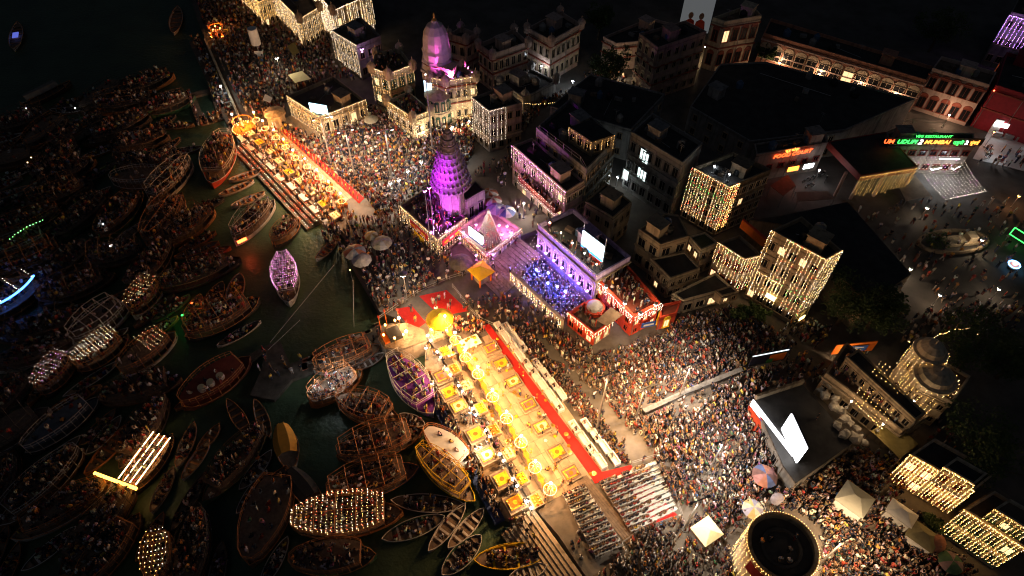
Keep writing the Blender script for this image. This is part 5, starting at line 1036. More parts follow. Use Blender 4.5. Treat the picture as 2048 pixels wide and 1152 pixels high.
curtain('golden bulb curtain hanging from the front of the black market canopy', R[1] + Vector((0, 0, -.2)), R[2] + Vector((0, 0, -.2)), 5.0, .5, .45, (('golden_bulb', 1),), .04, jitter=.3); curtain('sparse golden bulb curtain on the street side of the market canopy', R[2] + Vector((0, 0, -.2)), R[3].lerp(R[2], .6) + Vector((0, 0, -.2)), 4.6, .6, .45, (('golden_bulb', 1),), .04, jitter=.4)
flood('cold white lamp under the food court front', 1640, 338, 5.6, WARM_W * .3, (0.9, 0.95, 1.0), E_COOL, r=.2)
# motorbikes under the food court
def bike_proto():
    r = thing('motorbike', 'x', 'motorbike'); wh = MB()
    for x in (-.65, .65):
        w = MB(); n = 12
        w.path([(x + .30 * math.cos(2 * PI * i / n), 0, .32 + .30 * math.sin(2 * PI * i / n)) for i in range(n)], .06, 5, closed=True); w.build('wheel', WIRE, r)
    MB().box((0, 0, .45), (.5, .25, .32)).build('engine', STEEL, r); MB().lathe([(.02, -.28), (.16, -.1), (.15, .15), (.02, .28)], 8, (0, 0, 0)).build('fuel_tank', DARK, r).matrix_local = Matrix.Translation((.15, 0, .82)) @ Matrix.Rotation(PI / 2, 4, 'Y')
    MB().box((-.4, 0, .78), (.65, .24, .12)).build('seat', WIRE, r); MB().tube((.65, 0, .32), (.42, 0, 1.0), .04).build('fork', STEEL, r); MB().tube((.42, -.35, 1.02), (.42, .35, 1.02), .025).build('handlebar', STEEL, r); MB().lathe([(.02, 0), (.1, .02), (.08, .12)], 8, (.5, 0, .88)).build('headlight', PLASTIC, r)
    return r
bk = bike_proto()
for i, (u, v, a_) in enumerate([(1612, 364, .4), (1622, 360, .5), (1632, 356, .7), (1643, 352, .6), (1650, 362, 1.1), (1618, 374, .3)]):
    o = bk if i == 0 else copy_tree(bk); c = G(u, v, 2); o.location = (c.x, c.y, 2.004); o.rotation_euler = (0, 0, a_); tag(o, 'motorbike parked in the lit bay below the food court neon', 'motorbike', 'motorbikes in the lit bay')
for (pp, z, m_, lab) in [([(1592, 384), (1596, 402), (1668, 398), (1656, 382)], 4.0, BROOF, 'brown corrugated awning before the motorbike bay'), ([(1540, 372), (1575, 350), (1592, 372), (1566, 392)], 4.6, mat('rust_awning', (0.22, 0.09, 0.06), .7, .3), 'rust red awning left of the motorbike bay'.replace(' left of', ' beside')), ([(1792, 362), (1830, 350), (1862, 392), (1812, 402)], 3.4, BROOF, 'wide brown paved shop awning under the golden canopy lights')]:
    P = px(pp, z); r = thing('awning', lab, 'awning', P[0]); MB().slab(*P, .08).build('sheet', m_, r, P[0])
    for p in P: MB().tube(p, (p.x, p.y, 2), .06).build('post', STEEL, r, P[0])
# restaurant
UW = [(1778, 290), (1950, 292), (1946, 268), (1772, 266)]; UZ = 8.6
building('restaurant', 'restaurant front with long green and red neon name board', 'restaurant', UW, UZ, mat('grey_brown_plaster', (.3, .24, .2)), DROOF, parapet=.2, wins=((-1, 2, 8, 1.3, 1.0, 'plain', RED2, 0),))
a, b = FE(UW, UZ, -1); d = b - a; rz = ang(a, b); nn = Vector((d.y, -d.x, 0)).normalized(); nn = -nn if (a + nn).length > (a - nn).length else nn
p = a.lerp(b, .5) + nn * .05; r = thing('neon_sign', 'green and red UDUPI MUMBAI neon name board of the restaurant', 'sign', (p.x, p.y, 9.0), rz); r.scale = (.80, .80, .80)
text(r, 'VEG RESTAURANT', (-.8, 0, 1.75), PI / 2, 1.0, N_GREEN, 'green_lettering'); text(r, 'UDUPI', (-6.2, 0, 0), PI / 2, 1.55, N_GREEN, 'green_lettering', .06, shear=.15); text(r, '2', (-3.1, 0, -.1), PI / 2, 1.8, emit('white_neon', (1, .9, .8), 5), 'numeral', .06, shear=.15)
text(r, 'MUMBAI', (.7, 0, 0), PI / 2, 1.55, N_ORANGE, 'orange_lettering', .06, shear=.15); text(r, 'उडुपी', (5.6, 0, 0), PI / 2, 1.2, N_GREEN, 'hindi_lettering', .06); text(r, '2', (7.5, 0, 0), PI / 2, 1.4, emit('white_neon', (1, .9, .8), 5), 'numeral', .06); text(r, 'मुंबई', (9.3, 0, 0), PI / 2, 1.2, N_ORANGE, 'hindi_lettering', .06); text(r, 'UM', (-10.3, 0, 0), PI / 2, 1.6, N_RED, 'monogram', .06)
MB().box((0, .12, .6), (22.5, .06, 2.0)).build('backboard', mat('sign_black', (0.02, 0.02, 0.02), .5, 0), r); lamp(r, (-4, -1.6, .3), 35, (0.2, 1.0, .25), .3); lamp(r, (4, -1.6, .3), 45, (1.0, .25, .08), .3)
for (u0, v0, u1, v1) in ((1778, 262, 1822, 250), (1822, 250, 1885, 252)): fence('thin pipe rail on the dark roof above the restaurant', [(u0, v0), (u1, v1)], 1.4, 9.5, STEEL, 5.0, group='restaurant roof rails')
net('white bulb string canopy sweeping down in front of the restaurant', (G(1826, 316, 6.8), G(1924, 312, 6.8)), (G(1892, 398, 4.2), G(1972, 382, 4.2)), .55, .32, (('white_bulb', 6), ('pink_bulb', 1)), .05, .4)
for k, (u, v) in enumerate([(1898, 316), (1872, 336), (1912, 334)]):
    c = G(u, v, 5.6); r = thing('strip_lamp', 'bright white strip lamp under the bulb canopy of the restaurant', 'lamp', (c.x, c.y, 5.6), .3 * k, 'restaurant strip lamps'); MB().box((0, 0, 0), (3.6 if k == 0 else 2.0, .5, .14)).build('tube', E_COOL, r); MB().box((0, 0, .12), (3.8 if k == 0 else 2.2, .6, .08)).build('housing', STEEL, r); lamp(r, (0, 0, -.3), WARM_W * .12, (0.95, 0.95, 1.0), .2)
# lit shop at the frame edge
LS = [(1938, 325), (2100, 352), (2100, 268), (1962, 262)]
r = thing('lit_shop', 'white lit open shop with customers at the end of the street', 'shop', G(1960, 300, 2)); o = r.location.copy()
R = px([(1945, 318), (1975, 266), (2090, 290), (2060, 345)], 2.02); MB().prism(R, 2.0, 2.12).build('floor', mat('pale_tile', (0.5, 0.5, 0.5), .5, .1), r, o); FOOT.append([p.xy for p in R][:0] or [(0, 0), (0, .1), (.1, 0)])
board(r, 'back_wall', R[1], R[2], 2.1, 5.4, WHITE, .2, o); board(r, 'light_box', R[1] + Vector((0, -.3, 0)), R[2] + Vector((0, -.3, 0)), 4.0, 5.0, E_SCREEN, .1, o)
for k in range(5): p = R[1].lerp(R[2], .1 + .2 * k) + Vector((.2, -.8, 0)); MB().box((p.x, p.y, 2.6), (1.6, .6, 1.0), ang(R[1], R[2])).build('counter', STEEL, r, o)
lamp(r, tuple(G(2000, 300, 4.6) - o), WARM_W * .3, (0.95, 0.97, 1.0), .25)
# planter court with a warm lamp
c = G(1910, 478, 3.2); r = thing('planter_court', 'oval walled planter with plants and a warm lamp in the market square', 'planter', (c.x, c.y, 2.0), .15); N = 20
m = MB(); m.path([(6.2 * math.cos(2 * PI * i / N), 2.6 * math.sin(2 * PI * i / N), .6) for i in range(N)], .35, 6, closed=True); m.build('kerb', BEIGE, r); MB().box((1.5, .2, .4), (5.5, 2.2, .5)).build('plinth', CREAM, r); MB().box((3.2, .2, 1.0), (1.5, 1.6, 1.4)).build('cabinet', CREAM, r)
m = MB(); rn = random.Random(5)
for _ in range(260): p = Vector((rn.uniform(-5, -1), rn.uniform(-1.6, 1.6), rn.uniform(.5, 1.8))); x = Vector((rn.uniform(-1, 1), rn.uniform(-1, 1), rn.uniform(-.3, .6))) * .35; y = Vector((rn.uniform(-1, 1), rn.uniform(-1, 1), 0)) * .18; m.add([p - x, p + y, p + x, p - y], [(0, 1, 2, 3)])
m.build('foliage', LEAF, r)
flood('warm lamp beside the oval planter in the market square', 1966, 478, 5.0, WARM_W * .3, (1.0, 0.72, 0.4), E_WHITE, r=.25)
for k, (u, v, w, lab, col, fc) in enumerate([(1882, 588, .3, 'warm stall lamp in the lane behind the loggia', (1, .6, .3), E_WHITE), (1823, 536, .25, 'warm lamp at the corner of the black shed', (1, .7, .4), E_WHITE), (2000, 576, .25, 'warm lamp far down the market square', (1, .7, .4), E_WHITE), (1831, 194, .5, 'cold lamp at the end of the long arcade', (.95, .95, 1), E_COOL), (1856, 414, .12, 'small warm lamp below the shop awning', (1, .6, .3), E_WHITE), (2040, 390, .4, 'orange stall lamp at the far side of the market', (1, .4, .15), E_FLAME)]):
    flood(lab, u, v, 5.0, WARM_W * w, col, fc, r=.25)
c = G(2033, 524, 3.6); r = thing('lit_toy_cart', 'small round cart with blue and pink light rim', 'cart', (c.x, c.y, 2)); MB().lathe([(.8, .5), (.9, .9), (.7, 1.0)], 12).build('tub', WHITE, r); MB().path([(.92 * math.cos(i * .5236), .92 * math.sin(i * .5236), 1.0) for i in range(12)], .1, closed=True).build('light_rim', emit('cyan_rim', (.15, .5, 1), 6), r); MB().lathe([(.3, 1.0), (.5, 1.3), (.02, 1.5)], 10).build('top', emit('pink_top', (1, .4, .4), 2), r)
for s in (-.5, .5): MB().lathe([(.3, 0), (.3, .08)], 10, (s, 0, .1)).build('wheel', WIRE, r)
p, q = G(2030, 455, 5), G(2070, 480, 5); r = thing('neon_outline', 'green neon outline frame at the market edge', 'sign', p); MB().path([p, q, q + Vector((0, 0, -1.6)), p + Vector((0, 0, -1.6))], .09, closed=True).build('tube', N_GREEN, r, p); MB().tube((p.x, p.y, 2), p, .06).build('post', STEEL, r, p)
# ================================================================== arcade and red buildings along the back street
AR = [(1526, 72), (1850, 166), (1868, 140), (1540, 42)]; AZ = 9.0
ar = building('long_arcade', 'long pink arcade with row of cream arches along the back street', 'arcade', AR, AZ, mat('brick_pink', (0.42, 0.19, 0.12), .8, .2), DROOF, parapet=.7, bands=(8.2, 5.3), bandm=PINKW, wins=((-1, 1, 16, 2.2, 2.4, 'arch', CREAM, .05),))
building('arcade_corner', 'tall cream corner block with red arches lit warm beside the arcade', 'building', [(1424, 42), (1448, 50), (1522, 38), (1500, 14)], 13.0, CREAM, BROOF, parapet=.8, bands=(12.2, 7.4), bandm=MAROON, wins=((0, 2, 2, 1.4, 2.6, 'arch', MAROON, .2), (-1, 2, 5, 1.5, 2.6, 'arch', MAROON, .1)))
building('arch_window_block', 'pink block with five tall arched windows at the arcade end', 'building', [(1862, 142), (1976, 176), (1990, 150), (1880, 118)], 11.0, PINKW, BROOF, parapet=.7, bands=(10.2,), bandm=MAROON, wins=((-1, 2, 5, 1.6, 2.4, 'arch', MAROON, 0),))
rb = building('red_block', 'dark red building with rows of small red lamps at the frame edge', 'building', [(1988, 176), (2110, 215), (2130, 140), (2010, 110)], 11.0, mat('deep_red', (0.28, 0.02, 0.03), .7, .2), DROOF, parapet=.7, bands=(10.2, 6.4), bandm=MAROON, wins=((-1, 2, 6, 1.3, 1.8, 'plain', MAROON, .1),))
a, b = FE([(1988, 176), (2110, 215), (2130, 140), (2010, 110)], 11.0, -1)
for k, zz in enumerate((10.7, 6.9)): tag(link('red_lamp_row', strand_mesh(b - a, 0, 1.6, (('red_bulb', 1),), .18, k), None, Vector((a.x, a.y - .4, zz))), 'row of red globe lamps on the dark red building', 'lamps', 'red lamp rows')
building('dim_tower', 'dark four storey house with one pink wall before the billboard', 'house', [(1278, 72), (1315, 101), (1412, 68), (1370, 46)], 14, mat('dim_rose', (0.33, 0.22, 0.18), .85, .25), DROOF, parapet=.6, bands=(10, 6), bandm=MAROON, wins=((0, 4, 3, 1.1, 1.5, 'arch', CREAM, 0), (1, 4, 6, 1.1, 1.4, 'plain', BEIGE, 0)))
building('curved_arcade', 'low cream arcade wing curving behind the dark tree', 'arcade', [(1206, 78), (1232, 92), (1290, 86), (1352, 54), (1300, 40)], 8, PINKW, DROOF, parapet=.6, bands=(7.3, 5), bandm=MAROON, wins=((0, 1, 2, 1.3, 1.8, 'arch', CREAM, .1), (1, 1, 4, 1.3, 1.8, 'arch', CREAM, .1), (2, 1, 4, 1.3, 1.8, 'arch', CREAM, 0)))
for (nm, rf, zr, lab) in [('black_roof_house', [(1100, 215), (1262, 262), (1330, 190), (1180, 150)], 9, 'wide dark roofed house in the unlit middle of the old town'), ('black_market_roof', [(1380, 215), (1500, 285), (1690, 262), (1830, 200), (1530, 126), (1440, 130)], 8, 'vast unlit market roof between arcade and food court')]:
    building(nm, lab, 'building', rf, zr, GREYW, DROOF, parapet=.3, wins=((0, 2, 4, 1.1, 1.3, 'plain', BEIGE, 0), (1, 2, 4, 1.1, 1.3, 'plain', BEIGE, 0)))
p, q = G(1358, 52, 12), G(1418, 58, 12); r = thing('billboard', 'tall pale billboard showing two women in red above the street', 'billboard', Vector((p.x, p.y, 2))); o = r.location.copy(); dd = q - p
board(r, 'panel', p, q, 11, 19, emit('billboard_face', (.55, .58, .6), .12, False), .25, o)
for t in (.2, .8): s = p.lerp(q, t); MB().tube((s.x, s.y + .3, 2), (s.x, s.y + .3, 18), .2, n=8).build('post', STEEL, r, o)
for t, m_ in ((.3, REDW), (.65, REDW)):
    s = p + dd * t; MB().add([(s.x - 1.3, s.y - .35, 11.2), (s.x + 1.3, s.y - .35, 11.2), (s.x + .9, s.y - .35, 13.6), (s.x, s.y - .35, 14.2), (s.x - .9, s.y - .35, 13.6)], [(0, 1, 2, 3, 4)]).build('printed_dress', m_, r, o); MB().add([(s.x + .55 * math.cos(i * .785), s.y - .38, 14.8 + .75 * math.sin(i * .785)) for i in range(8)], [tuple(range(8))]).build('printed_face', SKIN, r, o)
flood('warm street lamp lighting the cream corner block', 1412, 92, 6, WARM_W * 1.6, (1.0, 0.68, 0.3), E_WHITE, r=.3); flood('warm shop lamp in the lane behind the dark tree', 1242, 140, 5, WARM_W * .9, (1.0, 0.75, 0.45), E_WHITE, r=.3); flood('cold stall lamp beyond the dark tree', 1146, 160, 5, WARM_W * .6, (0.8, 0.9, 1.0), E_COOL, r=.25)
for k, (u, v) in enumerate([(1560, 118), (1640, 140), (1720, 164), (1790, 184), (1900, 222)]): flood('warm street lamp in the back street before the arcade', u, v + 6, 5.2, WARM_W * 1.5, (1.0, 0.62, 0.38), E_WHITE, r=.16, group='back street lamps')
flood('warm lamp under the terraces of the red trimmed palace', 1035, 150, 7, WARM_W * .5, (1.0, 0.7, .5), E_WHITE, r=.12); flood('reddish lamp at the front of the red building', 1990, 262, 6, WARM_W * .4, (1.0, 0.35, .2), E_FLAME, r=.15)
p, q = G(2020, 30, 14), G(2075, 45, 14); curtain('deep blue bulb curtain on a far building', p, q, 6, .6, .4, (('violet_bulb', 1),), .08)
building('far_blue_house', 'far dark house wearing the deep blue bulb curtain', 'house', [(2020, 28), (2078, 42), (2100, 0), (2040, -10)], 14, GREYW, DROOF, parapet=.5, wins=((0, 3, 3, 1.2, 1.5, 'plain', BEIGE, 0),))
# ================================================================== lower right quarter: screen stage, terraces, round tower
BS = [(1508, 800), (1604, 768), (1708, 884), (1592, 966), (1566, 930)]; BSZ = 5.0
building('screen_stage', 'grey roofed stage building with giant screen and white fascia', 'stage', BS, BSZ, GREYW, mat('dusty_roof', (0.055, 0.05, 0.046), .9, .5, .35), parapet=.0, wins=((0, 1, 3, 1.2, 1.6, 'plain', GREYW, 0),))
p, q = G(1505, 800, BSZ + .8), G(1588, 908, BSZ + .8); r = thing('lit_fascia', 'long white lit fascia with red and blue stripes on the screen stage', 'fascia', p); board(r, 'panel', p, q, BSZ - .6, BSZ + .9, emit('fascia_white', (0.95, 0.95, 1.0), 2.2), .15, p)
nn = Vector((q.y - p.y, p.x - q.x, 0)).normalized() * .1; nn = -nn if (p + nn).length > (p - nn).length else nn
board(r, 'red_stripe', p.lerp(q, .25) + nn, q + nn, BSZ - .3, BSZ - .1, REDW, .05, p); board(r, 'blue_stripe', p.lerp(q, .25) + nn, q + nn, BSZ - .6, BSZ - .4, BLUEC, .05, p)
r = thing('red_backdrop', 'sagging red printed cloth below the white fascia', 'banner', p); nn *= 12
m = MB(); a, b = p.lerp(q, .02), p.lerp(q, .85)
for k in range(8): x, y = a.lerp(b, k / 8), a.lerp(b, (k + 1) / 8); s0 = .4 + .5 * math.sin(PI * k / 8); s1 = .4 + .5 * math.sin(PI * (k + 1) / 8); m.slab(Vector((x.x, x.y, BSZ - .7)), Vector((y.x, y.y, BSZ - .7)), y + nn * s1 + Vector((0, 0, -5.2)), x + nn * s0 + Vector((0, 0, -5.2)), .04)
m.build('cloth', mat('red_print', (0.55, 0.06, 0.02), .8, .3, 3), r, p)
s0, s1 = G(1562, 858, BSZ + .4), G(1592, 926, BSZ + .4); r = thing('video_screen', 'giant blank white video screen on the stage roof', 'screen', s0); board(r, 'panel', s0, s1, BSZ + .4, BSZ + 4.4, emit('white_screen', (0.93, 0.96, 1.0), SCR_E), .2, s0); board(r, 'case', s0 + Vector((.22, .1, 0)), s1 + Vector((.22, .1, 0)), BSZ + .3, BSZ + 4.5, DARK, .2, s0)
for t in (.1, .9): x = s0.lerp(s1, t); MB().tube(x + Vector((1.4, .4, -.4)), x + Vector((.3, .1, 3.4)), .06).build('strut', STEEL, r, s0)
TH = [(1648, 752), (1800, 868), (1852, 838), (1690, 690)]
building('terrace_hall', 'long beige hall with parapet terraces and bulb string awning', 'hall', TH, 6.5, BEIGE, BROOF, parapet=.8, bands=(6.0,), bandm=BEIGE, wins=((0, 1, 9, 1.2, 1.5, 'plain', BEIGE, 0), (1, 1, 3, 1.2, 1.5, 'plain', BEIGE, 0)), crowd=('roof', 1.2))
building('hall_upper_storey', 'narrow beige upper storey with dark roof on the long hall', 'hall', [(1692, 716), (1830, 842), (1850, 828), (1716, 700)], 9.2, BEIGE, DROOF, z0=6.5, parapet=.3, foot=False, wins=((0, 1, 8, 1.0, 1.2, 'plain', BEIGE, 0),))
net('warm bulb strings stretched down across the terraces of the long hall', (G(1762, 722, 10.5), G(1822, 765, 10.5)), (G(1705, 800, 6.8), G(1764, 856, 6.8)), .5, .32, GOLD, .06, .2)
for k, (u, v) in enumerate([(1705, 800), (1768, 846), (1830, 800)]): flood('added warm lamp brightening the terraces of the long hall', u, v, 8.6, WARM_W * .45, (1.0, 0.7, 0.4), E_WHITE, z0=6.5, r=.12, group='added hall terrace lamps')  # lamps added to lift the dark hall terraces
c = G(1905, 748, 8); r = building('old_shrine', 'old yellow shrine with stepped roof and golden bulb strings', 'shrine', [(1836, 778), (1902, 808), (1938, 756), (1878, 722)], 8.0, CREAM, BROOF, parapet=.5, bands=(7.3,), bandm=BEIGE, wins=((0, 2, 4, .9, 1.1, 'plain', BEIGE, 0), (1, 2, 3, .9, 1.1, 'arch', BEIGE, 0)))
for k, (u, v, zt, rr, lab) in enumerate([(1862, 700, 10.5, 2.1, 'upper'), (1872, 752, 9.0, 2.6, 'lower')]):
    c = G(u, v, zt); r = thing('shrine_turret', 'rounded %s turret of the old yellow shrine hung with golden bulbs' % lab, 'turret', (c.x, c.y, 2.0)); h = zt - 2
    MB().lathe([(rr, -.2), (rr, h - .6), (rr * 1.1, h - .5), (rr * 1.1, h - .1), (rr * .9, h), (rr * .8, h + .7), (rr * .4, h + 1.3), (.08, h + 1.5), (.1, h + 1.8), (.01, h + 2.2)], 14).build('wall', CREAM, r)
    for t in range(5): a_ = -PI / 2 + (t - 2.5) * .5; window(r, (rr * math.cos(a_), rr * math.sin(a_), h - 3.4), a_ + PI / 2, .6, 1.0, 'arch', BEIGE, None)
    r2 = thing('light_curtain', 'golden bulb strings wrapped round the %s turret of the old shrine' % lab, 'string lights', (c.x, c.y, zt - .1))
    for t in range(16): a_ = -PI * 1.12 + t * .24; link('strand', strand_mesh((0, 0, -4.5 if k == 0 else -5.0), 0, .36, GOLD, .06, t % 3), r2, (rr * 1.16 * math.cos(a_), rr * 1.16 * math.sin(a_), 0))
for k, pts in enumerate([[(1816, 682), (1850, 682), (1880, 668), (1910, 658), (1945, 654), (1968, 660), (1955, 668)]]):
    r = thing('light_garland', 'golden bulb garland following the ridge of the black shrine tree', 'string lights', G(*pts[0], 8))
    for a, b in zip(pts[:-1], pts[1:]): link('strand', strand_mesh(G(*b, 8) - G(*a, 8), .25, .3, GOLD, .075, 1), r, G(*a, 8) - r.location)
for (u, v, h, rr, sd, lab) in [(1700, 606, 9, 5.2, 3, 'large dark leafy tree beside the tallest tower'), (1756, 622, 8, 4.0, 4, 'dark leafy tree at the edge of the lane behind the plaza'), (1216, 140, 9, 4.2, 5, 'dark tree filling the lane behind the old town roofs'), (1950, 700, 10, 5.5, 6, 'broad black tree behind the old shrine'), (2030, 720, 8, 4.5, 7, 'pale leaved tree at the frame edge behind the shrine'), (1880, 60, 9, 5, 8, 'tree in the dark behind the long arcade'), (1200, 40, 8, 3.5, 9, 'palm green tree lit faintly behind the curved arcade'), (1972, 900, 10, 6.5, 10, 'big unlit tree spreading behind the curtained facades'), (1535, 105, 6, 2.2, 11, 'small dark tree before the cream corner block')]: tree(lab, u, v, 2.0, h, rr, sd)
for k, (u, v) in enumerate([(1475, 628), (1500, 622), (1520, 632), (1858, 1048)]): tree('small bright green bush in a planter below the bulb curtains', u, v, 2.0, 2.2, 1.3, 20 + k, .35, 'planter bushes')
RTC = G(1566, 1092, 10.0); r = thing('round_tower', 'round water tower strung with golden bulbs with people on its top', 'tower', (RTC.x, RTC.y, 2.0)); FOOT.append([(RTC.x + 3.8 * math.cos(t * PI / 8), RTC.y + 3.8 * math.sin(t * PI / 8)) for t in range(16)])
MB().lathe([(3.6, -.3), (3.6, 6.4), (3.95, 6.6), (3.95, 7.2)], 28).build('wall', CREAM, r); m = MB(); N = 28
for i in range(N):
    t0, t1 = 2 * PI * i / N, 2 * PI * (i + 1) / N
    P = lambda R_, t, z: (R_ * math.cos(t), R_ * math.sin(t), z)
    m.add([P(3.95, t0, 8), P(3.95, t1, 8), P(3.5, t1, 8), P(3.5, t0, 8), P(3.95, t0, 7.2), P(3.95, t1, 7.2), P(3.5, t1, 7.2), P(3.5, t0, 7.2)], [(0, 1, 2, 3), (4, 5, 1, 0), (3, 2, 6, 7)])
m.build('parapet', BEIGE, r); MB().lathe([(3.5, 7.25), (.02, 7.26)], 28).build('roof', BROOF, r); MB().lathe([(2.4, 7.26), (2.3, 7.6), (2.0, 7.6), (1.9, 7.3)], 24).build('inner_kerb', BROOF, r)
m = MB()
for i in range(80): t = 2 * PI * i / 80; m.octa((4.0 * math.cos(t), 4.0 * math.sin(t), 8.05), .05)
r2 = thing('light_garland', 'golden bulb ring round the top of the round tower', 'string lights', (RTC.x, RTC.y, 2)); m.build('bulb_ring', B_GOLD, r2)
r3 = thing('light_curtain', 'golden bulb strings hanging down the body of the round tower', 'string lights', (RTC.x, RTC.y, 9.9))
for i in range(30): t = PI * .6 + 2 * PI * i / 44; link('strand', strand_mesh((0, 0, -7), 0, .45, GOLD, .055, i % 3), r3, (4.05 * math.cos(t), 4.05 * math.sin(t), 0))
t = PI * 1.12; r4 = thing('banner', 'dark red banner on the round tower below its parapet', 'banner', (RTC.x, RTC.y, 2)); m = MB()
for k in range(6): t0, t1 = t + k * .1, t + (k + 1) * .1; m.slab((4.2 * math.cos(t0), 4.2 * math.sin(t0), 5.4), (4.2 * math.cos(t1), 4.2 * math.sin(t1), 5.4), (4.2 * math.cos(t1), 4.2 * math.sin(t1), 7.6), (4.2 * math.cos(t0), 4.2 * math.sin(t0), 7.6), .04)
m.build('cloth', mat('banner_dark_red', (0.28, 0.02, 0.02), .7, .2), r4)
TOWERTOP = [(RTC.x + 2.6 * math.cos(t * PI / 8), RTC.y + 2.6 * math.sin(t * PI / 8)) for t in range(16)]
LF1 = [(1818, 912), (1945, 984), (1990, 948), (1866, 880)]; 
building('lit_facade_house', 'flat fronted house wholly covered by rows of golden bulbs', 'house', LF1, 8.5, CREAM, DROOF, parapet=.5, wins=((0, 2, 4, 1.2, 1.6, 'plain', MAROON, .3), (1, 2, 2, 1.1, 1.5, 'plain', MAROON, 0)))
for e in (0, 1): a, b = FE(LF1, 8.5, e, .5); curtain('golden bulb rows on the %s face of the flat fronted house' % ('crowd', 'street')[e], a, b, 6.4 if e == 0 else 5.0, .36, .3, GOLD, .06)
UB1 = [(1884, 936), (1946, 972), (1972, 950), (1912, 916)]; building('lit_upper_storey', 'small upper storey dotted with golden bulbs on the flat fronted house', 'upper storey', UB1, 11.5, CREAM, DROOF, z0=8.5, parapet=.4, foot=False, wins=((0, 1, 2, .9, 1.1, 'plain', MAROON, 0),))
a, b = FE(UB1, 11.5, 0, .4); curtain('golden bulb rows on the small upper storey', a, b, 2.8, .36, .3, GOLD, .06)
LF2 = [(1925, 1022), (2046, 1100), (2100, 1055), (1985, 985)]
building('lit_corner_house', 'yellow corner house with green shutters under golden bulb rows', 'house', LF2, 8.5, CREAM, BROOF, parapet=.5, bands=(8.2,), bandm=BEIGE, wins=((0, 2, 4, 1.2, 1.6, 'plain', SHUTTER, .2), (1, 2, 4, 1.2, 1.6, 'plain', SHUTTER, .1)))
for e in (0,): a, b = FE(LF2, 8.5, e, .5); curtain('golden bulb rows on the %s face of the yellow corner house' % ('crowd', 'street')[e], a, b, 6.0, .36, .3, GOLD, .06)
UB2 = [(1985, 1020), (2060, 1066), (2090, 1040), (2016, 1000)]; building('lit_roof_room', 'roof room with pale walls and bulbs on the yellow corner house', 'roof room', UB2, 11.0, CREAM, BROOF, z0=8.5, parapet=.4, foot=False, wins=((0, 1, 3, 1.0, 1.2, 'plain', SHUTTER, .3),))
a, b = FE(UB2, 11.0, 0, .4); curtain('golden bulb rows on the roof room of the yellow corner house', a, b, 2.4, .4, .34, GOLD, .055)
P = px([(1742, 862), (1782, 836), (1836, 888), (1800, 918)], 6.2); r = thing('tarpaulin', 'olive tarpaulin stretched between the hall and the bulb covered house', 'tarpaulin', P[0]); m = MB(); N = 5
for i in range(N):
    for j in range(N):
        f = lambda x, y: P[0].lerp(P[1], x / N).lerp(P[3].lerp(P[2], x / N), y / N) - Vector((0, 0, .7 * math.sin(PI * x / N) * math.sin(PI * y / N)))
        m.slab(f(i, j), f(i + 1, j), f(i + 1, j + 1), f(i, j + 1), .04)
m.build('cloth', OLIVE, r, P[0])
for p in P: MB().tube(p, (p.x, p.y, 2), .07).build('pole', PLANK, r, P[0])
def tent(label, u, v, z, w, l, rz, m_, wall=True, name='tent', group=None):
    c = G(u, v, z); r = thing(name, label, 'tent', (c.x, c.y, 2), rz, group); h = z - 2
    for x in (-w / 2, w / 2):
        for y in (-l / 2, l / 2): MB().tube((x, y, 0), (x, y, h), .05).build('post', STEEL, r)
    MB().add([(-w / 2 - .2, -l / 2 - .2, h), (w / 2 + .2, -l / 2 - .2, h), (w / 2 + .2, l / 2 + .2, h), (-w / 2 - .2, l / 2 + .2, h), (-w * .12, 0, h + .9), (w * .12, 0, h + .9)], [(0, 1, 5, 4), (1, 2, 5), (2, 3, 4, 5), (3, 0, 4), (3, 2, 1, 0)]).build('roof', m_, r)
    if wall: MB().box((0, -l / 2, h * .45), (w, .06, h * .8)).build('wall_cloth', WHITE, r)
    FOOT.append([tuple(Vector((c.x, c.y)) + Matrix.Rotation(rz, 2) @ Vector(k)) for k in ((-w / 2, -l / 2), (w / 2, -l / 2), (w / 2, l / 2), (-w / 2, l / 2))])
    return r
tent('pale grey gazebo tent in the crowd by the bulb covered house', 1710, 998, 4.6, 3.4, 3.2, -.75, mat('pale_canvas', (.45, .44, .36), .8, .1)); tent('white kiosk cabin with two dark windows', 1804, 1026, 4.4, 3.0, 1.9, -.75, WHITE); tent('blue fronted kiosk with olive roof', 1846, 1072, 4.2, 3.0, 2.4, -.75, mat('olive_roof', (.22, .19, .1), .8, .2)); tent('beige stall tent beside the round tower lane', 1414, 1062, 4.0, 2.4, 2.6, -1.0, CREAMC, True)
parasol('multicoloured parasol below the giant screen', 1532, 948, 4.3, 1.7, [PINKC, ORANGEC, BLUEC, MAROON]); parasol('striped yellow and lilac parasol near the round tower', 1508, 1015, 4.0, 1.4, [CREAMC, mat('lilac', (.4, .35, .5), .9, .1), YELLOWC]); parasol('green parasol with pink rim by the yellow corner house', 1906, 1122, 4.2, 1.5, [GREENC, mat('faded_pink', (.5, .25, .25), .9, .1), GREENC]); parasol('half folded orange parasol beside the blue fronted kiosk', 1882, 1094, 4.2, 1.3, [ORANGEC], (.7, .2)); parasol('closed lilac parasol leaning near the giant screen', 1556, 1002, 4.0, .9, [mat('lilac', (.4, .35, .5))], (.9, 0))
parasol('pale blue and orange parasol at the inlet bank', 708, 498, 4.4, 1.9, [mat('pale_blue', (.35, .45, .6), .9, .1), ORANGEC, WHITE]); parasol('plain white parasol beside the inlet bank parasol', 722, 515, 4.2, 1.7, [WHITE]); parasol('white parasol with pleats on the path to the far stage', 762, 480, 4.4, 1.8, [WHITE, CREAMC]); parasol('small cream parasol among the crowd by the far stage', 742, 468, 4.3, 1.2, [CREAMC, YELLOWC])
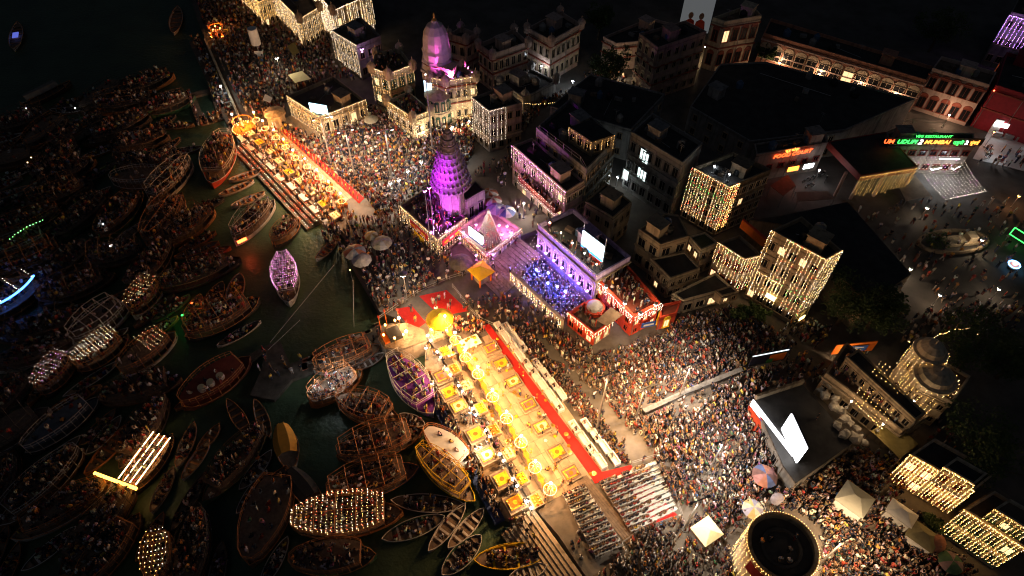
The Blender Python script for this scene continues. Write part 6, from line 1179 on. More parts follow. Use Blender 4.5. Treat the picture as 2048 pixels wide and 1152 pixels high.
for k, (u, v, m1, m2, lab) in enumerate([(978, 383, ORANGEC, WHITE, 'orange and white parasol behind the temple porch'), (985, 396, REDW, WHITE, 'red and white parasol behind the temple porch'), (992, 412, mat('pale_blue', (.35, .45, .6)), WHITE, 'pale blue parasol on the upper square'), (1012, 418, WHITE, BLUEC, 'white and blue parasol on the upper square')]): parasol(lab, u, v, UPZ + 2.4, 1.7, [m1, m2], z0=UPZ)
parasol('pale round parasol at the crowd edge below the screen pavilion', 741, 234, 4.8, 1.5, [CREAMC])
# billboards in the crowd
p, q = G(1668, 700, 4.2), G(1750, 692, 4.2); r = thing('billboard', 'orange billboard with blue panel at the lane behind the plaza', 'billboard', Vector((p.x, p.y, 2))); o = r.location.copy(); board(r, 'panel', p, q, 3.0, 5.4, ORANGEC, .15, o); board(r, 'blue_print', p.lerp(q, .2) + Vector((0, -.17, 0)), p.lerp(q, .8) + Vector((0, -.17, 0)), 3.5, 4.9, BLUEC, .03, o); board(r, 'white_print', p.lerp(q, .35) + Vector((0, -.22, 0)), p.lerp(q, .7) + Vector((0, -.22, 0)), 4.4, 4.6, WHITE, .02, o); board(r, 'yellow_print', p.lerp(q, .35) + Vector((0, -.22, 0)), p.lerp(q, .65) + Vector((0, -.22, 0)), 3.9, 4.1, YELLOWC, .02, o)
for t in (.05, .5, .95): s = p.lerp(q, t) + Vector((0, .2, 0)); MB().tube((s.x, s.y, 2), (s.x, s.y, 5.3), .08).build('post', STEEL, r, o)
p, q = G(1502, 722, 4.0), G(1574, 708, 4.0); r = thing('billboard', 'dark event billboard with orange and green picture in the crowd', 'billboard', Vector((p.x, p.y, 2))); o = r.location.copy(); board(r, 'panel', p, q, 2.6, 5.0, mat('navy_print', (.03, .03, .05), .6, .2), .15, o); board(r, 'orange_print', p.lerp(q, .5) + Vector((0, -.17, 0)), p.lerp(q, .95) + Vector((0, -.17, 0)), 3.0, 4.8, ORANGEC, .03, o); board(r, 'green_print', p.lerp(q, .45) + Vector((0, -.22, 0)), p.lerp(q, .62) + Vector((0, -.22, 0)), 2.9, 3.9, GREENC, .02, o); board(r, 'top_tube', p, q, 5.0, 5.12, emit('cool_tube', (.8, .95, 1), 1.2), .12, o)
for t in (.05, .95): s = p.lerp(q, t) + Vector((0, .2, 0)); MB().tube((s.x, s.y, 2), (s.x, s.y, 5.0), .08).build('post', STEEL, r, o)
flood('added warm lamp brightening the orange billboard at the lane', 1700, 712, 5.0, WARM_W * .9, (1.0, 0.7, 0.4), E_WHITE, r=.14)  # added lamp, there only to brighten the billboard panel
# tied up bundles and sacks along the back edge of the screen stage roof
TB = mat('bundle_cloth', (0.42, 0.36, 0.28), .85, .3, 1.5)
for k, (u, v) in enumerate([(1642, 778), (1650, 790), (1660, 770), (1672, 796), (1668, 812), (1684, 822), (1690, 838), (1700, 846), (1712, 856), (1722, 872), (1710, 876), (1730, 884), (1690, 868), (1676, 850)]):
    c = G(u, v, 5.4); r_ = random.uniform(.5, .95); n_ = 9; m = MB(); m.lathe([(r_ * .8, 0), (r_, r_ * .35), (r_ * .85, r_ * .8), (r_ * .3, r_ * 1.05), (.05, r_ * 1.1)], n_)
    m.v = [(x * (1 + .25 * math.sin(7 * y + k)), y * (.75 + .2 * math.sin(5 * x + 2 * k)), z * (1 + .15 * math.sin(9 * x))) for x, y, z in m.v]
    o_ = thing('tied_bundle', 'pale tied cloth bundle on the roof of the screen stage', 'bundle', (c.x, c.y, 5.01), k * 1.1, 'bundles on the stage roof'); m.build('cloth', TB, o_); MB().path([(r_ * 1.02 * math.cos(i * .7), r_ * .8 * math.sin(i * .7), r_ * .5) for i in range(9)], .03, 4, closed=True).build('cord', PLANK, o_)
p, q = G(1512, 800, 5), G(1606, 769, 5); r = thing('brick_parapet', 'tan brick parapet along the upper edge of the screen stage', 'parapet', p); d = q - p
for k in range(12): a_, b_ = p.lerp(q, k / 12), p.lerp(q, (k + .97) / 12); board(r, 'block', a_, b_, 5.0, 5.9 + .1 * (k % 2), BEIGE, .35, p)
# flagpole and masts
c = G(851, 150, 18.6); r = thing('flagpole', 'very tall slim flagpole standing in the far crowd', 'flagpole', (c.x, c.y, 2)); MB().tube((0, 0, 0), (0, 0, 16.6), .14, .08, 8).build('pole', STEEL, r); MB().lathe([(.6, 0), (.6, .5), (.3, .6)], 8).build('base', GREYW, r); MB().octa((0, 0, 16.7), .16).build('finial', E_WHITE, r)
mast('tall lamp mast beside the clear path through the plaza crowd', 1217, 749, 16, PLAZA_W * .95, (1.0, 0.62, 0.28)); mast('lamp mast at the divider wall in the plaza crowd', 1383, 728, 11, PLAZA_W * .6, (1.0, 0.85, 0.7), face=E_WHITE)
mast('slim lamp mast among the seated plaza crowd', 1290, 775, 10, PLAZA_W * .5, (1.0, 0.62, 0.30)); mast('lamp mast at the dark end of the plaza crowd', 1450, 880, 11, PLAZA_W * .5, (1.0, 0.9, 0.8)); mast('lamp mast in the colourful crowd by the kiosks', 1690, 1080, 11, PLAZA_W * .8, (1.0, 0.68, 0.38)); mast('lamp mast in the crowd between round tower and chairs', 1400, 1000, 11, PLAZA_W * .35, (1.0, 0.85, 0.65))
flood('single dazzling white globe lamp on the inlet bank', 806, 547, 8.5, WARM_W * 2.4, (1.0, 0.86, 0.66), E_WHITE, r=.55)
for k, (u, v, w) in enumerate([(842, 322, 1.3), (815, 340, .8), (797, 358, .8), (780, 364, .5), (912, 288, 1.0)]): flood('cold white floodlight on a pole in the far seated crowd', u, v, 6.5, WARM_W * w, (0.9, 0.95, 1.0), E_COOL, r=.28, group='cold floodlights of the far crowd', aim='down', spot=150)
for k, (u, v) in enumerate([(690, 300), (770, 300), (640, 275)]): mast('lamp mast with twin heads over the far seated crowd' , u, v - 40, 13, PLAZA_W * .5, (1.0, 0.8, .6))['group'] = 'far crowd masts'
flood('white lamp above the upper gangway tables', 440, 170, 6, WARM_W * .8, (0.9, 1.0, 0.95), E_COOL, z0=.5, r=.22); flood('white lamp at the pool end of the upper gangway', 462, 226, 6, WARM_W * .8, (1.0, 0.95, 0.85), E_WHITE, z0=.5, r=.22)
for k, (u, v) in enumerate([(408, 118), (420, 142), (445, 188), (452, 205)]): c = G(u, v, .9); r = thing('white_table', 'white cloth table on the upper gangway', 'table', (c.x, c.y, .5), .4, 'gangway tables'); MB().box((0, 0, .72), (2.2, 1.4, .06)).build('tabletop', WHITE, r); [MB().box((x, y, .35), (.08, .08, .7)).build('leg', STEEL, r) for x in (-1, 1) for y in (-.6, .6)]
# ================================================================== boats
def hb(t, blunt):                              # half breadth along the hull, 0 = stern, 1 = bow
    f = math.sin(PI * min(1, max(0, t))) ** .62
    if t < .5: f = max(f, blunt * (1 - (1 - t * 2) ** 6))
    return f
def outline(L, w, blunt, k=1.0, t0=0.0, t1=1.0, n=14):
    ts = [t0 + (t1 - t0) * i / n for i in range(n + 1)]
    return [((t - .5) * L, k * w / 2 * hb(t, blunt)) for t in ts], [((t - .5) * L, -k * w / 2 * hb(t, blunt)) for t in ts]
BOATN = 0; BOATPOLY = []; BOATC = []
def boat(u1, v1, u2, v2, wpx, kind, label, group=None, hull=WOOD, trim=WOODO, people=1.0, lights=None, deckm=PLANK, name=None, tints=None, h=None, lpx=None):
    """u1,v1 stern / u2,v2 bow in the photo; wpx beam in photo pixels"""
    big = kind != 'row'
    zt = 1.6 if big else .6
    a, b = G(u1, v1, zt), G(u2, v2, zt); L = (b - a).length; w = max(1.3, min(wpx / ppm((u1 + u2) / 2, (v1 + v2) / 2, zt), L * .42)); c = (a + b) / 2
    rz = ang(a, b); fb = (.75 if not big else 1.15); blunt = .0 if kind == 'row' else .72
    r = thing(name or ('rowing_boat' if kind == 'row' else 'passenger_boat'), label, 'boat', (c.x, c.y, 0), rz, group)
    M = Matrix.Translation((c.x, c.y, 0)) @ Matrix.Rotation(rz, 4, 'Z')
    n = 12; m = MB(); rows = []
    for i in range(n + 1):
        t = i / n; bq = w / 2 * hb(t, blunt); x = (t - .5) * L; sh = fb + .55 * abs(2 * t - 1) ** 4 * (.8 if big else .5); kz = -.35 + .5 * abs(2 * t - 1) ** 5
        rows.append([(x, bq, sh), (x, bq * .8, .15), (x, 0, kz), (x, -bq * .8, .15), (x, -bq, sh)])
    vs = [p for q in rows for p in q]; m.add(vs, [(i * 5 + k, i * 5 + k + 1, (i + 1) * 5 + k + 1, (i + 1) * 5 + k) for i in range(n) for k in range(4)])
    ins = [[(x, y * .9, z - .02) for (x, y, z) in (q[0], q[4])] for q in rows]
    vs = [p for q in rows for p in (q[0], q[4])]; vi = [p for q in ins for p in q]; N = len(vs)
    m.add(vs + vi, [(2 * i, 2 * i + 2, N + 2 * i + 2, N + 2 * i) for i in range(n)] + [(2 * i + 1, N + 2 * i + 1, N + 2 * i + 3, 2 * i + 3) for i in range(n)])
    m.build('hull', hull, r)
    up, lo = outline(L, w, blunt, .9, .04, .96); dz = .35 if not big else .8
    MB().prism([*up, *lo[::-1]], dz - .1, dz).build('deck', deckm, r)
    for s in (0, 4): MB().path([rows[i][s] for i in range(n + 1)], .06, 4).build('gunwale', trim, r)
    pts = []
    if not big:
        for t0, t1 in ((.02, .17), (.83, .98)):
            up2, lo2 = outline(L, w, blunt, .93, t0, t1, 4); MB().prism([*up2, *lo2[::-1]], fb - .12, fb - .05).build('end_deck', deckm, r)
        for k in range(4): t = .26 + .16 * k; MB().box(((t - .5) * L, 0, fb - .2), (.28, w * .86 * hb(t, 0), .06)).build('thwart', trim, r)
        if people: pts.append((outline(L, w, blunt, .72, .16, .84), dz, .62 / max(.3, people)))
    else:
        H = 2.35; up2, lo2 = outline(L, w, blunt, 1.02, .03, .84, 12); ds = [*up2, *lo2[::-1]]
        if kind != 'tent': MB().prism(ds, H - .12, H).build('upper_deck', deckm, r)
        pm = MB()
        for q in (up2, lo2):
            for p in q[::2]: pm.tube((p[0], p[1] * .95, .9), (p[0], p[1] * .97, H - .1 if kind != 'tent' else 2.2), .05, n=4)
        pm.build('stanchions', trim, r)['kind'] = 'stuff'
        if kind in ('deck', 'frame', 'lights'):
            rl = MB()
            for z in (H + .5, H + 1.0):
                rl.path([(p[0], p[1], z) for p in ds], .045, 4, closed=True)
            for p in ds[::1]: rl.tube((p[0], p[1], H), (p[0], p[1], H + 1.0), .035, n=4)
            rl.build('railing', trim, r)['kind'] = 'stuff'
            if people: pts.append(((outline(L, w, blunt, .85, .07, .8)), H, .68 / max(.3, people)))
        if kind in ('frame', 'lights'):
            fz = H + 2.1
            for k in range(5):
                t = .07 + .18 * k; y = w / 2 * 1.0 * hb(t, blunt); fr = MB(); x = (t - .5) * L
                fr.path([(x, -y, H + .9), (x, -y, fz), (x, y, fz), (x, y, H + .9)], .05, 4); fr.build('canopy_hoop', trim, r)
            fr = MB()
            for q in (-1, 0, 1): fr.path([((.07 + .18 * k - .5) * L, q * w / 2 * hb(.07 + .18 * k, blunt), fz + .01) for k in range(5)], .045, 4)
            fr.build('canopy_rails', trim, r)['kind'] = 'stuff'
        if kind == 'tent':
            q = MB(); nn = 8
            for i in range(nn):
                t0, t1 = .12 + .62 * i / nn, .12 + .62 * (i + 1) / nn
                for s0, s1 in ((-1, -.45), (-.45, .45), (.45, 1)):
                    f = lambda t, s: ((t - .5) * L, s * w * .5 * hb(t, blunt), 2.3 + .9 * (1 - abs(s) ** 2.2))
                    q.slab(f(t0, s0), f(t1, s0), f(t1, s1), f(t0, s1), .04)
            q.build('awning', lights or YELLOWC, r)
        fd, fl = outline(L, w, blunt, .8, .85, .97, 4); MB().prism([*fd, *fl[::-1]], fb - .05, fb + .03).build('fore_deck', deckm, r)
        if people: pts.append(((outline(L, w, blunt, .75, .85, .94, 4)), fb + .03, .7 / max(.3, people)))
    for ((u_, l_), z, gap) in pts:
        P = [(M @ Vector((x, y, 0))).xy for x, y in [*u_, *l_[::-1]]]
        fill(P, z, gap, [(3, 5), (0, 2), (1, 1)] if big else [(3, 6), (0, 1)], rz if random.random() < .5 else None, 'boats', foot=False, jit=.35, tints=tints)
    BOATPOLY.append([(M @ Vector((x, y, 0))).xy for x, y in (lambda o_: [*o_[0], *o_[1][::-1]])(outline(L, w, blunt, 1.0))])
    BOATC.append((c.x, c.y, L * .52)); return r, M, L, w, blunt
def boat_net(bt, label, mix, gap=.5, step=.3, r=.05, t0=.05, t1=.84, z=4.5, cross=True, drop=0, group=None):
    rt, M, L, w, bl = bt; root = thing('light_canopy', label, 'string lights', M.translation + Vector((0, 0, z)), rt.rotation_euler.z, group)
    n = int(L * (t1 - t0) / gap)
    for i in range(n + 1):
        t = t0 + (t1 - t0) * i / n; y = round(w / 2 * hb(t, bl) * 4) / 4
        link('strand', strand_mesh((0, 2 * y, 0), .15, step, mix, r, i % 3), root, ((t - .5) * L, -y, 0))
        if drop:
            for s in (-1, 1): link('strand', strand_mesh((0, 0, -drop), 0, step, mix, r, i % 3), root, ((t - .5) * L, s * y, 0))
    return root
W = boat
W(452, 268, 424, 366, 62, 'deck', 'big boat with red hull and white rail moored by the far stage', hull=REDW, trim=WOODW)
b2 = W(468, 482, 548, 398, 40, 'frame', 'long boat with pale lit rails and a red stern lamp', hull=WOODW, trim=WOODW)
W(545, 488, 598, 438, 40, 'deck', 'crowded dark boat nosed up to the far stage steps', hull=WOODK)
for (u1, v1, u2, v2, w_, lab) in [(458, 362, 523, 342, 20, 'slim empty rowing boat touching the lamp lit steps'), (438, 392, 508, 362, 18, 'slim dark rowing boat beside the far stage'), (462, 414, 530, 386, 20, 'slim rowing boat with pale bow by the lit rail boat'), (632, 520, 675, 480, 20, 'bare wooden rowing boat at the corner of the inlet')]: W(u1, v1, u2, v2, w_, 'row', lab, hull=WOODW, people=.45)
b5 = W(571, 520, 577, 604, 50, 'lights', 'boat glowing magenta under its bulb canopy in the inlet', hull=WOODW, trim=WOODW); boat_net(b5, 'magenta and white bulb canopy of the inlet boat', (('pink_bulb', 4), ('white_bulb', 1)), z=4.45, drop=1.0)
b6 = W(264, 630, 322, 562, 44, 'lights', 'boat with small warm bulb canopy and white hull windows', hull=WOODW); boat_net(b6, 'warm and red bulb canopy on the white windowed boat', (('warm_bulb', 4), ('red_bulb', 1)), .6, .4, .045)
b7 = W(-30, 645, 92, 556, 56, 'lights', 'boat outlined by a bright blue light tube', hull=WOODK); rt, M, L, w_, bl = b7
r = thing('light_tube', 'bright blue tube light along the side of a boat', 'tube light', M.translation + Vector((0, 0, 4.5)), rt.rotation_euler.z); up, lo = outline(L, w_, bl, 1.02, .05, .86, 12); MB().path([(x, y, 0) for x, y in lo], .14, 6).build('tube', B_BLUE, r); boat_net(b7, 'few cross rows of white bulbs on the blue outlined boat', WHITEMIX, 2.3, .5, .08)
b8 = W(155, 742, 256, 668, 50, 'lights', 'boat wholly roofed by dense white bulb strings', hull=WOODK); boat_net(b8, 'dense white bulb roof on a boat', (('white_bulb', 2), ('warm_bulb', 1)), .45, .26, .05)
b9 = W(240, 748, 350, 662, 54, 'deck', 'large boat with lit white windows and partly lit roof', hull=WOODW, people=.5); boat_net(b9, 'patch of red edged warm bulbs over the bow end of a large boat', (('warm_bulb', 3), ('red_bulb', 1)), .6, .4, .045, .5, .82, 4.0)
b10 = W(82, 790, 150, 710, 50, 'lights', 'boat roofed by dim rosy bulb strings', hull=WOODK); boat_net(b10, 'dim rosy bulb roof on a boat', (('white_bulb', 2), ('pink_bulb', 1)), .55, .38, .045)
W(145, 688, 262, 598, 60, 'frame', 'unlit boat with tall white bare canopy frame', hull=WOODW, trim=WOODW, people=.4)
W(362, 812, 500, 712, 78, 'deck', 'huge dark red boat with barrels and high rail beside the jetty', hull=mat('red_brown_hull', (.2, .06, .035), .6, .25), trim=WOODO, people=.25, deckm=MAROON)
for k, (u, v) in enumerate([(403, 776), (421, 765), (440, 752)]): c = G(u, v, 2.9); r = thing('barrel', 'round pale barrel on the huge dark red boat', 'barrel', (c.x, c.y, 2.36), 0, 'barrels on the red boat'); MB().lathe([(.5, 0), (.58, .4), (.52, .85)], 12).build('staves', WOODW, r); MB().lathe([(.5, .86), (.02, .88)], 12).build('lid', CREAMC, r)
b13 = W(618, 806, 724, 738, 60, 'frame', 'boat full of people lit by cold white lamps beside the jetty', hull=WOODO); rt, M, L, w_, bl = b13
for k, t in enumerate((.2, .4, .6, .75)): p = M @ Vector(((t - .5) * L, (-1) ** k * .8, 4.3)); r = thing('tube_lamp', 'cold white tube lamp under the frame of a crowded boat', 'lamp', p, rt.rotation_euler.z + .8, 'cold tube lamps on the boat'); MB().box((0, 0, 0), (1.3, .12, .08)).build('tube', E_COOL, r); MB().box((0, 0, .07), (1.4, .18, .05)).build('housing', STEEL, r); lamp(r, (0, 0, -.2), 90, (.85, .93, 1.0), .12)
W(626, 738, 762, 688, 44, 'frame', 'long framed boat lying along the jetty', hull=WOODW, people=.6)
W(674, 800, 800, 842, 62, 'frame', 'orange railed boat packed with people next to the cold lit boat')
W(782, 716, 866, 826, 64, 'frame', 'framed boat with purple carpet and saffron clad passengers near the bastion', hull=WOODB, trim=WOODW, deckm=PURPLEC, tints=[TINTS[5], TINTS[6], TINTS[2], TINTS[8], TINTS[9]])
W(672, 912, 846, 858, 64, 'frame', 'wide orange framed boat nearest the blue walkway curve')
W(652, 988, 838, 932, 66, 'frame', 'wide dim framed boat with grey hatch below the orange one', hull=WOODB)
b19 = W(580, 1050, 806, 1022, 80, 'lights', 'boat under long rows of golden and red bulbs', hull=WOODO); boat_net(b19, 'rows of golden and red bulbs over a boat', (('golden_bulb', 3), ('red_bulb', 1), ('warm_bulb', 3), ('white_bulb', 2)), .62, .34, .05, drop=1.2)
W(578, 1124, 752, 1108, 66, 'deck', 'dark railed boat beside the golden bulb boat', hull=WOODG)
W(850, 860, 944, 934, 50, 'deck', 'white decked boat with orange rail and dark panels', hull=REDW, trim=WOODO, deckm=WHITE, people=.35)
W(834, 900, 950, 1002, 50, 'frame', 'green and yellow framed boat with flowers', hull=WOODG, trim=YELLOWC, people=.7)
for k, (u1, v1, u2, v2, w_, hl, pe, lab) in enumerate([(782, 1002, 930, 1012, 38, WOODK, 1.0, 'slim crowded boat below the green framed boat'), (764, 1080, 890, 1034, 40, WOODG, 1.0, 'slim green crowded boat pointing at the white boats'), (857, 1104, 931, 1008, 30, WOODW, .12, 'empty pale pink wooden boat with small box'), (896, 1098, 968, 1018, 30, WOODW, .15, 'pale wooden boat with bent canopy hoops'), (884, 1152, 962, 1072, 44, WOODG, 1.0, 'pale green bowed crowded boat beside the open water'), (948, 1122, 1098, 1104, 52, YELLOWC, 1.0, 'wide crowded boat with yellow rim at the ghat stairs'), (1016, 1160, 1094, 1132, 30, WOODW, .1, 'white boat tip below the yellow rimmed boat'), (700, 742, 770, 708, 22, WOODW, .2, 'slim pale boat tucked behind the long framed boat'), (850, 852, 800, 830, 26, WOODK, .9, 'small dark boat wedged between framed boats')]):
    W(u1, v1, u2, v2, w_, 'row', lab, hull=hl, trim=YELLOWC if hl is YELLOWC else WOODW, people=pe)
W(563, 846, 582, 938, 48, 'tent', 'boat with bright ochre cloth awning', hull=WOODW, lights=mat('ochre_awning', (.55, .26, .03), .8, .15), people=0); W(575, 936, 645, 1022, 44, 'tent', 'dark boat with black cloth awning', hull=WOODK, lights=mat('black_awning', (.03, .03, .03), .8, .2), people=0)
b32 = W(258, 985, 345, 866, 44, 'deck', 'slim boat lined with glowing warm tube lights', hull=WOODK); rt, M, L, w_, bl = b32
for k, s in enumerate((-1, -.33, .33, 1)):
    r = thing('light_tube', 'warm tube light running along the glowing slim boat', 'tube light', M @ Vector((0, s * w_ * .45, 3.4)), rt.rotation_euler.z, 'tube lights of the glowing boat'); MB().tube((-L * .42, 0, 0), (L * .36, 0, 0), .07 if abs(s) == 1 else .05, n=6).build('tube', E_TUBE, r)
r = thing('light_tube', 'thick yellow light box across the stern of the glowing boat', 'tube light', M @ Vector((-L * .46, 1.6, 3.2)), rt.rotation_euler.z); MB().box((0, 0, 0), (.35, 6.5, .35)).build('tube', emit('amber_box', (1, .45, .06), 5), r)
b33 = W(318, 1175, 328, 1058, 88, 'lights', 'broad boat roofed by a golden edged net of bulbs', hull=WOODO); boat_net(b33, 'golden edged bulb net over a broad boat', (('white_bulb', 3), ('golden_bulb', 2)), .6, .42, .055)
W(498, 1130, 572, 930, 110, 'deck', 'very large unlit boat with curved brown rail', hull=WOOD, people=.45); W(50, 905, 198, 792, 50, 'deck', 'long dark cabin boat with solar panels on its roof', hull=WOODK, trim=WOODW, people=.15, deckm=mat('panel_grey', (.12, .13, .14), .5, .3))
W(170, 950, 275, 838, 36, 'row', 'orange rimmed rowing boat behind the glowing slim boat', hull=WOODO, people=.5)
for k, (u1, v1, u2, v2, w_) in enumerate([(500, 872, 455, 800, 26), (540, 876, 510, 800, 24), (440, 850, 395, 905, 24), (420, 880, 365, 960, 26), (350, 820, 425, 770, 22)]): W(u1, v1, u2, v2, w_, 'row', 'pale edged empty rowing boat moored near the jetty head', 'empty rowing boats by the jetty', hull=WOODW if k % 2 else WOOD, people=.08)
c = b13  # stern lamp of the lit rail boat
p = G(484, 481, 2.6); r = thing('stern_lamp', 'red box lamp on the stern of the lit rail boat', 'lamp', p, .7); MB().box((0, 0, 0), (1.6, .4, .35)).build('box', emit('red_box', (1, .1, .02), 8), r); MB().box((0, .25, -.05), (1.7, .1, .5)).build('case', DARK, r); lamp(r, (0, -.6, 0), 70, (1, .08, .03), .2)
gb = W(372, 655, 402, 590, 40, 'row', 'boat lit green and red with flower sellers', hull=WOODG, people=1.0); rt, M, L, w_, bl = gb
for k, (x, y, e_, col, lab) in enumerate([(-2, .6, N_GREEN, (.1, 1, .2), 'green lamp on the flower sellers boat'), (.5, 0, N_RED, (1, .15, .05), 'red lamp on the flower sellers boat')]): p = M @ Vector((x, y, 2.0)); r = thing('boat_lamp', lab, 'lamp', p); MB().tube((0, 0, -1.6), (0, 0, 0), .03).build('stem', STEEL, r); MB().lathe([(.02, -.15), (.2, 0), (.02, .2)], 8).build('bulb', e_, r); lamp(r, (0, 0, .3), 45, col, .15)
W(408, 625, 446, 565, 42, 'row', 'crowded boat with pink and teal clothes beside the green lit boat', people=1.0); W(462, 612, 480, 548, 38, 'row', 'crowded boat with orange clothes beside the green lit boat', hull=WOODW, people=1.0, tints=[TINTS[5], TINTS[6], TINTS[2]])
tag(link('light_garland', strand_mesh(G(85, 440, 4) - G(20, 478, 4), -.4, .5, (('green_bulb', 1),), .09, 1), None, G(20, 478, 4)), 'arched row of green bulbs on a far dark boat', 'string lights')
# the packed fleet in the dark: boats that only their place tells apart
FLEET = px([(-40, 262), (130, 200), (350, 118), (392, 180), (385, 250), (400, 290), (405, 372), (455, 395), (440, 480), (535, 520), (530, 640), (480, 700), (360, 700), (355, 815), (470, 870), (560, 830), (660, 850), (660, 930), (650, 985), (580, 1030), (585, 1090), (600, 1200), (-60, 1200)], 1.0)
rn = random.Random(21); placed = 0; tries = 0
kinds = [('row', 7.5, 1.9, 'wooden rowing boat packed with spectators in the dark fleet', 'rowing boats of the dark fleet'), ('deck', 12, 4.0, 'railed passenger boat crowded with spectators in the dark fleet', 'railed boats of the dark fleet'), ('frame', 12, 4.2, 'passenger boat with bare canopy frame in the dark fleet', 'framed boats of the dark fleet')]
def overlap(c, ang_, L, w_):
    near_ = [P for P, (px_, py_, pr_) in zip(BOATPOLY, BOATC) if math.hypot(px_ - c.x, py_ - c.y) < pr_ + L * .5]
    for s in (-.42, -.22, 0, .22, .42):
        for q in (-.36, 0, .36):
            x, y = c.x + math.cos(ang_) * s * L - math.sin(ang_) * q * w_, c.y + math.sin(ang_) * s * L + math.cos(ang_) * q * w_
            if not inpoly(x, y, FLEET) or any(inpoly(x, y, P) for P in near_): return True
    return False
while tries < 20000 and placed < 210:
    tries += 1
    u, v = rn.uniform(-20, 580), rn.uniform(120, 1150); k = kinds[0] if tries > 4000 else rn.choice(kinds[1:]); c = G(u, v, 1.0)
    L, w_ = k[1] * rn.uniform(.85, 1.15), k[2] * rn.uniform(.9, 1.1); a_ = rn.gauss(.75, .35) + (PI if rn.random() < .3 else 0)
    if v > 800: a_ += .4
    if overlap(c, a_, L, w_): continue
    d = Vector((math.cos(a_), math.sin(a_), 0)) * L / 2; s, e = proj(Vector((c.x, c.y, 1.6 if k[0] != 'row' else .6)) - d), proj(Vector((c.x, c.y, 1.6 if k[0] != 'row' else .6)) + d)
    W(*s, *e, w_ * ppm(u, v, 1.0), k[0], k[3], k[4], hull=rn.choice([WOODK, WOOD, WOODW, WOODG, WOODO, WOOD]), trim=rn.choice([WOODO, WOODW, WOOD, WOODK, WOODK]), people=1.1 if rn.random() < .9 else .3); placed += 1
print('fleet', placed)
for k, (u, v, m_, lab) in enumerate([(32, 72, emit('dim_blue_deck', (.15, .2, .9), .5), 'lone boat with dim blue light far out on the black water'), (352, 40, None, 'lone empty boat near the upper bank')]):
    bt = W(u - 4, v + 28, u + 4, v - 26, 26, 'row', lab, people=0, hull=WOODW)
    if m_: MB().box((0, 0, .9), (2.2, 1.2, .2)).build('lit_box', m_, bt[0])
W(40, 210, 140, 160, 22, 'tent', 'long roofed barge at the outer edge of the fleet', hull=WOODK, people=0, lights=mat('grey_awning', (.16, .15, .13), .8, .3)); W(262, 285, 300, 268, 16, 'tent', 'pale roofed small boat inside the fleet', hull=WOODK, people=0, lights=mat('white_awning', (.5, .48, .45), .8, .2))
for (u, v, m_) in [(138, 292, E_FLAME), (150, 216, E_COOL), (52, 217, E_COOL), (55, 325, B_WARM), (62, 315, B_WARM), (206, 448, E_COOL), (220, 492, E_COOL), (700, 540, E_FLAME)]:
    c = G(u, v, 3.2); r = thing('boat_lantern', 'single lantern burning on a boat in the dark fleet', 'lantern', (c.x, c.y, 2.4), 0, 'lanterns of the fleet'); MB().tube((0, 0, -1.5), (0, 0, .6), .03).build('stem', STEEL, r); MB().octa((0, 0, .8), .13).build('flame', m_, r)
for k, ((u0, v0, z0_), (u1, v1, z1_)) in enumerate([((540, 685, 1), (668, 530, 5)), ((708, 655, 1), (706, 560, 6)), ((536, 700, 1), (600, 640, 1.5))]): tag(MB().tube(G(u0, v0, z0_), G(u1, v1, z1_), .02, n=3).build('mooring_line', WHITE), 'thin mooring rope stretched over the inlet water', 'rope', 'mooring ropes')
# ================================================================== people on land
PATH = px([(1062, 664), (1075, 660), (1112, 700), (1200, 800), (1262, 880), (1335, 1000), (1318, 992), (1248, 898), (1186, 812), (1102, 712)])
SIDE = px([(1330, 800), (1400, 770), (1440, 790), (1370, 830)])
EX = [PATH]
river = lambda p: None
facing = ang(G(1250, 800), G(1030, 800)) - PI / 2
# main plaza
fill(px([(1040, 645), (1110, 652), (1180, 700), (1190, 712), (1262, 690), (1330, 668), (1360, 640), (1470, 612), (1510, 632), (1570, 680), (1600, 690), (1495, 712), (1495, 742), (1440, 762), (1290, 830), (1275, 870), (1180, 770)]), 2.0, .50, [(3, 6), (0, 2), (1, 1)], facing, excl=EX)
fill(px([(1275, 850), (1370, 800), (1500, 745), (1560, 735), (1500, 790), (1562, 930), (1500, 1000), (1440, 1060), (1400, 1020), (1340, 1000)]), 2.0, .51, [(0, 5), (1, 2), (3, 2)], facing, excl=EX + [SIDE])
fill(SIDE, 2.0, 1.2, STANDING, None)
fill(px([(1018, 650), (1060, 662), (1102, 712), (1186, 812), (1248, 898), (1300, 975), (1268, 930), (1236, 922), (1150, 818), (1026, 668)]), 2.0, .52, [(3, 5), (4, 2)], facing, excl=EX)
fill(PATH, 2.0, 2.6, STANDING, None)
fill(px([(1290, 1050), (1400, 1030), (1450, 1070), (1470, 1160), (1190, 1160)]), 2.0, .58, STANDING, facing, excl=EX)
fill(px([(1120, 1075), (1170, 1062), (1190, 1130), (1150, 1120)], 1.2), 1.4, 1.3, STANDING, None)
fill(px([(1575, 700), (1655, 740), (1640, 770), (1600, 765), (1505, 792), (1500, 745), (1560, 730)]), 2.0, .95, STANDING, None)
fill(px([(1590, 640), (1660, 660), (1640, 700), (1560, 665)]), 2.0, .75, STANDING, None)
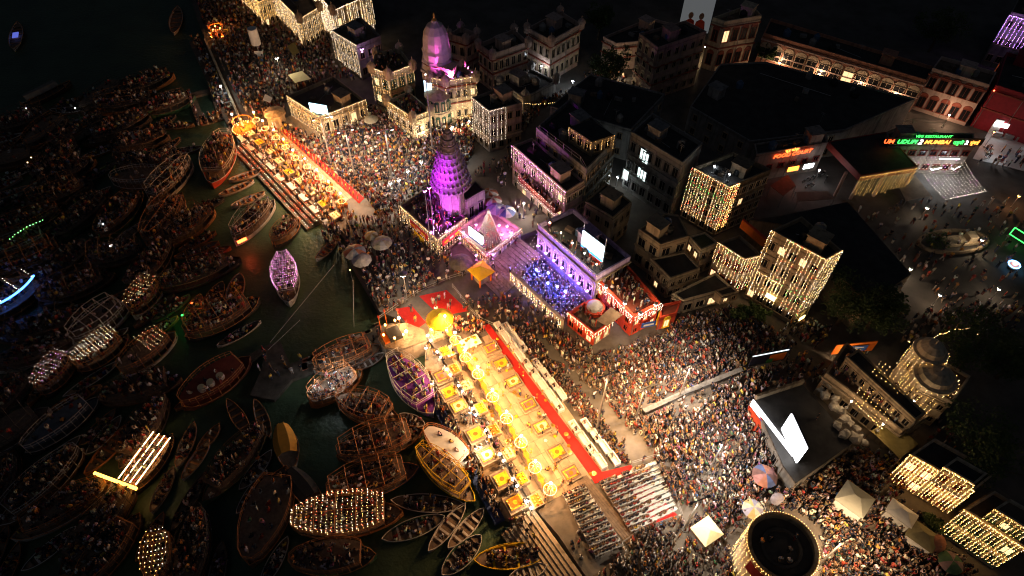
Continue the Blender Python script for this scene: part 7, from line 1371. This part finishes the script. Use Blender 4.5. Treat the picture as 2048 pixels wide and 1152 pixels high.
# lower right crowd
fill(px([(1620, 960), (1700, 900), (1760, 905), (1830, 960), (1790, 1000), (1850, 1050), (1900, 1110), (1960, 1160), (1640, 1160), (1640, 1060), (1590, 1020), (1545, 1030), (1560, 985)]), 2.0, .52, [(0, 5), (1, 2), (3, 2)], None)
fill(px([(1470, 940), (1560, 985), (1540, 1040), (1480, 1080), (1430, 1050)]), 2.0, .85, STANDING, None)
fill(TOWERTOP, 9.27, 1.2, STANDING, None, 'roof', foot=False, prob=.6)
fill(px([(1640, 745), (1700, 700), (1760, 740), (1840, 830), (1810, 850)], 6.6), 6.52, 1.5, STANDING, None, 'roof', foot=False, prob=.6)
fill(px([(1590, 780), (1700, 880), (1600, 950)], 5), 5.02, 3.2, STANDING, None, 'roof', foot=False, prob=.4)
# around the head of the near stage, carpets and terrace
fill(px([(900, 640), (965, 632), (985, 655), (960, 668), (925, 672), (905, 660)]), 2.06, .62, [(3, 5), (0, 3)], None, tints=[TINTS[2], TINTS[5], TINTS[6], TINTS[2], TINTS[3], TINTS[4]])
fill(px([(930, 600), (1030, 590), (1130, 655), (1040, 648), (960, 640)]), 2.0, .85, STANDING, None)
fill(px([(840, 594), (893, 582), (935, 620), (880, 640)]), 2.0, 1.7, STANDING, None)
fill(px([(790, 620), (830, 612), (850, 642), (830, 660)]), 2.0, 2.0, STANDING, None)
fill(px([(860, 700), (895, 690), (910, 730), (880, 735)], 1.1), 1.11, 1.0, STANDING, None)
fill(px([(905, 752), (918, 748), (1052, 985), (1030, 998)], 1.1), 1.11, .68, STANDING, None, prob=.9)
fill(px([(872, 742), (905, 748), (1040, 990), (1005, 1000)], 1.1), 1.11, .9, STANDING, None, prob=.8)
fill(px([(836, 754), (857, 744), (1014, 1036), (994, 1048)], .6), .61, .58, STANDING, ang(G(850, 750), G(960, 750)) - PI / 2, foot=False, tints=[TINTS[2], TINTS[5], TINTS[2], TINTS[3], TINTS[0], TINTS[11]])
fill(px([(1010, 1045), (1050, 1030), (1075, 1075), (1060, 1090)], 1.2), 1.11, 1.0, STANDING, None)
fill(px([(540, 740), (765, 655), (770, 685), (560, 765)], .7), .72, 2.0, STANDING, None, foot=False, prob=.7); fill(px([(500, 700), (560, 690), (585, 750), (520, 780)], .7), .72, 2.0, STANDING, None, foot=False, prob=.7)
for (u, v) in [(993, 700), (1000, 745), (1018, 738), (1040, 790), (1052, 795), (1078, 835), (1088, 838), (1084, 868), (1112, 868), (1120, 922), (1098, 940), (1110, 936), (975, 738), (1012, 775), (1060, 850), (1126, 970), (1142, 968), (1004, 905), (1030, 950)]:
    c = G(u + random.uniform(-3, 3), v, 2.1); put(c.x, c.y, 2.07, random.uniform(0, 6), random.choice([0, 3, 5, 5]), random.choice([TINTS[2], TINTS[6], TINTS[5]]), 'stage')
for k in range(22):
    c = G(563, 263, 2.1).lerp(G(720, 404, 2.1), (k + .5) / 22); put(c.x, c.y, 2.11, facing + PI, random.choice([0, 5]), random.choice([TINTS[6], TINTS[5]]), 'stage')
for (u, v) in RINGS + ORUM:
    c = G(u, v, 4.9) + Vector((0, 0, -2.85)) - U2 * .6; put(c.x, c.y, 2.06, facing + PI, 5, TINTS[5], 'stage')
    for s in (-1, 1): q = c - U2 * 2.6 + U1 * s * .9; put(q.x, q.y, 2.06, random.uniform(0, 6), random.choice([0, 3]), random.choice([TINTS[2], TINTS[5]]), 'stage')
# stairs, upper square
fill(px([(955, 552), (1000, 592), (1075, 500), (1040, 480)]), 2.7, 4.0, STANDING, None)
fill(px([(935, 352), (985, 322), (1022, 300), (1022, 380), (990, 372), (960, 360)], UPZ), UPZ, 1.1, STANDING, None, prob=.55); fill(px([(1025, 398), (1110, 455), (1060, 470), (1020, 420)], UPZ), UPZ, 1.5, STANDING, None, prob=.55)
# far stage and far crowd
fill(px([(560, 250), (640, 282), (735, 215), (780, 232), (828, 288), (895, 250), (945, 240), (950, 300), (930, 330), (880, 345), (860, 372), (800, 410), (760, 440), (728, 395), (640, 320)]), 2.0, .52, [(3, 5), (0, 3), (1, 1)], None, excl=[])
fill(px([(700, 440), (760, 445), (800, 425), (870, 495), (940, 530), (960, 545), (900, 560), (836, 590), (765, 632), (735, 580), (705, 520), (690, 470)]), 2.0, .85, STANDING, None)
fill(px([(505, 266), (548, 262), (706, 420), (722, 462), (660, 425)]), 2.1, .85, [(0, 3), (3, 2)], None, tints=[TINTS[2], TINTS[5], TINTS[6], TINTS[2], TINTS[4]])
fill(px([(505, 258), (700, 445), (664, 470), (478, 278)], 1.5), 1.45, 2.4, STANDING, None, prob=.4)
fill(px([(648, 430), (700, 470), (700, 520), (650, 490), (640, 465)]), 1.6, .9, STANDING, None)
# upper ghat
fill(px([(385, -20), (470, -20), (530, 40), (600, 80), (660, 66), (668, 130), (720, 165), (660, 155), (575, 190), (570, 240), (520, 235), (488, 225), (420, 80)]), 2.0, .95, STANDING, None)
fill(px([(386, 82), (402, 78), (484, 258), (464, 262)], .5), .51, .8, STANDING, None, foot=False); fill(px([(380, 188), (404, 250), (398, 252), (376, 192)], .5), .51, .7, STANDING, None, foot=False)
fill(px([(402, 240), (446, 226), (448, 240), (404, 254)], .5), .51, .7, STANDING, None, foot=False); fill(px([(420, 178), (430, 176), (450, 230), (442, 234)], .5), .51, .8, STANDING, None, foot=False)
# court under the bulb roof, balcony, roofs, lane, market
fill([(p[0], p[1]) for p in inset(ccw(COURT), .7)], 2.01, .72, STANDING, None, foot=False)
fill([tuple(p) for p in BALC], 7.3, .7, STANDING, None, 'roof', foot=False)
for (P, z, (w_, gap)) in CROWD_ROOFS: fill(P, z, gap, STANDING, None, 'roof', foot=False)
fill(px([(1085, 462), (1190, 552), (1205, 540), (1100, 452)], 8), 8.02, 1.2, STANDING, None, 'roof', foot=False); fill(px([(1150, 624), (1188, 660), (1200, 650), (1160, 616)], 4.2), 4.21, 1.0, STANDING, None, 'roof', foot=False)
fill(px([(1040, 225), (1060, 200), (1160, 185), (1090, 215), (1065, 250), (1030, 280)]), 2.0, .9, STANDING, None)
fill(px([(1160, 150), (1250, 150), (1255, 185), (1180, 180)]), 2.0, 1.2, STANDING, None)
fill(px([(1830, 560), (1860, 440), (1900, 400), (2060, 400), (2060, 620), (1900, 640)]), 2.01, 1.9, STANDING, None, prob=.8); fill(px([(1960, 300), (2060, 300), (2060, 345), (1950, 330)]), 2.13, 1.3, STANDING, None, foot=False, prob=.8)
fill(px([(1760, 640), (1960, 600), (2060, 620), (2060, 660), (1800, 690)]), 2.01, 1.2, STANDING, None, prob=.7); fill(px([(1700, 420), (1900, 400), (1860, 460), (1830, 560)]), 2.01, 2.2, STANDING, None, prob=.8)
fill(px([(1840, 880), (1990, 960), (1960, 900), (1870, 840)]), 2.01, 1.0, STANDING, None, prob=.6)
# ------------------------------------------------------------------ nearest people are things of their own, the rest is the crowd
CAMP = Vector((0, 0, CAMH)); idx = []
for i, p in enumerate(PEOPLE):
    u, v = proj((p[0], p[1], p[2] + .8))
    if 6 < u < 2042 and 6 < v < 1146:
        pr = (Vector(p[:3]) - CAMP).length - (12 if p[6] in ('stage', 'chairs') else 0) + (25 if p[6] in ('roof', 'boats') else 0) + (14 if u > 1300 else 0); idx.append((pr, i))
near = set(i for _, i in sorted(idx)[:300])
POSEW = ['standing', 'standing with raised phone', 'walking', 'sitting cross legged', 'seated on a chair', 'with both arms raised']
WHERE = {'plaza': 'on the paving of the ghat', 'stage': 'on the ritual stage', 'chairs': 'in the rows of plastic chairs', 'roof': 'on a roof terrace', 'boats': 'on a boat'}
for i in sorted(near):
    x, y, z, rz, po, t, wh = PEOPLE[i]; s = random.uniform(.94, 1.04)
    o = link('person', PMESH[po], None, (x, y, z), rz); o.scale = (s, s, s); o['tint'] = list(t[0]); lw = random.choice([(.03, .03, .04), (.06, .07, .12), (.2, .15, .1), (.5, .46, .4)]); o['tint_low'] = list(lw)
    lab = 'person in %s top %s %s' % (t[2], POSEW[po], WHERE[wh]); tag(o, lab, 'person', 'people: %s top, %s, %s' % (t[2], POSEW[po], wh))
def scatter(name, label, P):
    me = bpy.data.meshes.new(name); me.from_pydata([p[:3] for p in P], [], [])
    def at(nm, ty, dat, key='value'):
        a = me.attributes.new(nm, ty, 'POINT'); a.data.foreach_set(key, dat)
    at('rz', 'FLOAT', [p[3] for p in P]); at('pick', 'INT', [p[4] for p in P]); at('sc', 'FLOAT', [random.uniform(.9, 1.06) for p in P])
    at('tint', 'FLOAT_VECTOR', [c * random.uniform(.8, 1.2) for p in P for c in p[5][0]], 'vector')
    at('tint_low', 'FLOAT_VECTOR', [c for p in P for c in random.choice([(.03, .03, .04), (.05, .06, .1), (.18, .13, .09), (.45, .4, .35), (.25, .05, .04)])], 'vector')
    o = link(name, me); tag(o, label, 'crowd', kind='stuff')
    ng = bpy.data.node_groups.new('scatter_' + name, 'GeometryNodeTree'); ng.interface.new_socket('Geometry', in_out='INPUT', socket_type='NodeSocketGeometry'); ng.interface.new_socket('Geometry', in_out='OUTPUT', socket_type='NodeSocketGeometry')
    N, Lk = ng.nodes, ng.links; gi, go = N.new('NodeGroupInput'), N.new('NodeGroupOutput'); ip = N.new('GeometryNodeInstanceOnPoints'); ci = N.new('GeometryNodeCollectionInfo')
    ci.inputs[0].default_value = PCOL; ci.inputs['Separate Children'].default_value = True; ci.inputs['Reset Children'].default_value = True; ip.inputs['Pick Instance'].default_value = True
    def na(nm, ty): n_ = N.new('GeometryNodeInputNamedAttribute'); n_.data_type = ty; n_.inputs['Name'].default_value = nm; return n_.outputs['Attribute']
    cx = N.new('ShaderNodeCombineXYZ'); er = N.new('FunctionNodeEulerToRotation'); Lk.new(na('rz', 'FLOAT'), cx.inputs['Z']); Lk.new(cx.outputs[0], er.inputs[0])
    Lk.new(gi.outputs[0], ip.inputs['Points']); Lk.new(ci.outputs[0], ip.inputs['Instance']); Lk.new(na('pick', 'INT'), ip.inputs['Instance Index']); Lk.new(er.outputs[0], ip.inputs['Rotation']); Lk.new(na('sc', 'FLOAT'), ip.inputs['Scale']); Lk.new(ip.outputs[0], go.inputs[0])
    md = o.modifiers.new('crowd', 'NODES'); md.node_group = ng; return o
rest = [p for i, p in enumerate(PEOPLE) if i not in near]
scatter('crowd', 'dense festival crowd covering the ghat, terraces and lanes', [p for p in rest if p[6] != 'boats'])
scatter('boat_crowd', 'mass of spectators packed onto the moored boats', [p for p in rest if p[6] == 'boats'])
print('people', len(PEOPLE), 'objects', len(COL.objects))
